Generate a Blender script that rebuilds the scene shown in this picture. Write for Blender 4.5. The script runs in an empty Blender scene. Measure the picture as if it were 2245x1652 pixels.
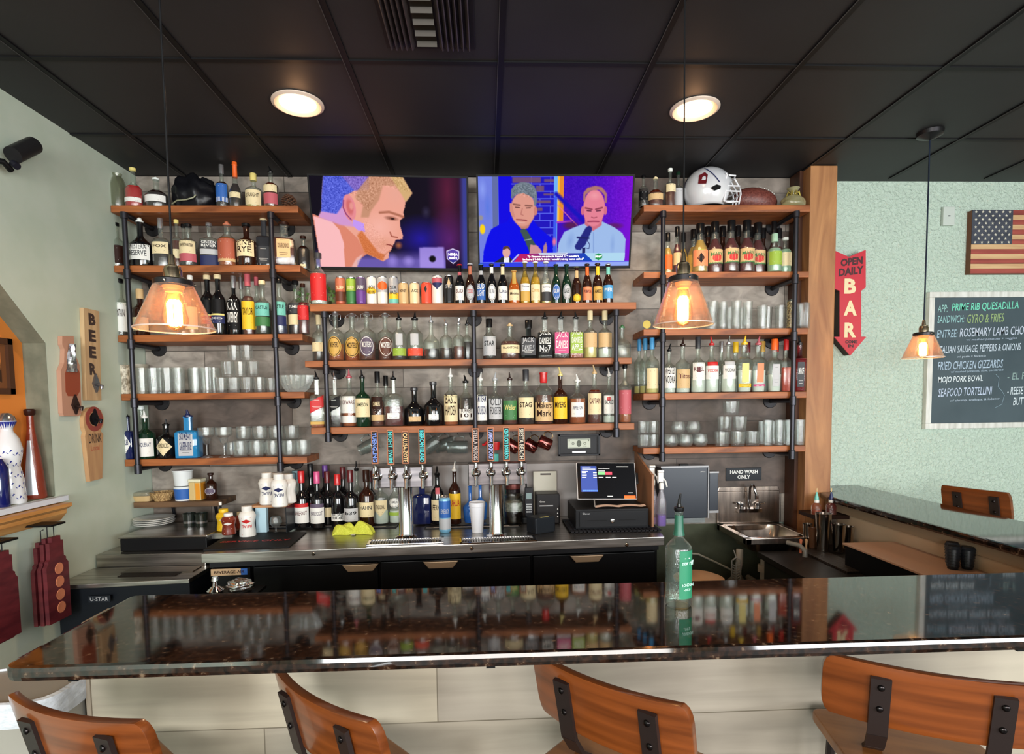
import bpy, bmesh, math, random
import numpy as np
from mathutils import Matrix, Vector
random.seed(7); np.random.seed(7)
S = bpy.context.scene; COL = S.collection
W, H = 2245, 1652
# ---------------------------------------------------------------- camera
F = 1230.0; PP = np.array([1118.0, 961.0]); CAM = np.array([0.0, 0.0, 1.6])
_n = lambda v: v / np.linalg.norm(v)
_d = _n(np.array([1068 - PP[0], 885 - PP[1], F]))
_v = _n(np.array([1376 - PP[0], 20600 - PP[1], F])); _v = _n(_v - _d * (_v @ _d))
RC = np.stack([np.cross(_v, _d), _d, -_v], 1)
def proj(P):
    c = RC @ (np.array(P, float) - CAM); return PP + F * c[:2] / c[2]
def at(px, py, **k):            # point of the photograph at a known X, Y or Z in the room (metres)
    r = RC.T @ np.array([px - PP[0], py - PP[1], F])
    (kk, vv), = k.items(); i = 'XYZ'.index(kk)
    p = CAM + r * ((vv - CAM[i]) / r[i]); return Vector([float(a) for a in p])
cd = bpy.data.cameras.new('camera'); cam = bpy.data.objects.new('camera', cd); COL.objects.link(cam)
rt = RC.T
cam.matrix_world = Matrix(((rt[0][0], -rt[0][1], -rt[0][2], CAM[0]), (rt[1][0], -rt[1][1], -rt[1][2], CAM[1]),
                           (rt[2][0], -rt[2][1], -rt[2][2], CAM[2]), (0, 0, 0, 1)))
cd.sensor_fit = 'HORIZONTAL'; cd.sensor_width = 36; cd.lens = F / W * 36; cd.clip_start = 0.02
cd.shift_x = (W / 2 - PP[0]) / W; cd.shift_y = (PP[1] - H / 2) / W
S.camera = cam
# ---------------------------------------------------------------- world, lights, exposure
S.view_settings.view_transform = 'Standard'; S.view_settings.look = 'None'
S.view_settings.exposure = 0.0; S.view_settings.gamma = 1; S.view_settings.use_curve_mapping = False
S.cycles.transparent_max_bounces = 28; S.cycles.max_bounces = 8; S.cycles.sample_clamp_indirect = 4
wd = bpy.data.worlds.new('world'); S.world = wd; wd.use_nodes = True
wd.node_tree.nodes['Background'].inputs[0].default_value = (0.90, 0.95, 1.0, 1); wd.node_tree.nodes['Background'].inputs[1].default_value = 0.42
def lamp(kind, name, loc, power, col, target=None, **k):
    l = bpy.data.lights.new(name, kind); l.energy = power; l.color = col
    for a, b in k.items(): setattr(l, a, b)
    o = bpy.data.objects.new(name, l); COL.objects.link(o); o.location = loc
    if target is not None: o.rotation_euler = (Vector(target) - Vector(loc)).to_track_quat('-Z', 'Y').to_euler()
    return o
lamp('AREA', 'window_daylight', (3.3, -2.2, 1.65), 190, (0.93, 0.97, 1.0), (1.6, 3.2, 1.15), shape='RECTANGLE', size=2.2, size_y=1.5)
lamp('AREA', 'window_daylight', (0.2, -2.6, 1.75), 135, (1.0, 0.95, 0.90), (-0.4, 3.2, 1.3), shape='RECTANGLE', size=2.6, size_y=1.3)
lamp('AREA', 'window_daylight', (-1.0, -2.5, 1.6), 85, (0.88, 0.97, 1.0), (-1.95, 2.2, 1.0), shape='RECTANGLE', size=0.8, size_y=1.2)
# ---------------------------------------------------------------- materials
def lin(c):
    if isinstance(c, str): c = CN[c] if c in CN else eval(c)
    return tuple(((x / 255) / 12.92 if x <= 10.3 else ((x / 255 + .055) / 1.055) ** 2.4) for x in c[:3])
CN = dict(emerald=(38, 128, 92), black=(16, 16, 18), white=(236, 234, 228), cream=(232, 214, 170), tan=(212, 178, 128), gold=(206, 164, 78), red=(200, 30, 32),
    orange=(236, 100, 30), yellow=(244, 196, 40), green=(60, 120, 66), dgreen=(18, 46, 30), teal=(110, 190, 176), blue=(44, 98, 176), navy=(24, 34, 84),
    sky=(70, 150, 205), purple=(104, 60, 142), pink=(204, 76, 130), brown=(96, 50, 30), dbrown=(46, 22, 14), grey=(124, 124, 128), dgrey=(52, 52, 56), lgrey=(180, 180, 182),
    silver=(190, 190, 192), amber=(176, 84, 24), whisk=(96, 34, 12), dark=(34, 14, 10), lime=(150, 180, 60), coral=(226, 78, 52), rose=(190, 90, 100), copper=(190, 110, 80),
    maroon=(96, 18, 26), clear=(240, 245, 240), pale=(232, 214, 130), olive=(86, 96, 52), peach=(232, 140, 96), plum=(92, 78, 100), mint=(170, 206, 178), terra=(176, 88, 62))
MC = {}
def mk(name):
    m = bpy.data.materials.new(name); m.use_nodes = True; nt = m.node_tree
    return m, nt, nt.nodes['Principled BSDF']
def mat(col, rough=.5, metal=0, emit=0, coat=0, spec=.5):
    key = ('m', str(col), rough, metal, emit, coat, spec)
    if key in MC: return MC[key]
    m, nt, b = mk('paint'); c = lin(col) + (1,)
    if max(c[:3]) < .035 and not metal and rough > .25: spec = min(spec, .2)
    b.inputs['Base Color'].default_value = c; b.inputs['Roughness'].default_value = rough; b.inputs['Metallic'].default_value = metal
    b.inputs['Specular IOR Level'].default_value = spec
    b.inputs['Coat Weight'].default_value = coat; b.inputs['Coat Roughness'].default_value = .08
    if emit: b.inputs['Emission Color'].default_value = c; b.inputs['Emission Strength'].default_value = emit
    MC[key] = m; return m
def N(nt, t, **k):
    n = nt.nodes.new(t)
    for a, b in k.items():
        if a.startswith('i_'):
            key = a[2:].replace('_', ' ')
            n.inputs[int(key) if key.isdigit() else key].default_value = b
        else: setattr(n, a, b)
    return n
def thin(col='clear', refl=.5, body=0.0):       # clear thin-walled glass: tinted see-through plus mirror-like sheen growing at grazing view
    key = ('t', str(col), refl, body)
    if key in MC: return MC[key]
    m = bpy.data.materials.new('glass'); m.use_nodes = True; nt = m.node_tree; nt.nodes.clear(); c = lin(col) + (1,)
    out = N(nt, 'ShaderNodeOutputMaterial'); tr = N(nt, 'ShaderNodeBsdfTransparent'); gl = N(nt, 'ShaderNodeBsdfGlossy')
    tr.inputs[0].default_value = c; gl.inputs['Roughness'].default_value = .04
    lw = N(nt, 'ShaderNodeLayerWeight'); lw.inputs[0].default_value = refl
    nz = N(nt, 'ShaderNodeTexNoise', i_Scale=38.0, i_Detail=1.0); bp = N(nt, 'ShaderNodeBump', i_Strength=.25, i_Distance=.004)
    L = nt.links.new
    L(nz.outputs[0], bp.inputs['Height']); L(bp.outputs[0], gl.inputs['Normal'])
    pw = N(nt, 'ShaderNodeMath', operation='POWER'); pw.inputs[1].default_value = 2.6; ma = N(nt, 'ShaderNodeMath', operation='MULTIPLY_ADD', use_clamp=True)
    ma.inputs[1].default_value = .5 + refl; ma.inputs[2].default_value = .03 + refl * .12; lw.inputs[0].default_value = .5
    L(lw.outputs['Facing'], pw.inputs[0]); L(pw.outputs[0], ma.inputs[0])
    mx = N(nt, 'ShaderNodeMixShader'); L(ma.outputs[0], mx.inputs[0]); L(tr.outputs[0], mx.inputs[1]); L(gl.outputs[0], mx.inputs[2])
    last = mx
    if body:
        df = N(nt, 'ShaderNodeBsdfDiffuse'); df.inputs[0].default_value = c
        m2 = N(nt, 'ShaderNodeMixShader', i_0=body); L(mx.outputs[0], m2.inputs[1]); L(df.outputs[0], m2.inputs[2]); last = m2
    L(last.outputs[0], out.inputs[0]); MC[key] = m; return m
def noisy(name, c1, c2, scale=(8, 8, 8), rough=.5, detail=4, bump=0, metal=0, coat=0, lo=.35, hi=.65, nscale=1.0, dist=0.0, coord='Object', spec=.5, bd=.01):
    if name in MC: return MC[name]
    m, nt, b = mk(name); L = nt.links.new
    tc = N(nt, 'ShaderNodeTexCoord'); mp = N(nt, 'ShaderNodeMapping'); mp.inputs['Scale'].default_value = scale
    nz = N(nt, 'ShaderNodeTexNoise', i_Scale=nscale, i_Detail=float(detail), i_Distortion=dist)
    cr = N(nt, 'ShaderNodeValToRGB'); cr.color_ramp.elements[0].position = lo; cr.color_ramp.elements[1].position = hi
    cr.color_ramp.elements[0].color = lin(c1) + (1,); cr.color_ramp.elements[1].color = lin(c2) + (1,)
    L(tc.outputs[coord], mp.inputs[0]); L(mp.outputs[0], nz.inputs['Vector']); L(nz.outputs[0], cr.inputs[0]); L(cr.outputs[0], b.inputs['Base Color'])
    b.inputs['Roughness'].default_value = rough; b.inputs['Metallic'].default_value = metal; b.inputs['Coat Weight'].default_value = coat
    b.inputs['Specular IOR Level'].default_value = spec; b.inputs['Coat Roughness'].default_value = .1
    if bump:
        bp = N(nt, 'ShaderNodeBump', i_Strength=bump, i_Distance=bd); L(nz.outputs[0], bp.inputs['Height']); L(bp.outputs[0], b.inputs['Normal'])
    MC[name] = m; return m
def planks(name, c1, c2, bw, bh, streak, mortar, rough=.6, off=.37, bump=.3, wx=1.0, loc=(0, 0, 0), blot=(.72, 1.25), tint=None):
    m, nt, b = mk(name); L = nt.links.new
    tc = N(nt, 'ShaderNodeTexCoord'); mp = N(nt, 'ShaderNodeMapping'); mp.inputs['Rotation'].default_value = (math.pi / 2, 0, 0); mp.inputs['Location'].default_value = loc
    L(tc.outputs['Object'], mp.inputs[0])
    bk = N(nt, 'ShaderNodeTexBrick', i_Scale=1.0); bk.inputs['Brick Width'].default_value = bw; bk.inputs['Row Height'].default_value = bh
    bk.inputs['Mortar Size'].default_value = .0016; bk.inputs['Mortar Smooth'].default_value = .1; bk.offset = off; bk.offset_frequency = 2; bk.inputs['Bias'].default_value = -.1
    bk.inputs['Color1'].default_value = lin(c1) + (1,); bk.inputs['Color2'].default_value = lin(c2) + (1,); bk.inputs['Mortar'].default_value = lin(mortar) + (1,)
    L(mp.outputs[0], bk.inputs['Vector'])
    m2 = N(nt, 'ShaderNodeMapping'); m2.inputs['Scale'].default_value = streak; L(tc.outputs['Object'], m2.inputs[0])
    nz = N(nt, 'ShaderNodeTexNoise', i_Scale=1.0, i_Detail=6.0, i_Distortion=.6); L(m2.outputs[0], nz.inputs['Vector'])
    mr = N(nt, 'ShaderNodeMapRange'); mr.inputs[1].default_value = .3; mr.inputs[2].default_value = .7; mr.inputs[3].default_value = blot[0]; mr.inputs[4].default_value = blot[1]
    L(nz.outputs[0], mr.inputs[0])
    mx = N(nt, 'ShaderNodeMix', data_type='RGBA', blend_type='MULTIPLY'); mx.inputs[0].default_value = 1
    L(bk.outputs[0], mx.inputs[6]); L(mr.outputs[0], mx.inputs[7]); last = mx.outputs[2]
    if tint:
        n3 = N(nt, 'ShaderNodeTexNoise', i_Scale=tint[1], i_Detail=2.0); L(tc.outputs['Object'], n3.inputs['Vector'])
        r3 = N(nt, 'ShaderNodeMapRange'); r3.inputs[1].default_value = .45; r3.inputs[2].default_value = .65; L(n3.outputs[0], r3.inputs[0])
        m3 = N(nt, 'ShaderNodeMix', data_type='RGBA'); m3.inputs[7].default_value = lin(tint[0]) + (1,)
        L(last, m3.inputs[6]); 
        mm = N(nt, 'ShaderNodeMath', operation='MULTIPLY'); mm.inputs[1].default_value = tint[2]; L(r3.outputs[0], mm.inputs[0]); L(mm.outputs[0], m3.inputs[0]); last = m3.outputs[2]
    L(last, b.inputs['Base Color']); b.inputs['Roughness'].default_value = rough
    bp = N(nt, 'ShaderNodeBump', i_Strength=bump, i_Distance=.003); L(bk.outputs['Fac'], bp.inputs['Height']); bp.invert = True; L(bp.outputs[0], b.inputs['Normal'])
    return m
STEEL = noisy('brushed_steel', (150, 146, 140), (196, 192, 186), (3, 60, 60), rough=.3, metal=1, detail=2)
CHROME = mat((215, 215, 218), .08, 1); IRON = mat((62, 62, 68), .38, .85); BLACK = mat((14, 14, 15), .45); DMET = mat((34, 34, 38), .4, .6)
SHELF = noisy('shelf_wood', (112, 58, 24), (178, 104, 52), (2.5, 30, 22), rough=.5, detail=5, dist=1.2, bump=.1, lo=.3, hi=.7)
STOOLW = noisy('stool_wood', (98, 47, 16), (130, 66, 26), (2, 14, 40), rough=.28, detail=4, coat=.4)
SEATW = noisy('seat_wood', (120, 72, 34), (150, 96, 50), (3, 26, 8), rough=.35, detail=4, coat=.2)
GLASS = thin((246, 250, 248), .25); GLASSL = thin((235, 245, 240), .42, .03)
# ---------------------------------------------------------------- mesh helpers
class MB:
    def __init__(s): s.v = []; s.f = []; s.mi = []; s.sm = []; s.mats = []; s.M = Matrix()
    def add(s, vs, fs, m, smooth=False):
        if m not in s.mats: s.mats.append(m)
        o = len(s.v); k = s.mats.index(m)
        s.v += [tuple(s.M @ Vector(p)) for p in vs]; s.f += [tuple(i + o for i in f) for f in fs]; s.mi += [k] * len(fs); s.sm += [smooth] * len(fs); return s
    def box(s, c, d, m, R=None):
        x, y, z = [a / 2 for a in d]
        vs = [Vector((a * x, b * y, e * z)) for a in (-1, 1) for b in (-1, 1) for e in (-1, 1)]
        if R: vs = [R @ v for v in vs]
        return s.add([v + Vector(c) for v in vs], [(0, 1, 3, 2), (4, 6, 7, 5), (0, 4, 5, 1), (2, 3, 7, 6), (0, 2, 6, 4), (1, 5, 7, 3)], m)
    def bb(s, a, b, m): return s.box([(p + q) / 2 for p, q in zip(a, b)], [abs(q - p) for p, q in zip(a, b)], m)
    def lathe(s, pr, m, seg=20, n=2, sy=1, c=(0, 0, 0), cap=True, smooth=True):
        vs = []; fs = []
        for r, z in pr:
            for i in range(seg):
                a = 2 * math.pi * (i + .5) / seg; ca, sa = math.cos(a), math.sin(a)
                k = 1 if n == 2 else 1 / (abs(ca) ** n + abs(sa) ** n) ** (1 / n)
                vs.append((c[0] + r * k * ca, c[1] + r * k * sa * sy, c[2] + z))
        for j in range(len(pr) - 1):
            for i in range(seg):
                k = (i + 1) % seg; fs.append((j * seg + i, j * seg + k, (j + 1) * seg + k, (j + 1) * seg + i))
        if cap:
            if pr[0][0] > 1e-5: fs.append(tuple(range(seg))[::-1])
            if pr[-1][0] > 1e-5: fs.append(tuple(range((len(pr) - 1) * seg, len(pr) * seg)))
        return s.add(vs, fs, m, smooth)
    def tube(s, pts, r, m, seg=10, cap=True):
        pts = [Vector(p) for p in pts]; vs = []; fs = []; rr = r if isinstance(r, (list, tuple)) else [r] * len(pts)
        up = None
        for i, p in enumerate(pts):
            d = (pts[min(i + 1, len(pts) - 1)] - pts[max(i - 1, 0)]).normalized()
            if up is None: up = Vector((0, 0, 1)) if abs(d.z) < .9 else Vector((1, 0, 0))
            a = d.cross(up).normalized(); b = a.cross(d).normalized(); up = b
            for k in range(seg):
                t = 2 * math.pi * k / seg; vs.append(p + a * math.cos(t) * rr[i] + b * math.sin(t) * rr[i])
        for j in range(len(pts) - 1):
            for k in range(seg): q = (k + 1) % seg; fs.append((j * seg + k, j * seg + q, (j + 1) * seg + q, (j + 1) * seg + k))
        if cap: fs += [tuple(range(seg))[::-1], tuple(range((len(pts) - 1) * seg, len(pts) * seg))]
        return s.add(vs, fs, m, True)
    def prism(s, poly, d0, d1, m, ax='z', smooth=False):      # polygon extruded along an axis; 2D coords are the two other axes in order
        def P(u, v, w): return {'z': (u, v, w), 'y': (u, w, v), 'x': (w, u, v)}[ax]
        n = len(poly); vs = [P(u, v, d0) for u, v in poly] + [P(u, v, d1) for u, v in poly]
        fs = [tuple(range(n))[::-1], tuple(range(n, 2 * n))] + [(i, (i + 1) % n, (i + 1) % n + n, i + n) for i in range(n)]
        return s.add(vs, fs, m, smooth)
    def sphere(s, c, r, m, seg=16, rings=10, sc=(1, 1, 1), z0=-1, z1=1):
        pr = []
        for j in range(rings + 1):
            t = z0 + (z1 - z0) * j / rings; a = math.asin(max(-1, min(1, t))) if (z0, z1) != (-1, 1) else -math.pi / 2 + math.pi * j / rings
            pr.append((max(1e-4, math.cos(a)), math.sin(a)))
        vs = []; fs = []
        for x, z in pr:
            for i in range(seg): a = 2 * math.pi * i / seg; vs.append((c[0] + r * sc[0] * x * math.cos(a), c[1] + r * sc[1] * x * math.sin(a), c[2] + r * sc[2] * z))
        for j in range(rings):
            for i in range(seg): k = (i + 1) % seg; fs.append((j * seg + i, j * seg + k, (j + 1) * seg + k, (j + 1) * seg + i))
        return s.add(vs, fs, m, True)
    def grid(s, fn, nu, nv, m, smooth=True):
        vs = [fn(i / nu, j / nv) for j in range(nv + 1) for i in range(nu + 1)]
        fs = [(j * (nu + 1) + i, j * (nu + 1) + i + 1, (j + 1) * (nu + 1) + i + 1, (j + 1) * (nu + 1) + i) for j in range(nv) for i in range(nu)]
        return s.add(vs, fs, m, smooth)
    def build(s, name, parent=None, bevel=0, loc=None, fix=True, ang=40):
        me = bpy.data.meshes.new(name); me.from_pydata(s.v, [], s.f)
        for m in s.mats: me.materials.append(m)
        me.polygons.foreach_set('material_index', s.mi); me.polygons.foreach_set('use_smooth', s.sm)
        if bevel or fix:
            bm = bmesh.new(); bm.from_mesh(me)
            if fix: bmesh.ops.recalc_face_normals(bm, faces=bm.faces)
            if bevel: bmesh.ops.bevel(bm, geom=[e for e in bm.edges if len(e.link_faces) == 2 and e.calc_face_angle(0) > .5], offset=bevel, segments=2, affect='EDGES', profile=.6, clamp_overlap=True)
            bm.to_mesh(me); bm.free()
        if any(s.sm): me.set_sharp_from_angle(angle=math.radians(ang))
        o = bpy.data.objects.new(name, me); COL.objects.link(o)
        if parent: o.parent = parent
        if loc is not None: o.location = loc
        return o
LABELS = {}
def tag(o, label, cat, group=None, kind=None):
    if label: o['label'] = label; LABELS.setdefault(label, []).append(o.name)
    if cat: o['category'] = cat
    if group: o['group'] = group
    if kind: o['kind'] = kind
    return o
def T(name, label, cat, loc=(0, 0, 0), rz=0, group=None, rot=None):
    o = bpy.data.objects.new(name, None); COL.objects.link(o); o.location = loc; o.rotation_euler = rot or (0, 0, rz); o.empty_display_size = .05
    return tag(o, label, cat, group)
def struct(mb, name, **k): return tag(mb.build(name, **k), None, None, kind='structure')
FC = {}
def glyphs(txt, bold=.012):
    if (txt, bold) in FC: return FC[(txt, bold)]
    cu = bpy.data.curves.new('t', 'FONT'); cu.body = txt; cu.size = 1; cu.offset = bold; cu.resolution_u = 2; cu.align_x = 'LEFT'
    o = bpy.data.objects.new('t', cu); me = bpy.data.meshes.new_from_object(o)
    vs = [tuple(v.co) for v in me.vertices]; fs = [tuple(p.vertices) for p in me.polygons]
    bpy.data.objects.remove(o); bpy.data.meshes.remove(me); bpy.data.curves.remove(cu)
    xs = [v[0] for v in vs]; ys = [v[1] for v in vs]; x0, x1, y0, y1 = min(xs), max(xs), min(ys), max(ys)
    r = ([((v[0] - x0) / (x1 - x0), (v[1] - y0) / (y1 - y0)) for v in vs], fs, (x1 - x0) / (y1 - y0)); FC[(txt, bold)] = r; return r
def text(mb, txt, w, h, m, fn=None, bold=.012, fit=True, skew=0):
    """lettering w wide and h high, centred; fn maps flat (x, z) to a point (default: the XZ plane, facing -Y)"""
    vs, fs, asp = glyphs(txt, bold)
    if not fit: w = min(w, h * asp)
    fn = fn or (lambda x, z: (x, 0, z))
    mb.add([fn((v[0] - .5) * w + skew * (v[1] - .5) * h, (v[1] - .5) * h) for v in vs], fs, m); return mb
YF = 3.075; YW = 3.31; XL = -1.95; ZC = 2.9; YG = 3.36
# ---------------------------------------------------------------- room
WALLG = noisy('mint_plaster', (190, 202, 184), (198, 208, 192), (6, 6, 6), rough=.75, detail=3)
WALLT = noisy('mint_textured_plaster', (186, 204, 188), (192, 209, 195), (60, 60, 60), rough=.62, detail=3, bump=1.0, dist=.7, bd=.015)
CEILM = noisy('black_ceiling_tile', (26, 25, 28), (32, 31, 34), (3, 3, 3), rough=.6, bump=.02)
struct(MB().box((1, 0.3, ZC + .04), (7, 7, .08), CEILM), 'ceiling')
struct(MB().box((1, 0.3, -.03), (7, 7, .06), noisy('floor_tile', (60, 54, 48), (84, 76, 68), (2, 2, 2))), 'floor')
wl = MB()   # left wall with the arched niche opening; niche edge from the photograph
n1 = at(100, 752, X=XL); n0 = at(0, 622, X=XL); nb = at(118, 1082, X=XL)
ny, nz, nt_ = n1.y, n1.z, n0
sl = (nt_.z - nz) / (nt_.y - ny)
ztop = nz + sl * (1.95 - ny); zb = nb.z - .012
m = WALLG; x0, x1 = XL - .02, XL
wl.prism([(ny, zb), (ny, nz), (1.95, ztop), (1.95, ztop), (1.60, ztop), (1.2, nz), (1.2, -0), (-3, 0), (-3, ZC), (YG, ZC), (YG, 0), (1.2, 0), (1.2, zb)], x0, x1, m, ax='x')
wl = MB()
for poly in ([(-3, 0), (1.2, 0), (1.2, ZC), (-3, ZC)], [(1.2, 0), (ny, 0), (ny, zb), (1.2, zb)], [(ny, 0), (YG, 0), (YG, ZC), (ny, ZC)],
             [(1.2, nz), (1.6, ztop), (1.95, ztop), (ny, nz), (ny, ZC), (1.2, ZC)]):
    wl.prism(poly, x0, x1, m, ax='x')
struct(wl, 'wall_left')
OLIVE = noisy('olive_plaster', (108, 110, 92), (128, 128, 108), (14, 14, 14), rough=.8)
ORNG = mat((222, 132, 52), .7)
nc = MB(); D = .10
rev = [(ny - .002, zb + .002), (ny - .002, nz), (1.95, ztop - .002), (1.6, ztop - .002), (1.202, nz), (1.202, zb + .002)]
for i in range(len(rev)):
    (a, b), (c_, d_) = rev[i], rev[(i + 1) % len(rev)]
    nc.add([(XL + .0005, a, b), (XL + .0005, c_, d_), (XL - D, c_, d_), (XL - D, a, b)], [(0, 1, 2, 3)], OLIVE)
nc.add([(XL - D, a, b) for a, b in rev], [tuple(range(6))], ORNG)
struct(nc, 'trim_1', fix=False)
struct(MB().box(((XL + 2.9) / 2 + 0, YG + .02, ZC / 2), (9, .04, ZC), WALLT), 'wall_back')
struct(MB().box((4.5, .3, ZC / 2), (.04, 7, ZC), WALLG), 'wall_right')
fw = MB()   # front wall behind the viewer, with two window openings
for a, b in (((-2, 0), (4.5, .85)), ((-2, 2.45), (4.5, ZC)), ((-2, .85), (-1.5, 2.45)), ((1.6, .85), (2.1, 2.45)), ((4.3, .85), (4.5, 2.45))):
    fw.bb((a[0], -3.04, a[1]), (b[0], -3.0, b[1]), WALLG)
struct(fw, 'wall_front')
PLANK = planks('barnwood_planks', (86, 72, 64), (188, 178, 166), 1.13, .222, (9, 9, 15), (40, 34, 30), rough=.6, blot=(.55, 1.35), tint=((84, 70, 60), 3.1, .45), off=.43, loc=(0, at(1600, 922, Y=YW).z, 0))
xr = at(1772, 700, Y=3.2).x
pz = at(1560, 1147, Y=YW).z
tag(MB().bb((XL + .005, YW, pz), (xr + .05, YG - .002, ZC - .003), PLANK).build('wall_cladding'), None, None, kind='structure').name = 'trim_2'
# wooden post / partition stub at the end of the back bar
pl = at(1771, 700, Y=3.13).x; pr_ = at(1829, 700, Y=3.13).x
POSTW = noisy('knotty_pine', (134, 84, 48), (188, 134, 84), (9, 9, 1.3), rough=.5, detail=5, dist=1.6, lo=.3, hi=.72)
post = T('wooden_post', 'tall knotty brown wooden post between shelves and mint wall', 'post', ((pl + pr_) / 2, 3.2, 0))
pw = pr_ - pl
MB().bb((-pw / 2, -.07, 0), (pw / 2, .15, ZC - .004), POSTW).build('post_face', post, bevel=.004)
MB().bb((-pw / 2 - .022, .0, 0), (-pw / 2 - .001, .105, ZC - .004), noisy('dark_pine', (50, 26, 14), (84, 46, 24), (9, 9, 2))).build('side_board', post)
# ceiling grid
g = MB()
for k in range(-6, 8):
    x = .072 + .5825 * k
    if XL < x < 4.4: g.bb((x - .012, -3, ZC - .006), (x + .012, YW, ZC + .001), mat((12, 12, 14), .5)); g.bb((x - .012, -3, ZC - .0075), (x - .0095, YW, ZC - .005), mat((64, 62, 62), .5)); 
for k in range(-8, 3):
    y = 2.228 + .596 * k
    if y < YW: g.bb((XL, y - .010, ZC - .0045), (4.4, y + .010, ZC + .001), mat((20, 20, 22), .5))
struct(g, 'trim_3')
# air vent
vc = at(930, 40, Z=ZC); vent = T('ceiling_vent', 'black slatted air vent in the dark tiled ceiling', 'vent', (vc.x, 1.86, ZC))
a0 = at(858, 95, Z=ZC); a1 = at(1030, 95, Z=ZC); hw = (a1.x - a0.x) / 2; cxv = (a0.x + a1.x) / 2; vent.location.x = cxv
hl = a0.y - 1.86
MB().bb((-hw - .02, -hl - .02, -.006), (hw + .02, hl + .02, .0), mat((22, 20, 22), .5)).build('frame', vent, bevel=.003)
MB().bb((-hw * .33, -hl, -.012), (hw * .18, hl, -.006), mat((40, 36, 32), .6)).build('backing', vent)
for i, xx in enumerate([-.95, -.82, -.69, -.56, -.42, .27, .4, .53, .66, .8, .95]):
    MB().box((xx * hw, 0, -.014), (.004, 2 * hl, .026), mat((56, 48, 48), .4), Matrix.Rotation(.5 if xx < 0 else -.5, 3, 'Y')).build('slat', vent)
for i in range(9):
    MB().box((-hw * .075, -hl + .03 + i * 2 * hl / 9, -.016), (hw * .5, .006, .02), mat((66, 58, 50), .45), Matrix.Rotation(.6, 3, 'X')).build('slat', vent)
# recessed ceiling lights
for i, (px, py, w) in enumerate(((653, 226, 'above the left screen'), (1523, 238, 'near the right pendant cord'))):
    c = at(px, py, Z=ZC)
    t = T('ceiling_light', 'round recessed warm ceiling light ' + w, 'light', c, group='recessed ceiling lights')
    MB().lathe([(.074, -.001), (.108, -.001), (.108, -.005), (.096, -.011), (.076, -.004), (.074, -.001)], mat((225, 205, 190), .4), seg=40, cap=False).build('trim_ring', t)
    MB().lathe([(.0001, -.003), (.077, -.003), (.077, -.002)], mat((255, 226, 190), .5, emit=9), seg=32).build('lens', t)
    lamp('SPOT', 'recessed_lamp', (c.x, c.y, ZC - .03), 26, (1, .70, .42), (c.x, c.y, 0), spot_size=2.5, spot_blend=.6, shadow_soft_size=.07)
    lamp('POINT', 'recessed_glow', (c.x, c.y, ZC - .05), .75, (1, .52, .25), shadow_soft_size=.03)
# ---------------------------------------------------------------- pipe shelf units
def shelf_unit(where, boards, pipes, words):
    """boards: (z_top, thickness, x0, x1, words); each board rests on the arms of the iron pipe frames"""
    for z, th, xa, xb, wd_ in boards:
        t = T('shelf_board', 'thick brown wooden board, ' + wd_, 'shelf', ((xa + xb) / 2, YW, z), group='boards of the %s shelves' % where)
        hx = (xb - xa) / 2
        MB().bb((-hx, YF - YW, -th), (hx, -.0098, 0), SHELF).build('board', t, bevel=.003)
    py = YF - .019 - YW; zt = boards[0][0] - boards[0][1] - .004; zo = boards[-1][0] - boards[-1][1]
    for x, wd_ in zip(pipes, words):
        u = T('pipe_frame', 'dark iron pipe frame with wall flanges, ' + wd_, 'pipe bracket', (x, YW, zo - .05), group='iron pipe frames')
        MB().tube([(0, py, zt - zo + .05 - .004), (0, py, .012)], .0125, IRON, 14).build('upright_pipe', u)
        for i, (z, th, xa, xb, _) in enumerate(boards):
            za = z - th - .014 - zo + .05
            MB().tube([(0, py, za), (0, -.008, za)], .0125, IRON, 12).build('pipe_arm', u)
            MB().lathe([(.0125, -.026), (.0175, -.024), (.0175, .024 if i else .008), (.0125, .026 if i else .010)], IRON, 14, c=(0, py, za)).build('pipe_fitting', u)
            fl = MB(); fl.M = Matrix.Translation((0, 0, za)) @ Matrix.Rotation(math.pi / 2, 4, 'X')
            fl.lathe([(.043, .001), (.043, .005), (.040, .008), (.0132, .0085), (.0132, .03)], mat((44, 42, 44), .5, .6), 20); fl.build('wall_flange', u)
zs = lambda px, py: at(px, py, Y=YF).z
LX0, LX1 = -1.945, -.983
LZ = [(zs(445, 450), .036), (zs(445, 581), .036), (zs(450, 733), .036), (zs(460, 861), .034), (zs(470, 1004), .036)]
MZ = [(zs(1040, 664), .038), (zs(1030, 787), .034), (zs(1035, 932), .037)]
RZ = [(zs(1600, 449), .035), (zs(1600, 595), .033), (zs(1600, 720), .034), (zs(1595, 860), .036), (zs(1595, 979), .034)]
xp = lambda px, py: at(px, py, Y=YF - .02).x
W5 = ['top of the %s shelves', 'second of the %s shelves', 'third of the %s shelves', 'fourth of the %s shelves', 'bottom of the %s shelves']
shelf_unit('left', [(z, t, LX0, LX1, W5[i] % 'five left') for i, (z, t) in enumerate(LZ)], [xp(287, 750), xp(604, 750)], ['beside the left mint wall', 'at right end of left shelves'])
shelf_unit('middle', [(MZ[0][0], MZ[0][1], -.938, .823, 'top of three under the screens'), (MZ[1][0], MZ[1][1], -.975, .798, 'middle of three under the screens'), (MZ[2][0], MZ[2][1], -.955, .813, 'lowest of three, above the beer taps')],
           [xp(715, 820), xp(1040, 810), xp(1351, 810)], ['left of three on middle shelves', 'centre of three on middle shelves', 'right of three on middle shelves'])
shelf_unit('right', [(z, t, .863, 1.785, W5[i] % 'five right') for i, (z, t) in enumerate(RZ)], [xp(1453, 740), xp(1741, 740)], ['at left end of right shelves', 'near the wooden post'])
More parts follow.
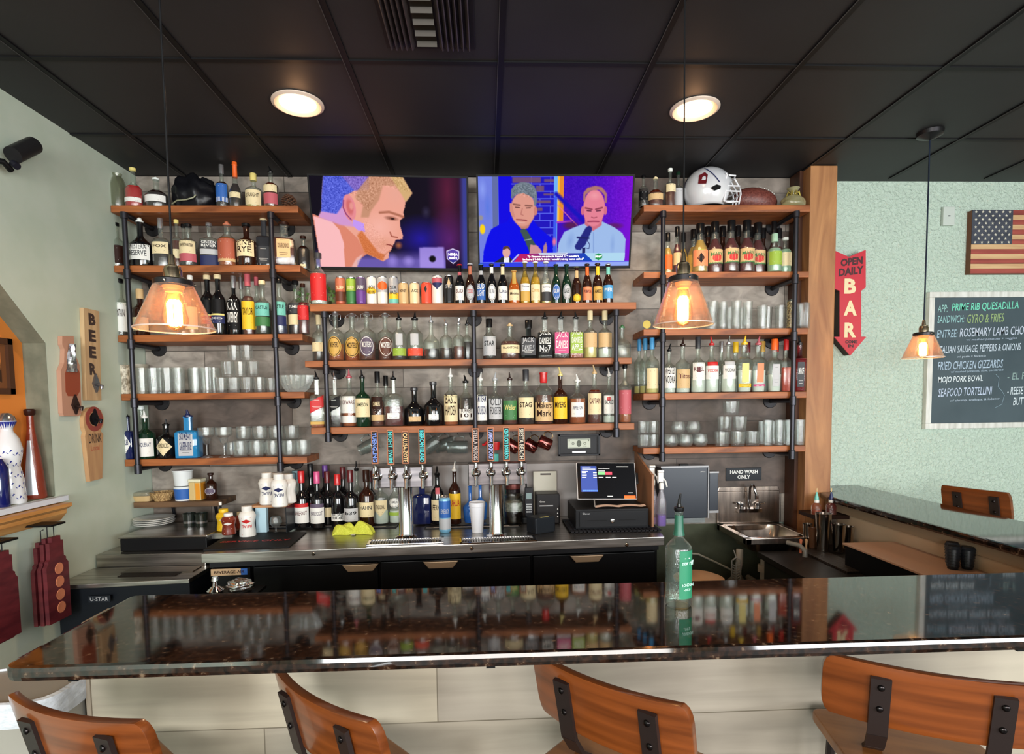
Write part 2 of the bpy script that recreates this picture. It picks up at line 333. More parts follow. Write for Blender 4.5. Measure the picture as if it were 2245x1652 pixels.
# ---------------------------------------------------------------- bottles, cans and jars
KIND = {  # shoulder start, neck start, neck/body, section, depth/width, waist
    's': (.60, .74, .30, 2, 1, 1), 't': (.64, .80, .27, 2, 1, 1), 'q': (.60, .68, .32, 7, .9, 1), 'j': (.62, .68, .34, 6, .85, 1), 'o': (.46, .70, .26, 2, .8, 1),
    'w': (.58, .76, .32, 2, 1, 1), 'b': (.50, .80, .40, 2, 1, 1), 'u': (.46, .86, .38, 2, 1, 1), 'f': (.66, .76, .22, 3, .5, 1), 'k': (.66, .74, .34, 2, 1, .72),
    'd': (.56, .70, .25, 2.4, .7, 1), 'v': (.66, .76, .34, 3, .9, .8), 'm': (.62, .80, .34, 2, 1, 1), 'r': (.40, .62, .22, 2, .9, .8)}
LIQ = {}
def liquid(c):
    if c not in LIQ:
        m = bpy.data.materials.new('liquid'); m.use_nodes = True; nt = m.node_tree; b = nt.nodes['Principled BSDF']
        b.inputs['Base Color'].default_value = lin(c) + (1,); b.inputs['Roughness'].default_value = .12
        tr = N(nt, 'ShaderNodeBsdfTransparent'); q = lin(c); mxv = max(q) or 1; tr.inputs[0].default_value = tuple(min(1, x / mxv * .95) for x in q) + (1,)
        mx = N(nt, 'ShaderNodeMixShader', i_0=.86); nt.links.new(tr.outputs[0], mx.inputs[1]); nt.links.new(b.outputs[0], mx.inputs[2])
        nt.links.new(mx.outputs[0], nt.nodes['Material Output'].inputs[0]); LIQ[c] = m
    return LIQ[c]
def body_profile(k, r, h):
    sh, ns, nw, n, sy, wb = KIND[k]
    pr = [(r * wb * .86, 0), (r * wb * .97, .008 * h), (r * (wb + (1 - wb) * .05), .02 * h), (r * (wb + 1) / 2, sh * h * .5), (r, sh * h)]
    for t in (.2, .4, .6, .8, 1):
        e = (1 - math.cos(t * math.pi)) / 2 if k not in 'qjd' else t ** 1.7
        z = sh + (ns - sh) * (t if k not in 'qjd' else 1 - (1 - t) ** 1.7)
        pr.append((r + (r * nw - r) * e, z * h))
    pr += [(r * nw, h * .97), (r * nw * 1.12, h * .972), (r * nw * 1.12, h)]
    return pr, n, sy
def rad_at(pr, z):
    for (r0, z0), (r1, z1) in zip(pr, pr[1:]):
        if z0 <= z <= z1 and z1 > z0: return r0 + (r1 - r0) * (z - z0) / (z1 - z0)
    return pr[-1][0]
def surf(pr, n, sy, off):
    def fn(x, z):
        r = rad_at(pr, z) + off; q = min(1, abs(x) / r)
        return (x, -sy * r * max(.0, (1 - q ** n)) ** (1 / n) - (off * .3 if n > 2 else 0), z)
    return fn
def label_mesh(mb, fn, wdt, z0, z1, shape, m, nu=10, nv=6):
    if shape in 'odSs': nv = 14
    def hw(v):
        t = 2 * v - 1
        if shape == 'o': return max(.02, math.sqrt(max(0, 1 - t * t)))
        if shape == 'd': return max(.02, 1 - abs(t))
        if shape == 's': return min(1, .08 + 2.2 * v) if v < .45 else 1
        return 1
    def g(u, v):
        x = (2 * u - 1) * wdt * hw(v); z = z0 + (z1 - z0) * v
        if shape == '/': z += (x / wdt) * (z1 - z0) * .28
        return fn(x, z)
    mb.grid(g, nu, nv, m)
INK = dict(white='dbrown', cream='dbrown', tan='dbrown', gold='dbrown', yellow='dbrown', silver='dgrey')
def bottle(px, w, top, base, kind, glass, liq, lab, txt, capc, capt, desc, suffix, Y, zb, name, cat, group, rz=None):
    pc = at(px, (top + base) / 2, Y=Y); zt = at(px, top, Y=Y).z; r = w / 2 / F * Y * 1.0
    h = zt - zb; t = T(name, desc + suffix, cat, (pc.x, Y, zb), 0, group)
    ang = math.atan2(pc.x, Y) * -.35 + random.uniform(-.12, .12) if rz is None else rz
    t.rotation_euler = (0, 0, ang)
    if kind == 'c': return can(t, r, h, glass, lab, txt, capc)
    caph = {'p': .15, 'k': .07, 'c': .09, 'l': .14, 'x': .02, 'w': .2, 'g': .1, 'n': 0, 'z': .1}[capt]
    hb = h * (1 - caph * (.92 if capt != 'w' else .0)) if capt != 'w' else h
    pr, n, sy = body_profile(kind, r, hb); nr = pr[-1][0]
    seg = 28 if n > 2 else 18
    opaque = isinstance(glass, str) and glass.startswith('!')
    gm = mat(glass[1:], .07, coat=.3) if opaque else thin(glass, .5, .03)
    MB().lathe(pr, gm, seg, n, sy, cap=False).build('glass_body', t)
    if liq != '-' and not opaque:
        lc, fl = liq.split(':'); fl = float(fl) * KIND[kind][1] * hb
        lp = [(a * .93, z + .003) for a, z in pr if z < fl] + [(rad_at(pr, fl) * .93, fl)]
        MB().lathe(lp, liquid(lc), seg, n, sy).build('liquid', t)
    if lab != '-':
        for i, L in enumerate(lab.split('+')):
            q = L.split(':'); lc, shp, lo, hi = q[0], q[1], float(q[2]), float(q[3]); wf = float(q[4]) if len(q) > 4 else (.93 if shp in 'r/' else .84)
            lm = MB(); fn = surf(pr, n, sy, .0008); z0, z1 = lo * hb, (hi if lo > .5 else min(hi, KIND[kind][0] * 1.03)) * hb; wr = min(rad_at(pr, z0), rad_at(pr, z1), r) * wf
            if shp in 'o' : wr = r * wf
            label_mesh(lm, fn, wr, z0, z1, shp, mat(lc, .55))
            f2 = surf(pr, n, sy, .0015); ink = mat(INK.get(lc, 'white' if sum(lin(lc)) < .9 else 'black'), .6)
            if i == 0 and w > 17:
                if shp == 'o': label_ring(lm, surf(pr, n, sy, .0012), wr * .9, (z0 + z1) / 2, (z1 - z0) * .45, ink)
                for zz, wl in ((.18, .5), (.28, .68), (.84, .4)) if txt == '-' else ((.14, .5), (.24, .62)):
                    if shp == 'd' and zz > .5: continue
                    wl *= (.6 if shp in 'ods' else 1); zc = z0 + (z1 - z0) * zz
                    lm.add([f2(-wr * wl, zc), f2(wr * wl, zc), f2(wr * wl, zc + .0016), f2(-wr * wl, zc + .0016)], [(0, 1, 2, 3)], ink)
            lo_ = lm.build('label' if hi < .8 else 'neck_label', t, fix=False)
            if i == 0 and txt != '-':
                tx, _, tc = txt.partition('='); lines = tx.replace('_', ' ').split('^'); tm = mat(tc or INK.get(lc, 'white' if sum(lin(lc)) < .9 else 'black'), .6)
                mb = MB(); lh = (z1 - z0) * (.36 if len(lines) > 1 else .26) / (1 if len(lines) < 3 else 1.3)
                for k, ln in enumerate(lines):
                    zc = z0 + (z1 - z0) * (.58 if shp in 'ods' else .64) - (k - (len(lines) - 1) / 2) * lh * 1.2
                    text(mb, ln, wr * 1.62 * (.8 if shp in 'ods' else 1), lh, tm, lambda x, z, zc=zc: f2(x, z + zc))
                mb.build('lettering', lo_, fix=False)
    cm = mat(capc, .35, coat=.3) if capc != 'silver' else mat((190, 190, 192), .25, .8); z = hb
    c = MB()
    if capt == 'p':
        MB().lathe([(nr * .95, z - .004), (nr * 1.12, z), (nr * 1.1, z + h * .028), (nr * .6, z + h * .034), (nr * .5, z + h * .06)], cm, 14).build('pourer_collar', t)
        s_ = random.uniform(-.3, .3); MB().tube([(0, 0, z + h * .03), (s_ * .01, 0, z + h * .09), (s_ * .03, -.002, z + h * .15)], [nr * .42, nr * .36, nr * .2], cm if capc != 'silver' else CHROME, 8).build('pour_spout', t)
    elif capt == 'k': c.lathe([(nr * .9, z - .003), (nr * 1.3, z), (nr * 1.3, z + h * .06), (nr * 1.15, z + h * .07)], cm, 14).build('stopper', t)
    elif capt == 'c': c.lathe([(nr * 1.16, z - h * .02), (nr * 1.16, z + h * .08), (nr * 1.05, z + h * .085)], cm, 16).build('screw_cap', t)
    elif capt == 'l': c.lathe([(nr * 1.2, z - h * .08), (nr * 1.2, z + h * .12), (nr * 1.1, z + h * .13)], cm, 16).build('capsule', t)
    elif capt == 'w': c.lathe([(rad_at(pr, h * .80) + .0008, h * .80), (nr + .0012, h * .83), (nr + .0012, h * .965), (nr * 1.18, h * .967), (nr * 1.18, h + .001), (.0001, h + .0012)], cm, 16).build('foil_capsule', t)
    elif capt == 'x': c.lathe([(nr * 1.3, z - h * .012), (nr * 1.35, z), (nr * 1.15, z + h * .02)], cm, 14).build('crown_cap', t)
    elif capt == 'z': c.sphere((0, 0, z + h * .045), h * .045, cm, 12, 8).lathe([(nr * 1.1, z - .002), (nr * 1.1, z + .006)], cm, 12).build('ball_stopper', t)
    elif capt == 'g':
        c.lathe([(nr * 1.1, z), (nr * 1.25, z + h * .02), (nr * .9, z + h * .06), (nr * 1.1, z + h * .1)], cm, 12).build('stopper', t)
        for s_ in (-1, 1): MB().tube([(s_ * nr * 1.1, 0, z + h * .05), (s_ * nr * 2.1, 0, z + h * .02), (s_ * nr * 2.0, 0, z - h * .07), (s_ * nr * 1.1, 0, z - h * .1)], .0014, mat('silver', .3, .8), 6).build('wire_bail', t)
    return t
def label_ring(mb, fn, a, zc, b, m, n=28, t=.07):
    vs = []
    for i in range(n):
        c, s = math.cos(2 * math.pi * i / n), math.sin(2 * math.pi * i / n); vs += [fn(a * c, zc + b * s), fn(a * (1 - t) * c, zc + b * (1 - t) * s)]
    mb.add(vs, [(2 * i, 2 * i + 1, (2 * i + 3) % (2 * n), (2 * i + 2) % (2 * n)) for i in range(n)], m)
def can(t, r, h, col, lab, txt, col2):
    pr = [(r * .78, 0), (r * .98, .04 * h), (r, .08 * h), (r, .9 * h), (r * .84, .965 * h)]
    MB().lathe(pr, mat(col, .3, .15), 24, cap=False).build('can_body', t)
    MB().lathe([(.0001, .975 * h), (r * .74, .97 * h), (r * .8, .985 * h), (r * .86, 1.0 * h), (r * .87, .975 * h), (r * .84, .96 * h)], mat('silver', .25, .9), 24, cap=False).build('can_lid', t)
    pf = [(r, 0), (r, h)]
    if lab != '-':
        for i, L in enumerate(lab.split('+')):
            q = L.split(':'); lm = MB(); label_mesh(lm, surf(pf, 2, 1, .0006 + i * .0004), r * (float(q[4]) if len(q) > 4 else .97), float(q[2]) * h, float(q[3]) * h, q[1], mat(q[0], .35, .1), 14)
            lm.build('printed_panel', t, fix=False)
    if txt != '-':
        tx, _, tc = txt.partition('='); mb = MB(); lines = tx.replace('_', ' ').split('^')
        for k, ln in enumerate(lines):
            text(mb, ln, r * 1.35, h * .13, mat(tc or 'black', .5), lambda x, z: surf(pf, 2, 1, .002)(x, z + h * (.6 - k * .17)))
        mb.build('lettering', t, fix=False)
    return t
def rows(data, base, Y, zb, suffix, group, name='liquor_bottle', cat='bottle'):
    for ln in data.strip().split('\n'):
        a, desc = ln.split('|'); q = a.split(); dy = 0; bs = base; nm, ct = name, cat
        if q[0].startswith('@'): dy = float(q[0][1:]); q = q[1:]
        px, w, top = map(float, q[:3])
        if q[3] == 'c': nm, ct = 'beverage_can', 'can'
        b = base(px) if callable(base) else base
        bottle(px, w, top, b, q[3], q[4], q[5], q[6], q[7], q[8], q[9], desc.strip(), suffix, Y + dy, zb, nm, ct, group)
# px width top kind glass liquid labels text cap-colour closure | description     (@dy = that much deeper on the board)
Yb = YF + .052
rows('''298 34 371 o clear red:.8 white:r:.12:.24 - pale k|rounded clear decanter of red amber spirit
335 44 385 o clear dark:.9 white:r:.2:.42 - clear z|squat dark decanter with white label
487 25 362 s clear dark:.9 blue:r:.14:.62+white:r:.14:.26 - silver l|dark bottle with blue and white label
516 25 388 u clear dark:.9 cream:r:.3:.92 - orange n|cream label bottle under tall orange cap
556 33 381 s clear pale:.1 cream:r:.06:.55 STRAIGHT pale l|clear bottle with large cream label
594 30 366 s clear whisk:.95 cream:r:.42:.64+rose:r:.08:.38 - black p|brown bottle with cream and rose labels and pourer''',
     449, Yb, LZ[0][0], ' on top left shelf', 'spirits on the top left shelf')
t = bpy.data.objects['liquor_bottle.003']; h_ = at(516, 349, Y=Yb).z - at(516, 390, Y=Yb).z
MB().lathe([(.0125, -.002), (.0115, h_ * .62), (.0140, h_ * .66), (.0125, h_ * .72), (.0125, h_)], mat('orange', .5), 16).build('tall_cap', t, loc=(0, 0, at(516, 389, Y=Yb).z - LZ[0][0]))
rows('''256 27 489 s clear dark:.7 dbrown:r:.08:.5 - black k|dark bottle against the mint wall, behind iron pipe
311 45 477 o !black - white:r:.14:.62 WESTERN^RESERVE=dgrey clear z|wide black bottle with big white label
350 34 479 d clear dark:.8 cream:r:.3:.64 FOX silver l|bottle with tilted cream label and silver cap
385 22 480 s clear whisk:.8 cream:r:.2:.4 - pale k|slim bottle directly behind pendant cord
@.09 403 20 492 s clear dark:.8 - - black k|slim plain dark bottle right of pendant cord
416 35 493 s clear dark:.6 cream:r:.3:.66+rose:r:.1:.3 SWEETWATER black k|cream label bottle with rose lower band
453 38 488 f clear dark:.5 dgrey:r:.44:.62+silver:r:.3:.43+navy:r:.02:.28 GREEN^RIVER silver k|flat bottle lettered GREEN RIVER
498 38 485 m clear amber:.85 terra:r:.16:.74+tan:r:.1:.18 - copper z|amber bottle with full copper brown label
543 39 492 s !dbrown - cream:r:.22:.62 FINE^RYE black k|dark bottle with black stopper and cream label
@.05 577 30 475 j !dgrey - dgrey:r:.1:.45 - cream k|smoky square bottle with cream cork
625 46 487 q clear whisk:.97 tan:r:.18:.84:.6 DISARONNO dbrown k|square amber bottle with tan DISARONNO label
@.04 657 26 514 m clear dark:.95 cream:r:.06:.16:.4 - dbrown k|small dark bottle at the end''',
     582, Yb, LZ[1][0], ' on second left shelf', 'spirits on the second left shelf')
rows('''265 29 612 s clear dark:.1 white:r:.08:.64 MOUNTAIN black k|white label bottle by mint wall
308 32 634 m !dbrown - cream:r:.12:.44 - tan l|dark bottle with long tan cap left of pendant
@.07 402 26 604 s clear dark:.8 dgrey:r:.1:.5 - silver k|dark bottle hidden behind pendant glass
425 26 606 s clear dark:.8 cream:r:.1:.5 - white k|white capped bottle at pendant's right edge
450 29 602 m !black - red:r:.2:.34+pale:r:.34:.37+black:r:.4:.62 XO=white cream k|black XO bottle with red band
481 29 604 m !black - navy:r:.2:.34+pale:r:.34:.37+black:r:.4:.62 XO=white cream k|black XO bottle with blue band
514 29 604 t !black - black:r:.1:.66 KIRK^SWEENEY=white silver l|tall black bottle with white scrawl
@.08 530 22 606 s clear whisk:.8 - - silver l|silver capped bottle behind the yellow one
545 27 599 m clear whisk:.9 yellow:r:.1:.62 TAYLOR=dbrown rose l|bottle with yellow TAYLOR label
@.07 563 22 596 s clear amber:.6 - - rose l|pink capped bottle behind the yellow one
579 32 617 s clear dgreen:.7 teal:r:.36:.62+green:r:.16:.34 CASTLE cream k|teal over green label bottle
613 30 613 s clear navy:.8 teal:r:.36:.62+navy:r:.16:.34 CASTLE black k|teal over navy label bottle behind pipe
643 33 613 s clear dark:.8 dgrey:r:.42:.7+cream:r:.2:.4 TUMBLE black k|bottle with dark and cream double label
668 24 624 s clear maroon:.9 red:r:.3:.6 - dbrown k|small dark red bottle at shelf end''',
     732, Yb, LZ[2][0], ' on third left shelf', 'spirits on the third left shelf')
rows('''281 30 899 q !navy - white:d:.1:.62 ORB=navy black p|navy blue bottle with white diamond label
@.10 312 26 890 s thin_ - - - clear k|clear empty bottle behind the green gin
322 38 901 s !dgreen - white:r:.06:.5:.9 TANQUERAY=navy white p|dark green gin bottle with white label
365 39 920 s !black - cream:d:.08:.64 HENDRICKS black p|black apothecary bottle with cream diamond label
407 47 899 q !(40,130,185) - silver:r:.06:.78:.62 BOMBAY^SAPPHIRE=navy navy p|bright blue square gin bottle'''.replace('thin_', 'clear'),
     1004, Yb, LZ[4][0], ' on bottom left shelf', 'gin bottles on the bottom left shelf', 'gin_bottle')
# middle unit, top board: one large bottle, cans, beers
rows('''697 35 556 m clear clear:.4 red:r:.08:.74 - dgrey c|large clear bottle with big red label''', 664, Yb, MZ[0][0], ' on top middle shelf', 'row on the top middle shelf')
rows('''748 21 608 c terra - copper:r:.5:.92+brown:r:.12:.46 SURF=cream - n|terracotta striped tall can
770 21 608 c green - lime:r:.5:.92+green:r:.12:.46 SURF=cream - n|green striped tall can
793 21 608 c purple - plum:r:.5:.92+purple:r:.12:.46 SURF=white - n|purple striped tall can
815 21 607 c white - yellow:o:.36:.6 HIGH^NOON=black - n|white tall can with yellow patch
838 21 607 c white - lgrey:r:.44:.92+orange:o:.5:.82 - - n|white and grey tall can with orange disc
861 21 607 c lgrey - yellow:r:.2:.42+teal:r:.06:.2 SEA^HAZE=dgrey - n|pale can with yellow and teal foot
884 21 620 c tan - tan:r:.1:.88 HONEY=dbrown - n|short tan can
909 21 620 c cream - cream:r:.1:.88 ACE=black - n|short cream can lettered ACE
935 22 619 c coral - coral:r:.1:.9+black:d:.5:.82:.3 - - n|short coral red can
959 24 605 c white - navy:d:.5:.92+rose:r:.74:.9:.9 - - n|white tall can with blue ribbon badge
984 20 604 c black - black:r:.1:.9+tan:d:.5:.9:.35 STOUT=lgrey - n|black stout can with harp mark''', 664, Yb, MZ[0][0], ' on top middle shelf', 'cans on the top middle shelf')
rows('''1008 20 580 b !black - white:r:.1:.46+rose:r:.74:.82 BUD=maroon red x|dark beer bottle with white label and red cap
1031 20 578 b !dbrown - silver:o:.08:.48+copper:r:.74:.95 COORS=red lgrey x|dark beer bottle with silver oval label
1055 20 579 b !black - blue:r:.1:.5+silver:r:.74:.84 BUD^LIGHT=white blue x|dark beer bottle with blue BUD LIGHT label
1078 20 579 b !black - white:o:.06:.5+white:r:.78:.94 ULTRA=navy dgrey x|dark beer bottle with white ULTRA oval
1102 21 579 b !black - white:r:.1:.44+cream:r:.74:.95 Lite=navy dgrey x|dark beer bottle with white Lite label
1127 24 594 u !amber - cream:r:.1:.42+gold:r:.6:.97 Modelo=dbrown gold x|stubby amber bottle with gold neck
1151 21 574 b pale pale:.8 white:r:.3:.48+gold:r:.06:.3 Corona=navy clear x|clear beer bottle with white and gold label
1174 21 574 b pale pale:.8 cream:r:.08:.46 Corona=gold clear x|clear beer bottle with all cream label
1197 21 574 b clear pale:.6 white:r:.28:.46+dgrey:r:.06:.28 Corona=navy clear x|clear beer bottle with white and grey label
1219 19 580 b !dgreen - blue:o:.08:.5 0.0=white dgrey x|green beer bottle with blue oval label
1242 20 580 b !dgreen - silver:o:.08:.5 LAGER=dgreen dgreen x|green beer bottle with silver oval label
1264 20 585 b !dbrown - yellow:o:.04:.26+tan:r:.7:.9 - olive x|dark beer bottle with yellow oval base
1287 20 579 b !dbrown - peach:r:.08:.42+orange:r:.72:.94 PUMPKIN=maroon dbrown x|brown beer bottle with orange label
1310 21 578 b !dbrown - gold:r:.08:.42+yellow:r:.72:.94 AMBER=dbrown dbrown x|brown beer bottle with yellow label
1333 22 579 b !dbrown - sky:r:.12:.46+teal:r:.74:.94 PIER=white silver x|brown beer bottle with sky blue label''',
     661, Yb, MZ[0][0], ' on top middle shelf', 'beer bottles on the top middle shelf', 'beer_bottle')
rows('''694 29 690 t clear dark:.4 cream:r:.24:.46 - cream l|clear bottle with thick cream stopper
740 33 684 s clear amber:.5 gold:o:.08:.54 MICHTERS silver g|swing top bottle with gold oval label, nearest left pipe
770 36 683 s clear amber:.45 gold:o:.08:.54 MICHTERS silver g|swing top bottle with gold oval label, second from pipe
806 36 683 s clear whisk:.55 plum:o:.08:.54 MICHTERS silver g|swing top bottle with grey violet oval label
842 35 683 s clear whisk:.6 brown:o:.08:.54 MICHTERS silver g|swing top bottle with brown oval label
874 30 687 m clear dark:.3 lime:r:.1:.28+silver:r:.36:.66:.5 - black p|clear bottle with small lime band low down
908 35 686 m clear dark:.3 coral:r:.1:.28+silver:r:.36:.66:.5 - black p|clear bottle with coral band low down
946 34 693 o clear dark:.4 - - silver p|round clear bottle with silver pourer right of coral one
978 27 700 s clear dark:.45 - - silver p|plain clear bottle with dark spout left of centre pipe
1004 25 698 s clear whisk:.5 - - silver p|plain bottle with silver spout nearest centre pipe
@.05 1024 22 700 s clear dark:.7 - - black p|narrow dark bottle just behind centre pipe
1073 30 699 m clear dark:.3 silver:r:.1:.66 STAR=black black l|clear bottle with white STAR lettering
1118 43 707 o clear whisk:.75 cream:r:.18:.42 BLANTONS tan z|squat faceted amber bottle with cream band
1160 34 702 j !black - dgrey:r:.1:.6 JACK^DANIELS=lgrey black l|small square black bottle
1195 33 684 j clear dark:.9 black:r:.08:.72 JACK^DANIELS^No7=white black p|square whiskey bottle with black label
1230 34 684 j clear dark:.3 pink:r:.12:.74 JACK^DANIELS=white black p|square whiskey bottle with pink label
1263 31 684 j clear amber:.4 lime:r:.12:.74 JACK^DANIELS^APPLE=white black p|square whiskey bottle with lime green label
1294 30 680 s clear pale:.4 tan:r:.26:.6 - cream l|golden bottle with tan label
1323 31 680 s clear clear:.3 tan:r:.26:.6 - cream l|clear bottle with tan label and white top
@.03 1364 38 712 o thn - - - green z|faceted clear decanter with green tag by right pipe'''.replace('thn', 'clear'),
     786, Yb, MZ[1][0], ' on middle shelf', 'whiskeys on the centre unit middle shelf', 'whiskey_bottle')
rows('''695 30 814 q clear amber:.12 red:/:.36:.6+gold:r:.06:.12 - black p|square clear bottle with slanted red label
738 27 815 q clear dark:.35 black:/:.36:.6 - silver p|square clear bottle with slanted black label
765 34 810 s clear amber:.8 white:r:.28:.66+white:r:.08:.22 DEWARS=maroon rose p|whisky bottle with two part white label
798 32 812 s !dgreen - cream:r:.2:.58 JAMESON=dgreen black p|green bottle with cream JAMESON label
829 29 814 s clear whisk:.7 dbrown:s:.26:.62+tan:r:.12:.24 CHAMBERS=cream black l|bottle with brown shield label and black collar
@.06 845 26 823 s clear dark:.8 - - black l|dark capped bottle behind the shield label
864 42 815 d clear maroon:.6 white:r:.16:.28:.6 - black p|wide fluted bottle of dark red whiskey
907 44 850 o !black - tan:r:.12:.26:.6 - dgrey k|squat round black bottle
948 42 837 o !black - white:r:.14:.28:.5 - dgrey k|taller round black bottle with white tag
986 32 808 s clear amber:.6 cream:r:.08:.62 BASIL^HAYDEN white p|amber bottle with tall cream label
1018 32 823 m clear dark:.8 white:r:.12:.38 TURKEY^101 black p|bottle with white 101 label left of centre pipe
1056 28 817 m clear dark:.6 white:r:.1:.64 JIM_BEAM^BOURBON=navy white p|white label JIM BEAM bottle right of centre pipe
1086 31 817 s clear dark:.6 silver:r:.12:.58 OLD^FORESTER=dgrey lgrey p|bottle with grey white label and silver neck
1119 32 817 s clear whisk:.6 green:r:.1:.54 Weller=pale dbrown p|bottle with green Weller label
1154 35 810 s clear dark:.4 cream:r:.14:.56 STAG dgrey l|bottle with cream label and dark stopper
1192 41 817 m clear whisk:.7 tan:r:.06:.42:.95 Makers^Mark=dbrown red w|square bodied bottle dipped in red wax
1228 31 806 s !dbrown - yellow:r:.1:.56 MYERS=dbrown pale p|dark rum bottle with yellow label
1265 38 821 s clear amber:.8 white:r:.16:.5:.7 APPLETON=navy white p|amber rum bottle with white label
1302 31 801 s clear whisk:.9 cream:r:.18:.6 CAPTAIN=maroon tan p|spiced rum bottle with cream label
1334 28 807 s clear clear:.2 white:r:.2:.58:.8+red:o:.46:.56:.35 BACARDI=dgrey white p|clear rum bottle with white label at right pipe
1370 28 799 t clear amber:.2 rose:r:.16:.6 - black k|clear bottle with rose print right of right pipe''',
     930, Yb, MZ[2][0], ' on bottom middle shelf', 'spirits on the centre unit bottom shelf')
rows('''1412 21 387 s clear dark:.8 black:r:.2:.5 - black k|small dark bottle beside the right screen
1438 34 384 o clear whisk:.9 tan:r:.26:.56 - cream z|round amber bottle with tan band
1466 23 371 s clear whisk:.8 cream:r:.4:.66 - clear k|bottle with cream shield label behind cord
@.06 1487 22 378 s clear olive:.7 silver:r:.1:.6 - dgreen k|greenish bottle against the helmet''',
     449, Yb, RZ[0][0], ' on top right shelf', 'spirits on the top right shelf')
BM = 'clear maroon:.95 tan:r:.22:.6+red:o:.24:.42:.6+green:r:.2:.24 MARY=green black l'
rows('''1465 19 511 b clear gold:.9 orange:r:.1:.55 - black l|thin yellow mixer bottle left of pendant
1484 18 497 b clear maroon:.9 tan:r:.2:.5 - black l|dark red mixer bottle behind pendant cord
@.07 1500 18 511 b clear gold:.9 gold:r:.1:.5 - black l|yellow mixer bottle just right of cord
@.06 1522 28 501 b clear gold:.9 gold:r:.1:.6+black:o:.2:.34:.5 - black l|rear orange margarita mixer bottle
1536 33 492 b clear gold:.95 peach:r:.14:.66+black:d:.2:.44:.5+lime:o:.5:.62:.5 - black l|front orange margarita mixer bottle
1570 33 486 b %s|front red cocktail mixer, first of four
1603 33 486 b %s|front red cocktail mixer, second of four
1636 33 485 b %s|front red cocktail mixer, third of four
1669 33 485 b %s|front red cocktail mixer, fourth of four
@.09 1552 26 497 b !dbrown - - - black l|rear dark mixer between orange and first red
@.09 1584 26 497 b !dbrown - - - black l|rear dark mixer behind first and second red
@.09 1617 26 496 b !dbrown - - - black l|rear dark mixer behind second and third red
@.09 1650 26 495 b !dbrown - - - black l|rear dark mixer behind third and fourth red
@.09 1682 26 496 b !dbrown - - - black l|rear dark mixer behind fourth red
@.08 1697 22 487 b clear maroon:.9 - - black l|tall black necked bottle behind green mixer
@.08 1711 22 497 b clear maroon:.9 - - black l|short black necked bottle behind green mixer
1697 30 515 m clear mint:.9 lime:r:.2:.6 - mint l|pale green lime mixer bottle
@.03 1713 26 524 m clear mint:.9 cream:r:.2:.6 - clear k|pale green bottle at row end''' % ((BM,) * 4),
     594, Yb, RZ[1][0], ' on second right shelf', 'mixers on the second right shelf', 'mixer_bottle')
rows('''1427 30 741 t clear pale:.2 cream:r:.1:.52:.8 - sky l|front clear bottle with sky blue cap
@.06 1415 26 742 t clear pale:.2 - - sky l|second clear bottle with sky blue cap
@.11 1405 24 743 t clear pale:.2 - - sky l|rear clear bottle with sky blue cap
1468 27 754 s clear clear:.2 white:r:.12:.6 WHEATLEY^VODKA=black black p|vodka bottle with white and black label
1496 31 741 s clear clear:.3 tan:r:.1:.5 Titos=maroon dbrown p|vodka bottle with kraft brown label
1532 31 739 s clear clear:.4 white:r:.26:.62:.85+maroon:r:.42:.52:.3 KETEL=maroon dgrey l|vodka bottle with tall grey white label
1566 32 738 s clear clear:.5 white:r:.28:.56:.85+red:r:.56:.64:.8 VODKA=red red p|vodka bottle with red neck and red banner
@.06 1583 24 748 s clear clear:.5 - - silver l|silver capped bottle behind two banner vodkas
1598 31 738 s clear clear:.5 white:r:.28:.56:.85+silver:r:.56:.64:.8 VODKA=dgrey silver p|vodka bottle with silver neck and grey banner
@.06 1616 26 749 v clear clear:.5 - - yellow l|rear bottle with yellow cap
1629 33 738 v clear clear:.6 yellow:r:.1:.18+pale:r:.2:.6:.5 VODKA=olive yellow p|tapered vodka bottle with yellow base
@.06 1643 26 749 v clear rose:.5 - - maroon l|rear bottle with dark red cap
1661 33 738 v clear clear:.6 pink:r:.12:.16+peach:r:.2:.6:.5 VODKA=maroon rose p|tapered vodka bottle with pink base ring
@.06 1673 26 748 v clear clear:.5 - - gold l|rear bottle with mustard cap
1691 30 744 v clear clear:.5 silver:r:.12:.6:.6 - orange l|tapered vodka bottle with orange cap
@.06 1702 26 748 v clear clear:.5 - - red l|rear bottle with red cap
1719 23 744 v clear coral:.7 - - red l|tapered vodka bottle tinted red at right pipe
1763 30 738 v rose rose:.9 dgrey:r:.1:.62:.55 SMIRNOFF=white black p|rose red bottle with long black label''',
     861, Yb, RZ[3][0], ' on fourth right shelf', 'vodkas on the fourth right shelf', 'vodka_bottle')
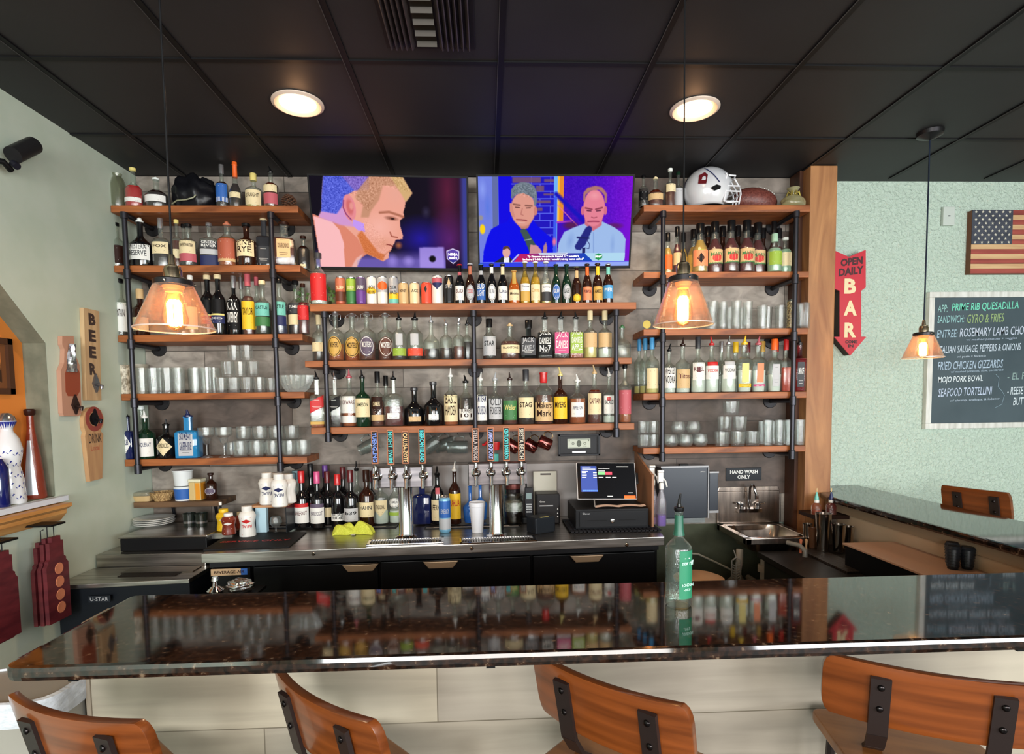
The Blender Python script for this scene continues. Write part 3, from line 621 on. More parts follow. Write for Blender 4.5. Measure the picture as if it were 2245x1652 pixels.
# ---------------------------------------------------------------- glassware: one prototype per shape, copied
def copy_tree(o, parent=None):
    c = o.copy(); COL.objects.link(c); c.parent = parent
    for ch in list(o.children): copy_tree(ch, c)
    return c
GL = {}
def flute(pr, m, seg=36, k=12, amp=.035):
    mb = MB(); vs = []; fs = []
    for r, z in pr:
        for i in range(seg): a = 2 * math.pi * i / seg; q = r * (1 + amp * math.cos(k * a)); vs.append((q * math.cos(a), q * math.sin(a), z))
    for j in range(len(pr) - 1):
        for i in range(seg): q = (i + 1) % seg; fs.append((j * seg + i, j * seg + q, (j + 1) * seg + q, (j + 1) * seg + i))
    return mb.add(vs, fs, m, True)
GP = {  # name, outer profile (r, z) for unit radius/height ... inner wall
    'highball': ('highball_glass', [(.001, 0), (.84, 0), (.86, .03), (1, 1), (.95, 1), (.8, .12), (.001, .10)], 14, .03),
    'rocks': ('rocks_glass', [(.001, 0), (.86, 0), (.9, .04), (1, 1), (.94, 1), (.82, .2), (.001, .17)], 10, .05),
    'wavy': ('hurricane_glass', [(.001, 0), (.8, 0), (.85, .04), (.95, .25), (.8, .5), (.95, .8), (1, 1), (.94, 1), (.74, .5), (.8, .12), (.001, .10)], 1, 0),
    'stemless': ('stemless_wine_glass', [(.001, 0), (.5, 0), (.8, .12), (1, .4), (.95, .7), (.8, 1), (.77, 1), (.9, .7), (.95, .4), (.76, .15), (.001, .05)], 1, 0),
    'marg': ('margarita_glass', [(.001, .02), (.7, 0), (.7, .02), (.12, .08), (.1, .42), (.42, .5), (.5, .66), (.95, .74), (1, 1), (.97, 1), (.9, .77), (.44, .68), (.001, .53)], 1, 0),
    'snifter': ('snifter_glass', [(.001, .02), (.7, 0), (.7, .03), (.15, .1), (.13, .3), (.6, .4), (1, .62), (.95, .8), (.75, 1), (.72, 1), (.9, .8), (.94, .62), (.001, .4)], 1, 0),
    'coupe': ('coupe_glass', [(.001, 0), (.75, 0), (.95, .1), (1, .55), (.97, 1), (.93, 1), (.95, .55), (.88, .12), (.001, .08)], 24, .02),
    'mug': ('cut_glass_mug', [(.001, 0), (.9, 0), (1, .05), (1, .95), (.98, 1), (.92, 1), (.92, .12), (.001, .1)], 9, .05)}
GLM = thin((250, 252, 251), .36, .035)
def glass(kind, px, pyb, pyt, w, Y, zb, desc, group, up=True):
    nm, pr, k, amp = GP[kind]; z0 = zb + (0 if up is True else 0)
    pt = at(px, (pyb + pyt) / 2, Y=Y); h = (pyb - pyt - .5) / F * Y; r = w / 2 / F * Y * .93
    key = kind
    if key not in GL:
        o = T(nm, desc, 'glass', (pt.x, Y, zb), random.uniform(0, 6), group)
        o.scale = (1, 1, 1); q = [(a * r, z * h) for a, z in pr]; n1 = len(pr) - 3
        flute(q, GLM, 36, k, amp).build('glass_bowl', o)
        GL[key] = (o, r, h); return o
    src, r0, h0 = GL[key]
    o = copy_tree(src); o.location = (pt.x, Y, zb); o.rotation_euler = (0, 0, random.uniform(0, 6)); o.scale = (r / r0, r / r0, h / h0)
    o['label'] = desc; LABELS.setdefault(desc, []).append(o.name); o['group'] = group; return o
def grow(kind, xs, pyb, pyt, w, Y, zb, desc, group, **k):
    r = []
    for i, x in enumerate(xs): r.append(glass(kind, x, pyb, pyt, w, Y, zb, desc if isinstance(desc, str) else desc[i], group, **k))
    return r
Yg = YF + .045; z = LZ[3][0]; PXM = Yg / F
grow('highball', [314, 341, 368, 396, 424, 452], 861, 806, 25, Yg, z, 'clear straight tumbler in front row, fourth left shelf', 'tumblers on the fourth left shelf')
grow('highball', [328, 355, 383, 411, 439, 466], 861, 806, 25, Yg + .07, z, 'clear straight tumbler in rear row, fourth left shelf', 'tumblers on the fourth left shelf')
rx = [485, 513, 541, 569]
grow('rocks', rx, 860, 827, 27, Yg, z, 'clear rocks glass in bottom row of left pyramid', 'rocks glasses stacked on the fourth left shelf')
dz = 34 * PXM
grow('rocks', [499, 527, 555], 826, 793, 27, Yg, z + dz, 'clear rocks glass in middle row of left pyramid', 'rocks glasses stacked on the fourth left shelf')
grow('rocks', [513, 541], 792, 759, 27, Yg, z + 2 * dz, 'clear rocks glass on top of left pyramid', 'rocks glasses stacked on the fourth left shelf')
grow('rocks', [595], 860, 829, 23, Yg + .02, z, 'clear rocks glass left of the cut glass dish', 'rocks glasses stacked on the fourth left shelf')
# tiki mug and decorated jar
t = T('tiki_mug', 'cream carved tiki mug at left end of fourth left shelf', 'mug', (at(272, 830, Y=Yg).x, Yg, z))
tm = noisy('carved_ceramic', (150, 138, 116), (222, 212, 190), (70, 70, 50), rough=.5, bump=.6, lo=.42, hi=.56)
MB().lathe([(.001, 0), (.029, 0), (.033, .01), (.027, .06), (.034, .11), (.036, .155), (.032, .155), (.028, .1), (.001, .02)], tm, 24).build('mug_body', t)
t = T('ceramic_jar', 'pale ceramic jar behind left pipe on fourth left shelf', 'jar', (at(315, 830, Y=Yg + .13).x - .02, Yg + .14, z))
MB().lathe([(.001, 0), (.04, 0), (.043, .02), (.043, .15), (.047, .155), (.047, .168), (.001, .17)], mat((176, 168, 150), .5), 24).build('jar_body', t)
# cut glass dish (fish-like oval bowl)
t = T('cut_glass_dish', 'oval cut glass dish at right end of fourth left shelf', 'dish', (at(650, 840, Y=Yg).x, Yg - .005, z + .0005))
mb = MB(); pr = [(.001, 0), (.045, 0), (.065, .018), (.086, .06), (.093, .09), (.088, .09), (.08, .06), (.001, .012)]
mb.M = Matrix.Diagonal((1, .55, 1, 1)); k_ = flute(pr, thin((240, 244, 242), .6, .16), 44, 22, .05); mb.add(k_.v, k_.f, k_.mats[0], True); mb.build('dish_bowl', t)
# bottom left shelf glasses
z = LZ[4][0]
grow('marg', [453, 491], 1005, 940, 36, Yg, z, ['wide margarita glass next to the blue gin bottle', 'wide margarita glass, second from the blue gin bottle'], 'margarita glasses')
g_ = 'coupe glasses on the bottom left shelf'
grow('coupe', [527, 563, 599, 635, 665], 1001, 966, 34, Yg, z, 'small clear coupe glass in front row, bottom left shelf', g_)
grow('coupe', [510, 545, 581, 617, 652], 1001, 972, 34, Yg + .09, z, 'small clear coupe glass in back row, bottom left shelf', g_)
grow('coupe', [534, 570, 606, 640], 965, 936, 33, Yg + .06, z + .092, 'small clear coupe glass in upper tier, bottom left shelf', g_)
t = T('glass_tray', 'clear tray under upper tier of coupe glasses', 'tray', (at(590, 968, Y=Yg + .06).x, Yg + .055, z + .0885)); MB().bb((-.17, -.05, 0), (.17, .05, .003), thin((230, 238, 236), .3)).build('sheet', t)
# third right shelf
z = RZ[2][0]
g_ = 'hurricane glasses on the third right shelf'
grow('wavy', [1562, 1587, 1612, 1637], 718, 657, 24, Yg, z, 'tall wavy clear glass in front row, third right shelf', g_)
grow('wavy', [1556, 1600, 1625], 716, 664, 24, Yg + .08, z, 'tall wavy clear glass in rear row, third right shelf', g_)
grow('highball', [1671, 1692, 1706], 716, 664, 23, Yg + .02, z, 'fluted clear tumbler left of the cork jar', 'tumblers on the third right shelf')
t = T('cork_jar', 'tall clear jar filled with tan cork pieces by right pipe', 'jar', (at(1727, 690, Y=Yg).x, Yg, z)); h = .157
MB().lathe([(.001, 0), (.0255, 0), (.026, h), (.024, h), (.024, .004)], thin('clear', .4), 24).build('glass_body', t)
MB().lathe([(.001, .004), (.0235, .004), (.0235, h * .93), (.001, h * .96)], noisy('cork', (104, 72, 40), (206, 168, 112), (110, 110, 110), rough=.8, lo=.42, hi=.56), 24).build('cork_filling', t)
grow('mug', [1760], 715, 658, 30, Yg, z, 'engraved clear beer glass at right end, third right shelf', 'engraved glasses')
t = T('souvenir_coin', 'gold coin upright on small stand, third right shelf', 'coin', (at(1418, 708, Y=Yg).x, Yg, z))
mb = MB(); mb.M = Matrix.Translation((0, 0, .032)) @ Matrix.Rotation(math.pi / 2, 4, 'X'); mb.lathe([(.001, -.0015), (.0225, -.0015), (.0225, .0015), (.001, .0015)], mat((150, 130, 60), .35, .7), 28); mb.build('coin_disc', t)
MB().box((-.009, 0, .006), (.005, .02, .012), thin('clear')).box((.009, 0, .006), (.005, .02, .012), thin('clear')).build('stand', t)
glass('snifter', 1440, 720, 686, 26, Yg + .05, z, 'small clear snifter behind the gold coin', 'snifters')
grow('snifter', [1475, 1500, 1525], 720, 684, 26, Yg + .03, z, 'small clear snifter behind the pendant shade, third right shelf', 'snifters')
# bottom right shelf
z = RZ[4][0]
grow('mug', [1411, 1431], 981, 952, 27, Yg, z, 'lower cut glass mug, left end of bottom right shelf', 'cut glass mugs')
grow('mug', [1411, 1431], 951, 922, 27, Yg, z + 30 * PXM, 'upper cut glass mug, left end of bottom right shelf', 'cut glass mugs')
g_ = 'stemless wine glasses on the bottom right shelf'
grow('stemless', [1472, 1504, 1536], 982, 954, 34, Yg, z, 'stemless wine glass in lower row, bottom right shelf', g_)
grow('stemless', [1487, 1520], 953, 925, 34, Yg, z + 29 * PXM, 'stemless wine glass in upper row, bottom right shelf', g_)
grow('stemless', [1460, 1495, 1530], 981, 954, 33, Yg + .09, z, 'stemless wine glass in rear row, bottom right shelf', g_)
g_ = 'rocks glasses stacked on the bottom right shelf'
dz = 34.5 * PXM
grow('rocks', [1583, 1618, 1650], 979, 946, 33, Yg, z, 'thick rocks glass, bottom row of the right pyramid', g_)
grow('rocks', [1588, 1622], 945, 913, 32, Yg, z + dz, 'thick rocks glass, middle row of the right pyramid', g_)
grow('rocks', [1603], 911, 880, 38, Yg, z + 2 * dz, 'single thick rocks glass topping the right pyramid', g_)
g_ = 'tall tumblers on the bottom right shelf'
grow('highball', [1684, 1710, 1732, 1753], 978, 921, 22, Yg, z, 'tall tumbler in front row, bottom right shelf', g_)
grow('highball', [1672, 1697, 1722, 1744], 976, 924, 22, Yg + .07, z, 'tall tumbler in rear row, bottom right shelf', g_)
# ---------------------------------------------------------------- helmet, football, bags, ornaments on the top boards
z = RZ[0][0]; Yh = YF + .085
hc = at(1553, 415, Y=Yh); t = T('football_helmet', 'silver white football helmet with face cage on top right shelf', 'helmet', (hc.x, Yh, z), .0)
hm = noisy('helmet_shell', (196, 198, 204), (214, 214, 216), (4, 4, 4), rough=.22, coat=.6); R_ = .122
def hel(u, v):
    th = v * math.pi * .72; gp = .27 * math.pi * min(1, max(0, (v - .52) / .12)) ** .5; a = gp + u * (2 * math.pi - 2 * gp)
    x = math.sin(th) * math.cos(a); y = math.sin(th) * math.sin(a); zz = math.cos(th)
    low = max(0, -zz); back = x < 0
    return (x * R_ * (1.08 - .12 * low), y * R_ * (.86 - .1 * low), .103 + zz * R_ * (1.0 if zz > 0 else 1.15))
mb = MB(); mb.grid(hel, 40, 20, hm); sh = mb.build('shell', t, fix=False); md = sh.modifiers.new('s', 'SOLIDIFY'); md.thickness = .006
MB().sphere((.0, 0, .1), R_ * .9, mat((20, 14, 18), .8), 20, 12, (.98, .78, .92)).build('padding', t)
MB().sphere((0, 0, .103), R_ * 1.012, mat('navy', .3, coat=.5), 40, 6, (1.075, .86, 1.0)).build  # stripe below
st = MB(); st.grid(lambda u, v: (lambda a, w: (R_ * 1.14 * math.sin(a), w, .103 + R_ * 1.06 * math.cos(a)))(-1.45 + u * 2.45, (v - .5) * .03), 24, 2, mat('navy', .3, coat=.5)); st.build('centre_stripe', t, fix=False)
for sgn in (-1,):
    lg = MB()
    def on(x, zz, o=1.075): q = max(0, 1 - (x / (R_ * 1.08)) ** 2 - ((zz - .103) / (R_ * (1.0 if zz > .103 else 1.15))) ** 2); return (x * o, sgn * R_ * .86 * (o + .02) * math.sqrt(q), .103 + (zz - .103) * o)
    lg.add([on(*p) for p in ((-.085, .11), (-.05, .105), (-.04, .15), (-.05, .168), (-.078, .155))], [(0, 1, 2, 3, 4)], mat('maroon', .4)); lg.build('side_emblem', t, fix=False)
    eh = MB(); eh.add([on(*p, 1.085) for p in ((-.03, .083), (-.008, .068), (.02, .078), (.022, .092), (-.0, .098))], [(0, 1, 2, 3, 4)], mat((8, 8, 10), .8)); eh.build('ear_hole', t, fix=False)
    MB().grid(lambda u, v: on(-.045 + u * .06 + (v - .5) * .006, .195 - u * .085), 10, 2, mat('navy', .4)).build('side_stripe', t, fix=False)
WHT = mat((232, 232, 236), .25, coat=.3)
cg = MB()
def arc(x, zz, hw_, back): return [(back, -hw_, zz), (x * .8 + back * .2, -hw_ * .92, zz), (x, -hw_ * .5, zz), (x + .006, 0, zz), (x, hw_ * .5, zz), (x * .8 + back * .2, hw_ * .92, zz), (back, hw_, zz)]
for x, zz, back in ((.125, .155, .075), (.158, .100, .06), (.160, .072, .06), (.150, .018, .05)): cg.tube(arc(x, zz, .092, back), .0042, WHT, 8)
for y in (-.046, 0, .046): cg.tube([(.127, y, .155), (.160, y, .100), (.164, y, .072), (.153, y, .018)], .0042, WHT, 8)
for y in (-.092, .092): cg.tube([(.06, y, .165), (.066, y, .155), (.05, y, .1), (.06, y, .072), (.05, y, .018), (.07, y, .012), (.13, y * .8, .018)], .0042, WHT, 8)
cg.build('face_cage', t, fix=False)
fc = at(1654, 424, Y=YF + .155); t = T('football', 'brown leather football resting right of the helmet', 'football', (fc.x, YF + .155, z + .001))
LEA = noisy('football_leather', (92, 44, 38), (122, 66, 56), (90, 90, 90), rough=.45, bump=.2)
mb = MB(); mb.M = Matrix.Translation((0, 0, .072)) @ Matrix.Rotation(.12, 4, 'Y') @ Matrix.Rotation(math.pi / 2, 4, 'Y')
mb.lathe([(.0005, -.128)] + [(.073 * math.cos(math.asin(min(1, abs(q) / .128)) * .98) ** .95, q) for q in np.linspace(-.122, .122, 15)] + [(.0005, .128)], LEA, 28); mb.build('ball', t)
mb = MB(); mb.M = Matrix.Translation((0, 0, .072)) @ Matrix.Rotation(.12, 4, 'Y')
for i in range(8): x = .0 + i * .013; rr = .075 * math.sqrt(max(0, 1 - (x / .128) ** 2)); mb.box((x, -rr * .52, rr * .88), (.004, .028, .003), mat('white', .6), Matrix.Rotation(.55, 3, 'X'))
mb.build('laces', t)
def crumple(name, label, cat, c, sc, m, seed, part, rough=.3, freq=1.8):
    rs = np.random.RandomState(seed); A = rs.normal(size=(14, 3)) * freq; ph = rs.uniform(0, 6, 14); bm = bmesh.new(); bmesh.ops.create_icosphere(bm, subdivisions=4, radius=1)
    for v in bm.verts:
        p = np.array(v.co); d = sum(abs(math.sin(A[i] @ p + ph[i])) / (1 + i * .25) for i in range(14)) / 5
        q = Vector(p * (1 - rough + rough * d * 1.4)); v.co = (q.x * sc[0], q.y * sc[1], max(q.z, -.82) * sc[2] + sc[2] * .82)
        
    me = bpy.data.meshes.new(part); bm.to_mesh(me); bm.free(); me.materials.append(m); me.polygons.foreach_set('use_smooth', [True] * len(me.polygons))
    t = T(name, label, cat, c); o = bpy.data.objects.new(part, me); COL.objects.link(o); o.parent = t; return t
BAGM = mat((20, 20, 24), .28); bc = at(425, 410, Y=Yb + .04)
t = crumple('black_bag', 'crumpled shiny black plastic bag heaped on top left shelf', 'bag', (bc.x, Yb + .045, LZ[0][0]), (.108, .07, .098), BAGM, 3, 'crumpled_plastic', .5, 2.6)
mb = MB(); mb.tube([(-.09, -.06, .02), (-.05, -.085, .03), (.0, -.09, .032), (.035, -.085, .045), (.045, -.08, .06)], .0035, mat((150, 150, 120), .4), 6).tube([(.06, -.03, .16), (.12, -.05, .13)], .012, BAGM, 8).build('tie_string', t)
oc = at(633, 435, Y=Yb)
t = T('pinecone_ornament', 'small brown pinecone-like ornament, right end of top left shelf', 'ornament', (oc.x, Yb, LZ[0][0])); mb = MB()
for i in range(60):
    a = i * 2.4; hh = i / 60; r = .034 * math.sin(.5 + hh * 2.4); mb.sphere((r * math.cos(a), r * math.sin(a), .012 + hh * .06), .009, mat((92, 62, 46), .5), 6, 4, (1, 1, .5))
mb.build('scales', t)
gb = at(1748, 420, Y=Yb); t = crumple('gift_bag', 'tied clear wrapped bundle with gold ribbon next to post', 'bag', (at(1743, 430, Y=Yb).x, Yb + .02, z), (.062, .05, .042), thin((214, 206, 160), .6, .3), 9, 'clear_wrap', .3, 2.4)
MB().lathe([(.008, .07), (.012, .085), (.035, .115), (.028, .118), (.006, .09)], thin((220, 214, 170), .6, .3), 14).build('gathered_top', t)
mb = MB()
for i in range(8): a = i * .8; mb.tube([(0, 0, .078), (.03 * math.cos(a), .03 * math.sin(a), .095), (.048 * math.cos(a), .035 * math.sin(a), .06 - (i % 3) * .02)], .0035, mat((196, 176, 90), .3, .6), 6)
mb.build('ribbon', t)
t = T('glass_jug', 'clear handled glass jug by the mint wall, top left shelf', 'jug', (at(258, 412, Y=Yb).x, Yb, LZ[0][0]))
MB().lathe([(.001, 0), (.034, 0), (.04, .02), (.04, .12), (.03, .15), (.02, .165), (.024, .18), (.021, .18), (.017, .165), (.036, .12), (.036, .02), (.001, .008)], thin((220, 222, 205), .45, .06), 24).build('jug_body', t)
MB().tube([(-.036, 0, .14), (-.052, 0, .145), (-.056, 0, .12), (-.052, 0, .05), (-.036, 0, .035)], .005, thin((230, 232, 215), .5, .2), 8).build('handle', t)
# leafy sprigs at both ends of the top middle board
def sprig(px, py, Y, zb, label, n, sp):
    t = T('ivy_sprig', label, 'plant', (at(px, py, Y=Y).x, Y, zb)); mb = MB(); lm = MB(); rs = random.Random(px)
    for i in range(n):
        a = rs.uniform(-1, 1) * sp; hh = rs.uniform(.05, .13); p1 = Vector((a, rs.uniform(-.02, .02), hh)); mb.tube([(0, 0, 0), (a * .5, 0, hh * .8), p1], .0016, mat((70, 70, 36), .6), 5)
        for k in range(3):
            q = p1 + Vector((rs.uniform(-.025, .025), rs.uniform(-.02, .02), rs.uniform(-.03, .02))); d = Vector((rs.uniform(-1, 1), rs.uniform(-.4, .4), rs.uniform(-.8, .5))).normalized() * .022; s_ = d.cross(Vector((0, 1, .3))).normalized() * .011
            lm.add([q, q + d * .5 + s_, q + d, q + d * .5 - s_], [(0, 1, 2), (0, 2, 3)], mat((74, 112, 48), .5))
    mb.build('stems', t); lm.build('leaves', t, fix=False)
sprig(672, 640, YF + .15, MZ[0][0], 'small ivy sprig behind the large red label bottle', 7, .05)
sprig(722, 640, YF + .13, MZ[0][0], 'small dark ivy sprig left of the striped cans', 6, .03)
# ---------------------------------------------------------------- two screens, tilted forward
def inside(poly, X, Yv):
    r = np.zeros(X.shape, bool); n = len(poly)
    for i in range(n):
        (x0, y0), (x1, y1) = poly[i], poly[(i + 1) % n]
        if y0 == y1: continue
        r ^= ((y0 > Yv) != (y1 > Yv)) & (X < (x1 - x0) * (Yv - y0) / (y1 - y0) + x0)
    return r
class Pic:
    def __init__(s, x0, y0, x1, y1, nx, ny):
        s.X, s.Y = np.meshgrid(np.linspace(x0, x1, nx), np.linspace(y0, y1, ny)); s.c = np.zeros((ny, nx, 3)); s.b = (x0, y0, x1, y1)
    def fill(s, mask, col, a=1.0): 
        a = a * np.clip(mask.astype(float), 0, 1); s.c = s.c * (1 - a[..., None]) + np.array(col, float) * a[..., None]; return s
    def poly(s, p, col, a=1.0, soft=0): return s.fill(s.blur(inside(p, s.X, s.Y).astype(float), soft), col, a)
    def ell(s, cx, cy, rx, ry, col, a=1.0, soft=.12, rot=0):
        dx, dy = s.X - cx, s.Y - cy; c, q = math.cos(rot), math.sin(rot); u = (dx * c + dy * q) / rx; v = (-dx * q + dy * c) / ry
        return s.fill(np.clip((1 - np.sqrt(u * u + v * v)) / soft, 0, 1), col, a)
    def line(s, pts, w, col, a=1.0):
        m = np.zeros(s.X.shape)
        for (x0, y0), (x1, y1) in zip(pts, pts[1:]):
            L2 = (x1 - x0) ** 2 + (y1 - y0) ** 2; t = np.clip(((s.X - x0) * (x1 - x0) + (s.Y - y0) * (y1 - y0)) / L2, 0, 1)
            d = np.hypot(s.X - x0 - t * (x1 - x0), s.Y - y0 - t * (y1 - y0)); m = np.maximum(m, np.clip(1.3 - d / w, 0, 1))
        return s.fill(m, col, a)
    @staticmethod
    def blur(m, k):
        for _ in range(int(k)):
            p = np.pad(m, 1, mode='edge'); m = (p[1:-1, 1:-1] * 2 + p[:-2, 1:-1] + p[2:, 1:-1] + p[1:-1, :-2] + p[1:-1, 2:]) / 6
        return m
    def noise(s, mask, amp, sc=1): 
        n = np.random.normal(size=s.X.shape); n = s.blur(n, sc); n /= n.std() + 1e-9; s.c += (n * amp)[..., None] * mask[..., None]; return s
def screen(name, label, cor, pic, logos):
    tl, tr, br, bl = [Vector(c) for c in cor]; ctr = (tl + tr + br + bl) / 4; ux = ((tr - tl) + (br - bl)).normalized(); uz = ((tl - bl) + (tr - br)).normalized(); uy = uz.cross(ux).normalized(); uz = ux.cross(uy)
    w = ((tr - tl).length + (br - bl).length) / 2; h = ((tl - bl).length + (tr - br).length) / 2
    t = T(name, label, 'television', (0, 0, 0)); t.matrix_world = Matrix((ux, uy, uz)).transposed().to_4x4(); t.matrix_world.translation = ctr
    b = .009; MB().bb((-w / 2 - b, .002, -h / 2 - b * 1.6), (w / 2 + b, .03, h / 2 + b), mat((14, 13, 15), .5, spec=.15)).build('housing', t, bevel=.003)
    fr = MB()
    for a_, c_ in (((-w / 2 - b, -.004, -h / 2 - b * 1.6), (w / 2 + b, .002, -h / 2)), ((-w / 2 - b, -.004, h / 2), (w / 2 + b, .002, h / 2 + b)), ((-w / 2 - b, -.004, -h / 2), (-w / 2, .002, h / 2)), ((w / 2, -.004, -h / 2), (w / 2 + b, .002, h / 2))): fr.bb(a_, c_, mat((14, 13, 15), .5, spec=.15))
    fr.build('bezel', t)
    MB().bb((-.08, .03, -.1), (.08, .05 if name else .05, .1), BLACK).build('wall_bracket', t)
    ny, nx = pic.c.shape[:2]; c = np.clip(pic.c, 0, 255) / 255; c = np.where(c <= .04045, c / 12.92, ((c + .055) / 1.055) ** 2.4)
    xs = np.linspace(-w / 2, w / 2, nx); z_ = np.linspace(h / 2, -h / 2, ny); XX, ZZ = np.meshgrid(xs, z_)
    co = np.stack([XX, np.full_like(XX, -.001), ZZ], -1).reshape(-1, 3); i = np.arange((ny - 1) * nx).reshape(ny - 1, nx)[:, :-1]
    q = np.stack([i, i + nx, i + nx + 1, i + 1], -1).reshape(-1, 4)
    me = bpy.data.meshes.new('screen_picture'); me.vertices.add(len(co)); me.vertices.foreach_set('co', co.ravel()); me.loops.add(q.size); me.loops.foreach_set('vertex_index', q.ravel())
    me.polygons.add(len(q)); me.polygons.foreach_set('loop_start', np.arange(0, q.size, 4)); me.update(calc_edges=True)
    at_ = me.color_attributes.new('Col', 'FLOAT_COLOR', 'POINT'); at_.data.foreach_set('color', np.concatenate([c.reshape(-1, 3), np.ones((ny * nx, 1))], 1).ravel().astype(np.float32))
    m, nt, bs = mk('screen_glow'); an = N(nt, 'ShaderNodeAttribute', attribute_name='Col'); nt.links.new(an.outputs['Color'], bs.inputs['Emission Color']); bs.inputs['Emission Strength'].default_value = 1.0
    bs.inputs['Base Color'].default_value = (.004, .004, .004, 1); bs.inputs['Roughness'].default_value = .4; bs.inputs['Specular IOR Level'].default_value = 0; me.materials.append(m)
    o = bpy.data.objects.new('screen_picture', me); COL.objects.link(o); o.parent = t
    x0, y0, x1, y1 = pic.b
    if logos:
        mb = MB()
        for tx, cx_, cy_, ww, hh, cc in logos:
            ox, oz = (cx_ - (x0 + x1) / 2) / (x1 - x0) * w, -(cy_ - (y0 + y1) / 2) / (y1 - y0) * h
            text(mb, tx, ww / (x1 - x0) * w, hh / (y1 - y0) * h, mat(cc, .5, emit=1.0), lambda x, z_: (x + ox, -.0018, z_ + oz), bold=.03)
        mb.build('screen_lettering', o, fix=False)
    return t
P = Pic(95, 138, 2040, 1275, 330, 193); X, Yy = P.X, P.Y
P.c[:] = (14, 8, 24); P.fill(np.clip((X - 1300) / 500, 0, 1), (20, 8, 30))
P.ell(1800, 300, 260, 900, (96, 26, 58), .9, 1.0); P.ell(1450, 900, 420, 330, (34, 22, 170), .9, 1); P.ell(1820, 900, 300, 420, (98, 34, 120), .8, 1)
P.fill(np.clip((X - 1940) / 60, 0, 1), (70, 84, 190), .7); P.fill(np.clip((Yy - 1040) / 140, 0, 1) * (X < 1760), (122, 104, 200), .85); P.poly([(1425, 1010), (1740, 1000), (1740, 1275), (1425, 1275)], (168, 146, 232), .9, 6)
P.ell(1070, 1190, 90, 120, (160, 140, 230), .7, .8); P.ell(1280, 1190, 90, 90, (170, 150, 235), .7, .8); P.ell(1590, 1155, 52, 52, (8, 6, 10), 1, .4); P.ell(1160, 985, 60, 60, (190, 110, 60), .8, .8); P.ell(1525, 560, 70, 90, (70, 66, 100), .6, 1)
head = [(270, 138), (1240, 138), (1300, 240), (1360, 330), (1270, 440), (1262, 500), (1240, 560), (1245, 625), (1190, 672), (1192, 740), (1222, 860), (1212, 905), (1125, 915), (1110, 960), (1075, 1000), (1068, 1040), (1030, 1080), (1028, 1150), (950, 1197), (860, 1150), (720, 1090), (640, 900), (480, 740), (170, 640), (215, 560), (230, 380), (255, 230)]
P.poly([(95, 600), (330, 690), (480, 730), (640, 860), (770, 1090), (620, 1190), (612, 1275), (150, 1275)], (222, 134, 110), 1, 1); P.poly([(610, 1160), (700, 1100), (612, 1275), (540, 1275)], (240, 200, 200), .7, 3)
P.poly([(110, 630), (200, 655), (330, 690), (420, 800), (462, 960), (460, 1275), (150, 1275)], (250, 188, 190), 1, 1); P.poly(head, (238, 166, 146), 1, 1)
P.ell(930, 760, 260, 220, (248, 184, 170), .8, 1); P.ell(1150, 330, 160, 200, (232, 168, 150), .6, 1)
P.poly([(250, 480), (480, 520), (620, 760), (440, 740), (170, 640)], (206, 150, 220), .85, 6)
P.poly([(270, 138), (830, 138), (820, 290), (640, 310), (520, 380), (480, 500), (400, 600), (210, 570), (230, 380)], (84, 96, 214), 1, 2); P.poly([(500, 138), (840, 138), (820, 300), (640, 310)], (138, 104, 190), .8, 4)
hairm = Pic.blur(inside([(255, 138), (840, 138), (820, 300), (500, 400), (400, 600), (210, 570)], X, Yy).astype(float), 2); P.noise(hairm, 15, 1)
P.poly([(830, 138), (1250, 138), (1360, 330), (1275, 440), (1240, 350), (1150, 250), (1000, 240), (940, 420), (830, 560), (800, 640), (700, 640), (740, 480), (640, 400), (680, 310)], (196, 142, 112), .9, 4); P.poly([(1100, 138), (1250, 138), (1360, 330), (1275, 440), (1200, 300)], (214, 176, 120), .9, 3)
P.noise(Pic.blur(inside([(830, 138), (1250, 138), (1350, 330), (1000, 240), (800, 560), (640, 400)], X, Yy).astype(float), 3), 12, 1)
P.ell(565, 520, 82, 172, (232, 140, 148), 1, .1, -.12); P.ell(570, 510, 52, 120, (206, 100, 100), .8, .4, -.12); P.ell(590, 500, 30, 60, (236, 160, 150), .8, .5)
P.line([(500, 430), (488, 520), (520, 600), (580, 670)], 9, (140, 60, 120)); P.poly([(600, 660), (735, 715), (742, 820), (650, 800), (592, 740)], (196, 152, 244), 1, 1)
P.poly([(640, 860), (700, 800), (790, 930), (900, 1080), (980, 1110), (950, 1190), (860, 1150), (720, 1090)], (206, 108, 52), .85, 5); P.ell(960, 960, 150, 110, (220, 150, 120), .5, 1)
P.line([(945, 575), (1060, 565), (1170, 600), (1235, 625)], 18, (150, 84, 60), .7); P.ell(1085, 645, 105, 34, (110, 58, 44), .8, .8, .15); P.ell(1100, 650, 30, 14, (40, 20, 20), .9, .5); P.line([(1060, 820), (1075, 870), (1150, 885)], 10, (150, 70, 54), .8); P.line([(1010, 975), (1060, 985), (1085, 1005)], 9, (130, 50, 44), .9)
P.line([(1050, 1055), (1015, 1075), (960, 1130)], 10, (190, 110, 80), .6); P.noise(Pic.blur(inside([(640, 860), (760, 640), (1000, 900), (1030, 1100), (950, 1190), (720, 1090)], X, Yy).astype(float), 5), 10, 0)
sh_ = [(1778, 1052), (1855, 1022), (1932, 1052), (1930, 1150), (1857, 1212), (1782, 1150)]
P.poly(sh_, (96, 70, 170)); P.line(sh_ + sh_[:1], 7, (230, 225, 255)); P.poly([(1790, 1165), (1922, 1165), (1857, 1205)], (50, 50, 140))
Yt, Ybm = 3.06, 3.17
screen('wall_screen', 'left of two wall screens showing a man in profile', [at(683, 386, Y=Yt), at(1025, 390, Y=Yt), at(1022, 589, Y=Ybm), at(689, 583, Y=Ybm)], P, [('NINJA', 1857, 1098, 120, 48, 'white'), ('WARRIOR', 1857, 1142, 110, 30, 'white')])
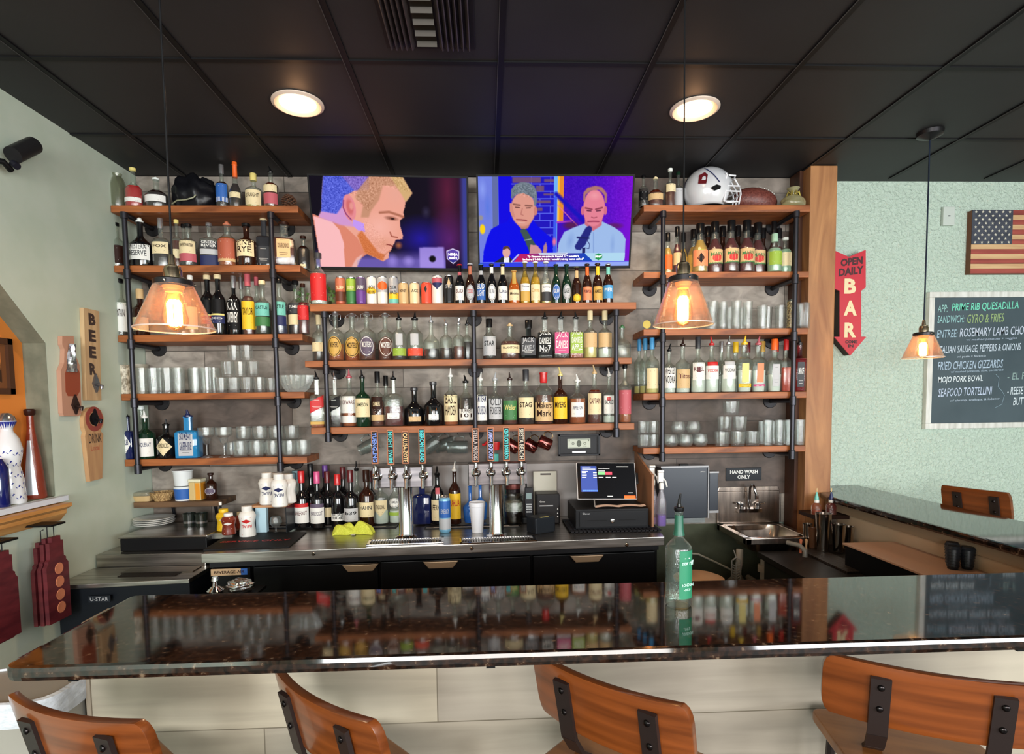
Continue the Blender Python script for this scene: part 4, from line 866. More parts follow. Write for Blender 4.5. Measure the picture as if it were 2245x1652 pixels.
P = Pic(148, 150, 2060, 1252, 330, 190); X, Yy = P.X, P.Y
P.c[:] = (12, 0, 226); P.fill(X < 395, (112, 128, 226)); P.fill((X > 320) & (X < 390), (94, 104, 150), .8); P.ell(200, 300, 60, 150, (150, 170, 250), .7, 1); P.ell(190, 780, 40, 70, (250, 210, 20), 1, .3); P.ell(170, 640, 40, 40, (160, 150, 130), .8, .5); P.ell(260, 520, 50, 200, (84, 120, 225), .7, 1)
bk = (X > 560) & (X < 1080); P.fill(bk, (30, 16, 190))
for j in range(12):
    y_ = 150 + j * 88; P.line([(560, y_), (1080, y_)], 7, (92, 106, 240)); 
    for k in range(5): xx = 560 + k * 240 + (j % 2) * 110; P.line([(xx, y_), (xx, y_ + 88)], 6, (92, 106, 240)) if 560 < xx < 1080 else None
for a_, b_, c_, d_ in ((570, 160, 920, 225), (860, 260, 960, 330), (870, 430, 1040, 470), (950, 350, 1080, 372), (880, 520, 940, 560), (960, 180, 1080, 215)): P.poly([(a_, b_), (c_, b_), (c_, d_), (a_, d_)], (120, 84, 110), .9, 1)
rt_ = X > 1125; P.fill(rt_, (62, 4, 190)); P.fill(np.clip((X - 1500) / 550, 0, 1), (128, 8, 214), .9)
P.noise(((X > 1200) & (Yy < 700)).astype(float), 5, 2); P.fill((X > 1080) & (X < 1125), (110, 180, 250)); P.fill((X > 1125) & (X < 1205) & (Yy < 690), (232, 142, 40)); P.fill((X > 1125) & (X < 1150) & (Yy < 690), (250, 190, 60)); P.line([(1110, 360), (1480, 700)], 32, (20, 10, 190)); P.line([(1130, 490), (1380, 740)], 8, (230, 120, 160), .8); P.line([(1125, 700), (1300, 690)], 14, (170, 60, 200)); P.ell(1300, 740, 120, 60, (90, 30, 60), .8, .6); P.ell(1850, 750, 140, 50, (90, 30, 90), .8, .6)
P.fill((X > 1083) & (X < 1122) & (Yy > 390), (60, 90, 240))
P.poly([(180, 1252), (200, 1050), (250, 880), (300, 780), (420, 715), (500, 690), (550, 600), (620, 720), (700, 800), (800, 640), (880, 740), (1000, 850), (1075, 900), (1075, 1252)], (4, 4, 232), 1, 1)
P.poly([(560, 600), (640, 740), (690, 790), (760, 770), (830, 640), (840, 560)], (196, 130, 112), 1, 1); P.ell(700, 540, 162, 218, (222, 154, 138), 1, .1); P.poly([(535, 470), (560, 470), (600, 640), (560, 620), (535, 560)], (210, 140, 126)); P.ell(855, 560, 24, 60, (204, 128, 116), 1, .2)
P.poly([(548, 400), (555, 300), (600, 245), (680, 215), (770, 222), (840, 265), (872, 350), (868, 480), (840, 500), (828, 410), (770, 375), (700, 345), (620, 360), (565, 410)], (112, 124, 136), 1, 1); P.noise(Pic.blur(inside([(548, 400), (600, 245), (770, 222), (872, 350), (840, 420), (620, 360)], X, Yy).astype(float), 2), 13, 1)
P.line([(580, 478), (660, 490)], 12, (140, 90, 80)); P.line([(730, 495), (810, 500)], 12, (140, 90, 80)); P.line([(605, 515), (655, 520)], 7, (90, 50, 50)); P.line([(740, 525), (790, 522)], 7, (90, 50, 50)); P.line([(690, 530), (672, 600), (700, 612)], 8, (190, 120, 110)); P.line([(618, 664), (680, 668), (742, 676)], 10, (150, 70, 76)); P.line([(640, 700), (720, 706)], 7, (230, 190, 180), .7)
P.poly([(660, 800), (690, 775), (740, 785), (880, 1010), (790, 1090), (720, 920)], (62, 84, 80), 1, 1); P.line([(715, 920), (800, 905)], 6, (160, 180, 170)); P.poly([(790, 975), (880, 985), (940, 1060), (930, 1090), (780, 1090)], (206, 146, 150), 1, 1); P.poly([(950, 1090), (960, 990), (990, 945), (1005, 1000), (1000, 1090)], (180, 130, 140), 1, 1)
P.ell(1095, 940, 36, 70, (250, 120, 150), .9, .7)
P.poly([(1110, 1252), (1150, 960), (1220, 820), (1330, 770), (1480, 715), (1700, 695), (1860, 770), (1960, 840), (2008, 920), (2000, 1252)], (158, 188, 234), 1, 1); P.ell(1300, 930, 60, 130, (120, 150, 214), .6, 1, .2); P.ell(1840, 980, 40, 160, (124, 156, 216), .6, 1); P.line([(1590, 830), (1600, 1080)], 8, (120, 150, 210), .7)
P.poly([(1475, 640), (1700, 620), (1690, 740), (1585, 812), (1475, 730)], (206, 110, 128), 1, 1); P.ell(1588, 530, 142, 232, (230, 130, 150), 1, .08); P.ell(1445, 560, 24, 60, (212, 110, 136), 1, .2); P.ell(1732, 560, 22, 60, (212, 110, 136), 1, .2)
P.poly([(1445, 440), (1450, 340), (1500, 285), (1590, 262), (1680, 280), (1740, 350), (1745, 470), (1722, 470), (1710, 370), (1640, 310), (1540, 320), (1478, 370), (1470, 460)], (176, 118, 112), 1, 2); P.ell(1590, 380, 100, 70, (246, 168, 176), .7, 1)
P.line([(1480, 528), (1560, 545)], 12, (140, 60, 80)); P.line([(1610, 545), (1690, 525)], 12, (140, 60, 80)); P.line([(1500, 560), (1550, 565)], 8, (80, 30, 60)); P.line([(1620, 565), (1670, 560)], 8, (80, 30, 60)); P.line([(1560, 640), (1590, 650), (1625, 640)], 8, (170, 80, 100)); P.line([(1515, 694), (1590, 692), (1655, 694)], 10, (150, 50, 84))
P.poly([(1490, 770), (1530, 745), (1565, 760), (1570, 800), (1490, 990), (1430, 1050), (1370, 1040), (1355, 1000)], (34, 38, 128), 1, 1); P.line([(1390, 890), (1530, 900)], 14, (26, 30, 100)); P.line([(1510, 920), (1548, 980), (1540, 1030), (1480, 1020)], 5, (40, 44, 110)); P.poly([(1455, 1020), (1495, 1020), (1495, 1090), (1455, 1090)], (30, 32, 100))
P.fill(Yy > 1190, (96, 110, 236)); P.fill((Yy > 1200) & (X > 1120), (150, 170, 245)); P.fill((Yy > 1200) & (X < 700), (48, 64, 230))
bar = inside([(580, 1192), (660, 1092), (1480, 1084), (1600, 1192)], X, Yy); tt = np.clip((X - 600) / 900, 0, 1)[..., None]; cc = np.array((206, 24, 90)) * (1 - tt) + np.array((18, 70, 190)) * tt; P.c = np.where(bar[..., None], cc, P.c)
P.poly([(1480, 1084), (2005, 1084), (2000, 1192), (1600, 1192)], (176, 216, 240), 1, 0); P.poly([(890, 1078), (1275, 1078), (1245, 1108), (915, 1108)], (220, 226, 246)); P.line([(915, 1094), (1240, 1092)], 5, (120, 130, 170))
P.poly([(1620, 1110), (1665, 1090), (1712, 1110), (1712, 1150), (1665, 1182), (1620, 1150)], (34, 150, 78)); P.poly([(330, 1195), (400, 1150), (440, 1120), (520, 1120), (560, 1160), (560, 1195)], (34, 40, 50)); P.poly([(450, 1195), (460, 1130), (520, 1130), (520, 1195)], (240, 240, 250)); P.ell(487, 1070, 52, 72, (226, 170, 160), 1, .1); P.poly([(438, 1040), (450, 1000), (490, 985), (530, 1005), (535, 1045), (500, 1020)], (90, 60, 50)); P.line([(550, 1190), (620, 1120), (640, 1100)], 10, (220, 224, 240))
screen('wall_screen', 'right of two wall screens showing two men at microphones', [at(1047, 388, Y=Yt), at(1389, 385, Y=Yt), at(1377, 583, Y=Ybm), at(1053, 584, Y=Ybm)], P,
       [('Ty Simpson on going in Round 1: "I wouldn\'t', 1085, 1128, 660, 34, 'white'), ("be here if I didn't think I would get my name called\"", 1085, 1163, 780, 34, 'white'), ('DRAFT', 1666, 1132, 84, 26, 'white')])
# ---------------------------------------------------------------- back bar: coolers, steel counter
ZK = .925
c0, c1 = at(440, 1214, Z=ZK), at(1457, 1176, Z=ZK); dirx = (c1 - c0).normalized()
def PK(px, py, z=ZK): return at(px, py, Z=z)
ct = T('steel_counter', 'long stainless steel back bar counter with beer taps on it', 'counter', (c0.x, c0.y, ZK))
mb = MB(); poly = [(0, 0), (c1.x - c0.x, c1.y - c0.y), (c1.x - c0.x + .06, YW - .012 - c0.y), (-.02, YW - .012 - c0.y)]
mb.prism(poly, -.045, 0, STEEL); mb.build('worktop', ct, bevel=.003)
lx, ly = c1.x - c0.x, c1.y - c0.y
for px, py in ((687, 1213), (1034, 1201), (1374, 1193)):
    p = at(px, py, Y=c0.y + (px - 440) / 1017 * ly); q = MB(); q.M = Matrix.Translation((p.x - c0.x, p.y - c0.y - .001, p.z - ZK)) @ Matrix.Rotation(math.pi / 2, 4, 'X')
    q.lathe([(.001, .007), (.006, .007), (.010, .003), (.011, -.002)], CHROME, 16); q.build('bolt_knob', ct)
# under counter cooler with dark door panels
cl = T('undercounter_cooler', 'black undercounter cooler with wide doors below steel counter', 'refrigerator', (c0.x + .02, c0.y + .04, 0)); rz = math.atan2(ly, lx); cl.rotation_euler = (0, 0, rz)
Lc = math.hypot(lx, ly) - .04; CB = mat((12, 12, 14), .35, spec=.3)
MB().bb((0, .02, .08), (Lc, .28, ZK - .05), CB).build('cabinet', cl)
MB().bb((.02, .04, 0), (Lc - .02, .26, .08), BLACK).build('plinth', cl)
MB().bb((0, -.004, ZK - .075), (Lc, .02, ZK - .048), mat((30, 30, 33), .4, .5)).build('top_rail', cl)
doors = [at(x, 1250, Y=2.64).x for x in (447, 548, 826, 1168, 1456)]
M_T = mat((176, 148, 118), .35, .6)
for i, (a_, b_) in enumerate(zip(doors, doors[1:])):
    a_, b_ = max(.004, (a_ - c0.x) * 1.0 - .012), min(Lc - .004, b_ - c0.x - .02)
    d = MB().bb((a_ + .004, -.012, .1), (b_ - .004, .018, ZK - .08), CB).build('door_panel', cl, bevel=.003)
    if i:
        hx = {1: at(778, 1235, Y=2.6).x, 2: at(960, 1235, Y=2.64).x, 3: at(1287, 1218, Y=2.68).x}[i] - c0.x - .01; hw_ = .085
        h = MB(); h.prism([(hx - hw_, ZK - .082), (hx + hw_, ZK - .082), (hx + hw_ * .68, ZK - .115), (hx - hw_ * .68, ZK - .115)], -.034, -.012, M_T, ax='y'); h.build('handle', d, bevel=.003)
    else:
        h = MB().bb((a_ + .005, -.016, ZK - .112), (b_ - .045, -.012, ZK - .08), mat((206, 170, 130), .4)).bb((b_ - .044, -.016, ZK - .112), (b_ - .016, -.012, ZK - .082), mat('blue', .4)); hb_ = h.build('name_plate', d)
        m_ = MB(); text(m_, 'BEVERAGE-AIR', .135, .014, mat('dbrown', .5), lambda x, z: (a_ + .088 + x, -.0175, ZK - .096 + z)); m_.build('lettering', d, fix=False)
# foil wrapped spouts on a ledge at lower left
lg = T('low_black_ledge', 'black ledge low in front of the cooler holding foil things', 'shelf', (0, 0, 0)); fp = at(500, 1292, Y=2.46)
lg.location = (fp.x, 2.46, fp.z - .012); MB().bb((-.085, -.07, -.012), (.13, .09, 0), BLACK).build('board', lg); MB().bb((-.08, .02, -lg.location.z), (-.06, .05, -.012), BLACK).bb((.1, .02, -lg.location.z), (.12, .05, -.012), BLACK).build('support', lg)
FOIL = mat((210, 210, 212), .22, 1)
q = at(527, 1285, Y=2.46); crumple('foil_bundle', 'crumpled silver foil bundle below the cooler name plate', 'foil', (q.x, 2.46, lg.location.z), (.052, .035, .032), FOIL, 5, 'crumpled_foil', .5, 4)
q = at(472, 1285, Y=2.46); t = T('chrome_spout', 'small chrome tap head left of the foil bundle', 'tap', (q.x, 2.46, lg.location.z)); MB().lathe([(.03, 0), (.036, .012), (.014, .03), (.011, .05), (.016, .055), (.012, .07)], CHROME, 16).build('spout_body', t)
# left: ice bin with sliding steel lid, raised splash, black box behind
iz = .82; ib = T('ice_bin', 'steel topped black ice bin in the left corner', 'ice bin', (XL + .008, 2.3, 0)); i0 = at(150, 1283, Z=iz); i1 = at(440, 1268, Z=iz)
yb0, yb1 = i0.y, i1.y; xe = i1.x - XL - .06
mb = MB(); mb.prism([(.0, yb0 - 2.3), (xe, yb1 - 2.3), (xe, .50), (0, .50)], iz - .02, iz, STEEL); mb.build('steel_top', ib, bevel=.003)
mb = MB(); mb.prism([(.01, yb0 - 2.3 + .02), (xe - .01, yb1 - 2.3 + .02), (xe - .01, .49), (.01, .49)], .02, iz - .0201, mat((22, 26, 32), .4)); mb.build('cabinet', ib)
a_, b_ = at(255, 1264, Z=iz), at(395, 1254, Z=iz); MB().bb((a_.x - XL, a_.y - 2.3 - .005, iz + .0002), (b_.x - XL, b_.y - 2.3 + .02, iz + .003), mat((26, 18, 14), .5)).build('lid_grip_slot', ib)
MB().bb((a_.x - XL - .02, a_.y - 2.3 + .05, iz + .0002), (b_.x - XL + .05, .47, iz + .004), noisy('scratched_steel', (120, 116, 108), (160, 154, 144), (3, 40, 40), rough=.3, metal=1)).build('sliding_lid', ib)
mb = MB(); mb.M = Matrix.Translation((at(215, 1312, Y=yb0 + .02).x - XL, yb0 - 2.3 + .018, at(215, 1312, Y=yb0 + .02).z)); mb.box((0, .0, 0), (.095, .004, .03), mat((40, 44, 50), .4)); text(mb, 'U-STAR', .08, .017, mat('lgrey', .4), lambda x, z: (x, -.003, z)); mb.build('name_plate', ib, fix=False)
sp = T('steel_splash_box', 'low stainless box standing behind the ice bin', 'steel box', (XL + .008, 2.81, 0)); s0 = at(260, 1214, Y=2.82).z
MB().bb((0, .0, 0), (xe - .04, .44, s0), STEEL).build('box', sp, bevel=.004)
bx = T('black_appliance', 'flat black appliance with steel lid supporting white plates', 'appliance', (0, 0, 0)); b0 = at(262, 1176, Y=2.86); b1 = at(466, 1172, Y=2.86); bt = b0.z
bx.location = (b0.x, 2.86, s0 + .001); bw = b1.x - b0.x - .03
MB().bb((.0, 0, .0), (bw, .32, bt - s0 - .012), mat((20, 20, 22), .4)).build('body', bx, bevel=.006); MB().bb((-.004, -.006, bt - s0 - .0115), (bw + .006, .325, bt - s0 - .001), STEEL).build('steel_lid', bx, bevel=.003)
zt_ = bt; pc = at(338, 1150, Z=zt_)
for i in range(4):
    t = T('dinner_plate', 'round white plate on the black appliance, %s' % ('lowest of stack', 'second from bottom of stack', 'third from bottom of stack', 'top of stack')[i], 'plate', (pc.x + .003 * (i % 2), pc.y, zt_ + i * .0095), group='stacked white plates')
    MB().lathe([(.001, 0), (.055, 0), (.06, .003), (.098, .012), (.1, .015), (.095, .016), (.06, .007), (.001, .005)], mat((226, 226, 222), .25, coat=.3), 36).build('plate_body', t)
for x_, y_, k in ((405, 1157, 0), (432, 1157, 1)):
    q = at(x_, y_, Z=zt_); t = T('dark_cup', 'small dark glass cup on appliance, ' + ('nearer the plates' if not k else 'nearer the mustard'), 'cup', (q.x, q.y + .05, zt_), group='dark cups'); MB().lathe([(.001, 0), (.028, 0), (.033, .07), (.031, .07), (.027, .006), (.001, .005)], mat((28, 34, 30), .15, coat=.4), 20).build('cup_body', t); MB().lathe([(.0295, .018), (.0312, .03)], mat('silver', .2, .9), 20, cap=False).build('silver_band', t)
# small low shelf with tubs
z6 = at(385, 1100, Y=3.1).z; x60, x61 = at(291, 1105, Y=3.1).x, at(480, 1100, Y=3.1).x
x60 = max(x60, XL + .006)
t = T('small_wall_shelf', 'short brown board below left shelves holding tubs and spices', 'shelf', ((x60 + x61) / 2, YW - .003, z6)); MB().bb((x60 - (x60 + x61) / 2, -.2, -.03), ((x61 - x60) / 2, 0, 0), noisy('old_shelf_wood', (66, 46, 28), (110, 80, 52), (3, 30, 20), rough=.6)).build('board', t, bevel=.002); MB().tube([(-.12, -.03, -.03), (-.12, -.005, -.12)], .008, IRON).build('bracket', t); MB().tube([(.12, -.03, -.03), (.12, -.005, -.12)], .008, IRON).build('bracket', t)
Y6 = 3.17; xx = lambda px, Y=Y6: at(px, 1080, Y=Y).x; hh = lambda n_, Y=Y6: n_ / F * Y
t = T('food_container', 'clear container with tan lid on the small wall shelf', 'container', (xx(316), Y6, z6)); MB().lathe([(.001, 0), (.042, 0), (.048, .03), (.001, .031)], mat((200, 170, 120), .5), 24, n=5, sy=.8).build('base', t); MB().lathe([(.048, .031), (.05, .034), (.044, .05), (.001, .052)], thin((220, 214, 190), .4, .25), 24, n=5, sy=.8).build('lid', t)
t = T('woven_basket', 'shallow tan basket on small wall shelf', 'basket', (xx(356), Y6, z6)); MB().lathe([(.001, 0), (.04, 0), (.052, .025), (.063, .048), (.058, .048), (.045, .02), (.001, .008)], noisy('wicker', (120, 86, 50), (212, 176, 120), (160, 160, 60), rough=.7, bump=.4), 28).build('bowl', t)
for i, (nm, lb) in enumerate((('white tub with blue label, lower of two', 0), ('white tub with raised lid, upper of two', 1))):
    t = T('plastic_tub', nm, 'tub', (xx(403), Y6, z6 + i * .0825)); wm = mat((228, 232, 232), .4); MB().lathe([(.001, 0), (.043, 0), (.049, .078), (.001, .079)], wm, 26).build('tub_body', t)
    if not i: lm = MB(); label_mesh(lm, surf([(.043, 0), (.049, .078)], 2, 1, .001), .042, .008, .066, 'r', mat('blue', .4)); lm.build('label', t, fix=False)
    else: MB().lathe([(.05, .079), (.054, .08), (.053, .085), (.001, .086)], wm, 26).build('lid', t)
t = T('spice_jar', 'tall jar half orange half cream on small wall shelf', 'jar', (xx(436), Y6, z6)); MB().bb((-.032, -.03, 0), (.0, .03, .1), mat((208, 180, 120), .6)).bb((0, -.03, 0), (.032, .03, .1), mat((226, 146, 30), .5)).build('body', t, bevel=.004); MB().bb((-.034, -.032, .1005), (.034, .032, .118), mat((226, 222, 190), .4)).build('lid', t, bevel=.004)
bottle(460, 26, 1037, 1097, 'm', '!dbrown', '-', 'plum:o:.2:.5', '-', 'dbrown', 'k', 'dark syrup bottle at right end of small wall shelf', '', Y6, z6, 'syrup_bottle', 'bottle', None)
def onk(px, py, dz=0): p = at(px, py, Z=ZK); return p
# squeeze bottles, condiments
WB = mat((232, 230, 228), .35, coat=.2)
def squeeze(px, w, top, base, Y, z, label, body='white', lab='navy', cap='white', tx='REAL', grp=None, cat='bottle', nm='squeeze_bottle'):
    c = at(px, (top + base) / 2, Y=Y); h = (base - top) / F * Y; r = w / 2 / F * Y; t = T(nm, label, cat, (c.x, Y, z), c.x * -.2, grp)
    pr = [(r * .8, 0), (r * .92, .03 * h), (r * .9, .2 * h), (r * .78, .42 * h), (r, .68 * h), (r * .8, .8 * h), (r * .55, .84 * h), (r * .55, .86 * h)]
    MB().lathe([(.001, 0)] + pr, mat(body, .35, coat=.2), 24, cap=False).build('bottle_body', t)
    MB().lathe([(r * .56, .845 * h), (r * .6, .86 * h), (r * .58, .99 * h), (r * .5, h)], mat(cap, .4), 20).build('cap', t)
    if lab:
        f = surf(pr, 2, 1, .0012); lm = MB(); label_mesh(lm, f, r * .55, .46 * h, .6 * h, 'd', mat(lab, .5)); 
        for zz in (.64, .3, .1): lm.add([f(-r * .5, zz * h), f(r * .5, zz * h), f(r * .5, (zz + .012) * h), f(-r * .5, (zz + .012) * h)], [(0, 1, 2, 3)], mat(lab, .5))
        if tx: text(lm, tx, r * 1.1, h * .09, mat(lab, .5), lambda x, z_: f(-x, h * .37 - z_))
        lm.build('printed_label', t, fix=False)
    return t
kz = lambda px, py: at(px, py, Z=ZK)
rb = kz(600, 1153); 
t = T('bottle_riser', 'low riser with tan board under two white squeeze bottles', 'riser', (at(602, 1110, Y=3.04).x, 3.04, ZK + .0068)); rzz = at(602, 1107, Y=2.97).z - ZK - .0068
MB().bb((-.1, -.07, rzz - .012), (.084, .12, rzz), mat((190, 140, 98), .5)).build('top_board', t, bevel=.003); MB().bb((-.098, -.066, 0), (-.094, .115, rzz - .012), mat((30, 34, 38), .3)).build('side_panel', t); MB().bb((.080, -.066, .0005), (.084, .115, rzz - .012), mat((30, 34, 38), .3)).build('side_panel', t)
MB().bb((-.09, -.03, .0), (-.035, .0, rzz - .016), mat((190, 220, 232), .4)).build('pale_blue_card', t)
zr = ZK + rzz + .0068
for i, (px, Y, s_) in enumerate(((583, 3.01, 'front left, on the tan riser'), (620, 3.01, 'front right, on the tan riser'), (608, 3.09, 'behind left on the tan riser'), (635, 3.09, 'behind right on the tan riser'))):
    squeeze(px, 36, 1036 if i < 2 else 1043, 1105, Y, zr, 'white squeeze bottle with inverted print, ' + s_, lab='navy' if i < 2 else None, grp='white squeeze bottles')
q = kz(648, 1150)
for i in range(2):
    squeeze(647 + i * 6, 26, 1030 + i, 1120 + 26, 3.20 + i * .07, ZK, 'pale mint squeeze bottle beside the riser, %s' % ('front', 'rear')[i], (206, 222, 214), None, (150, 190, 200), grp='pale squeeze bottles')
squeeze(553, 36, 1088, 1154, 3.0, ZK, 'white squeeze bottle with red mark left of riser', lab='red')
squeeze(490, 32, 1118, 1166, 2.95, ZK + .03, 'yellow mustard bottle with cream label', body=(236, 190, 20), lab='cream', cap=(240, 200, 40), tx=None, nm='mustard_bottle')
t = T('counter_step', 'small steel step under mustard and ketchup', 'step', (at(505, 1165, Z=ZK).x, 2.96, ZK)); MB().bb((-.035, -.05, 0.0005), (.085, .06, .029), STEEL).build('step_body', t)
squeeze(515, 30, 1120, 1166, 2.95, ZK + .03, 'ketchup bottle with white cap beside mustard', body=(120, 40, 22), lab='white', cap='white', tx=None, nm='ketchup_bottle')
squeeze(528, 26, 1116, 1160, 3.06, ZK, 'second ketchup bottle behind the first', body=(140, 46, 26), lab=None, cap='cream', nm='ketchup_bottle')
bottle(484, 16, 1100, 1150, 's', '!black', '-', '-', '-', 'white', 'c', 'small black bottle with white cap by appliance', '', 3.08, ZK, 'sauce_bottle', 'bottle', None)
glass('snifter', 604, 1149, 1113, 27, 3.02, ZK, 'clear snifter sheltered under the tan riser', 'snifters')
# rubber service mat
m0, m1, m2, m3 = kz(446, 1207), kz(634, 1200), kz(672, 1168), kz(512, 1166)
t = T('service_mat', 'black rubber bar mat lettered SERVICE ONLY in red', 'mat', (m0.x, m0.y, ZK)); mb = MB(); mb.prism([(p.x - m0.x, p.y - m0.y) for p in (m0, m1, m2, m3)], .0005, .006, mat((24, 24, 26), .6)); mb.build('mat_body', t)
mb = MB(); mc = kz(560, 1188); text(mb, 'SERVICE ONLY', .33, .035, mat((190, 50, 48), .5), lambda x, z_: (mc.x - m0.x + x, mc.y - m0.y + z_ * .9 + .002 + x * .06, .0068), bold=.02); mb.build('lettering', t, fix=False)
for i, (xa, xb) in enumerate(((520, 728), (735, 870), (930, 1140))):
    a_, b_ = kz(xa, 1160), kz(xb, 1158 - i * 3); t = T('bar_rail_mat', 'narrow black rail mat on counter, %s' % ('under the wine bottles', 'behind the yellow cloth', 'behind the right tap tower')[i], 'mat', (a_.x, a_.y, ZK))
    MB().bb((0, 0, .0005), (b_.x - a_.x, .07, .006), mat((20, 20, 22), .5)).build('mat_body', t); MB().bb((.01, .006, .0062), (b_.x - a_.x - .01, .009, .0068), mat((200, 190, 180), .5)).bb((.05, .016, .0062), (b_.x - a_.x - .06, .022, .0068), mat((190, 180, 170), .5)).build('printed_line', t)
# wines and liqueurs on the counter
def crow(data, cat='bottle'):
    for ln in data.strip().split('\n'):
        a, desc = ln.split('|'); q = a.split(); px, w, top, base = map(float, q[:4]); p = at(px, base, Z=ZK + .007); nm = q[4]
        bottle(px, w, top, base, q[5], q[6], q[7], q[8], q[9], q[10], q[11], desc.strip(), '', p.y + w / 2 / F * p.y, ZK + .0072, nm, cat, 'bottles on the steel counter')
crow('''661 33 1031 1156 wine_bottle w !black - white:r:.1:.42+red:r:.42:.5:.9 BAREFOOT=maroon red l|wine bottle with red topped white label, leftmost on counter
700 31 1032 1156 wine_bottle w !black - white:r:.1:.42+plum:r:.42:.5:.9 BAREFOOT=plum pink l|wine bottle with purple topped white label
741 30 1039 1156 wine_bottle m !black - white:r:.14:.3 BROAD^SIDE=black red l|wine bottle lettered BROADSIDE with red capsule
772 31 1030 1158 wine_bottle s !black - silver:r:.14:.4 b39=black maroon l|sloping wine bottle with low pale label
802 33 1030 1156 wine_bottle m !dbrown - cream:r:.2:.5 HAHN=dgrey dbrown l|wine bottle with cream HAHN label
836 33 1048 1150 tequila_bottle t clear clear:.4 cream:s:.2:.58 TRADICIONAL=dbrown pale c|clear tequila bottle behind left tap tower
865 27 1050 1148 tequila_bottle m clear clear:.4 white:o:.4:.74+lime:r:.2:.28 FAMILIA=dgrey silver c|clear bottle with white oval behind left taps
926 40 1044 1150 liqueur_bottle q !navy - - - navy k|square dark blue bottle right of left tap column
959 29 1023 1150 liqueur_bottle m !black - cream:r:.08:.5+rose:r:.62:.74:.6 FERNET black p|dark bottle with pink neck patch and cream label
997 27 1013 1150 liqueur_bottle m !dbrown - yellow:r:.1:.58 KAHLUA=red white p|dark coffee liqueur bottle with yellow label
1031 33 1065 1148 liqueur_bottle r !blue - - - navy n|left of two glossy blue teardrop bottles
1053 32 1058 1142 liqueur_bottle r !blue - - - navy n|right of two glossy blue teardrop bottles''')
for px, tp, cc, w_ in ((688, 1015, 'black', 'first'), (712, 1020, 'purple', 'second'), (722, 1030, 'maroon', 'third'), (751, 1024, 'maroon', 'fourth'), (812, 1032, 'maroon', 'fifth')):
    bottle(px, 28, tp, 1142, 'w', '!black', '-', 'cream:r:.2:.4', '-', cc, 'l', 'back row wine bottle on counter, %s from left' % w_, '', 3.25, ZK, 'wine_bottle', 'bottle', 'back row of wine bottles')
bottle(783, 26, 1012, 1142, 's', 'clear', 'clear:.5', '-', '-', 'black', 'p', 'clear bottle with white spout behind the wines', '', 3.24, ZK, 'liqueur_bottle', 'bottle', None)
# yellow cloth
cc_ = kz(780, 1164); t = T('cleaning_cloth', 'crumpled bright yellow green cloth on steel counter', 'cloth', (cc_.x, cc_.y - .045, ZK + .001)); CLM = noisy('microfibre', (206, 214, 60), (230, 236, 96), (200, 200, 200), rough=.9)
def cf(u, v):
    a = (u - .5) * .21; w_ = .05 * (1 - .45 * math.exp(-((u - .52) / .13) ** 2)); b = (v - .5) * 2 * w_
    hgt = .058 * (1 - .5 * math.exp(-((u - .52) / .1) ** 2)) * max(0, 1 - (2 * v - 1) ** 2) ** .6 * (1 + .22 * math.sin(u * 9 + v * 5)) * (1 - (2 * u - 1) ** 6)
    return (a + .006 * math.sin(v * 12), b + .01 * math.sin(u * 10), hgt)
MB().grid(cf, 46, 22, CLM).build('cloth_fold', t, fix=False)
lb = MB(); lb.box((.01, -.05, .004), (.022, .03, .001), mat('white', .6)); lb.build('care_label', t)
# drip trays
for i, (xa, ya, xb, yb_, w_) in enumerate(((803, 1197, 972, 1182, 'under left tap tower'), (1008, 1193, 1178, 1176, 'under right tap tower'))):
    a_, b_ = kz(xa, ya), kz(xb, yb_ + 12); d_ = kz(xb, yb_ - 2).y - a_.y
    t = T('drip_tray', 'slotted stainless drip tray ' + w_, 'drip tray', (a_.x, a_.y, ZK), rz, 'drip trays'); wdt = b_.x - a_.x; dep = .11
    MB().bb((0, 0, .0003), (wdt, dep, .002), mat((60, 56, 50), .5, .8)).build('pan', t)
    fr = MB()
    for c_, s_ in (((0, 0), (wdt, .012)), ((0, dep - .012), (wdt, dep)), ((0, 0), (.012, dep)), ((wdt - .012, 0), (wdt, dep))): fr.bb((c_[0], c_[1], .0022), (s_[0], s_[1], .007), CHROME)
    fr.build('rim', t); gr_ = MB()
    for k in range(26): gr_.bb((.02 + k * (wdt - .04) / 26, .015, .003), (.02 + (k + .5) * (wdt - .04) / 26, dep - .015, .0048), STEEL)
    gr_.build('grille', t)
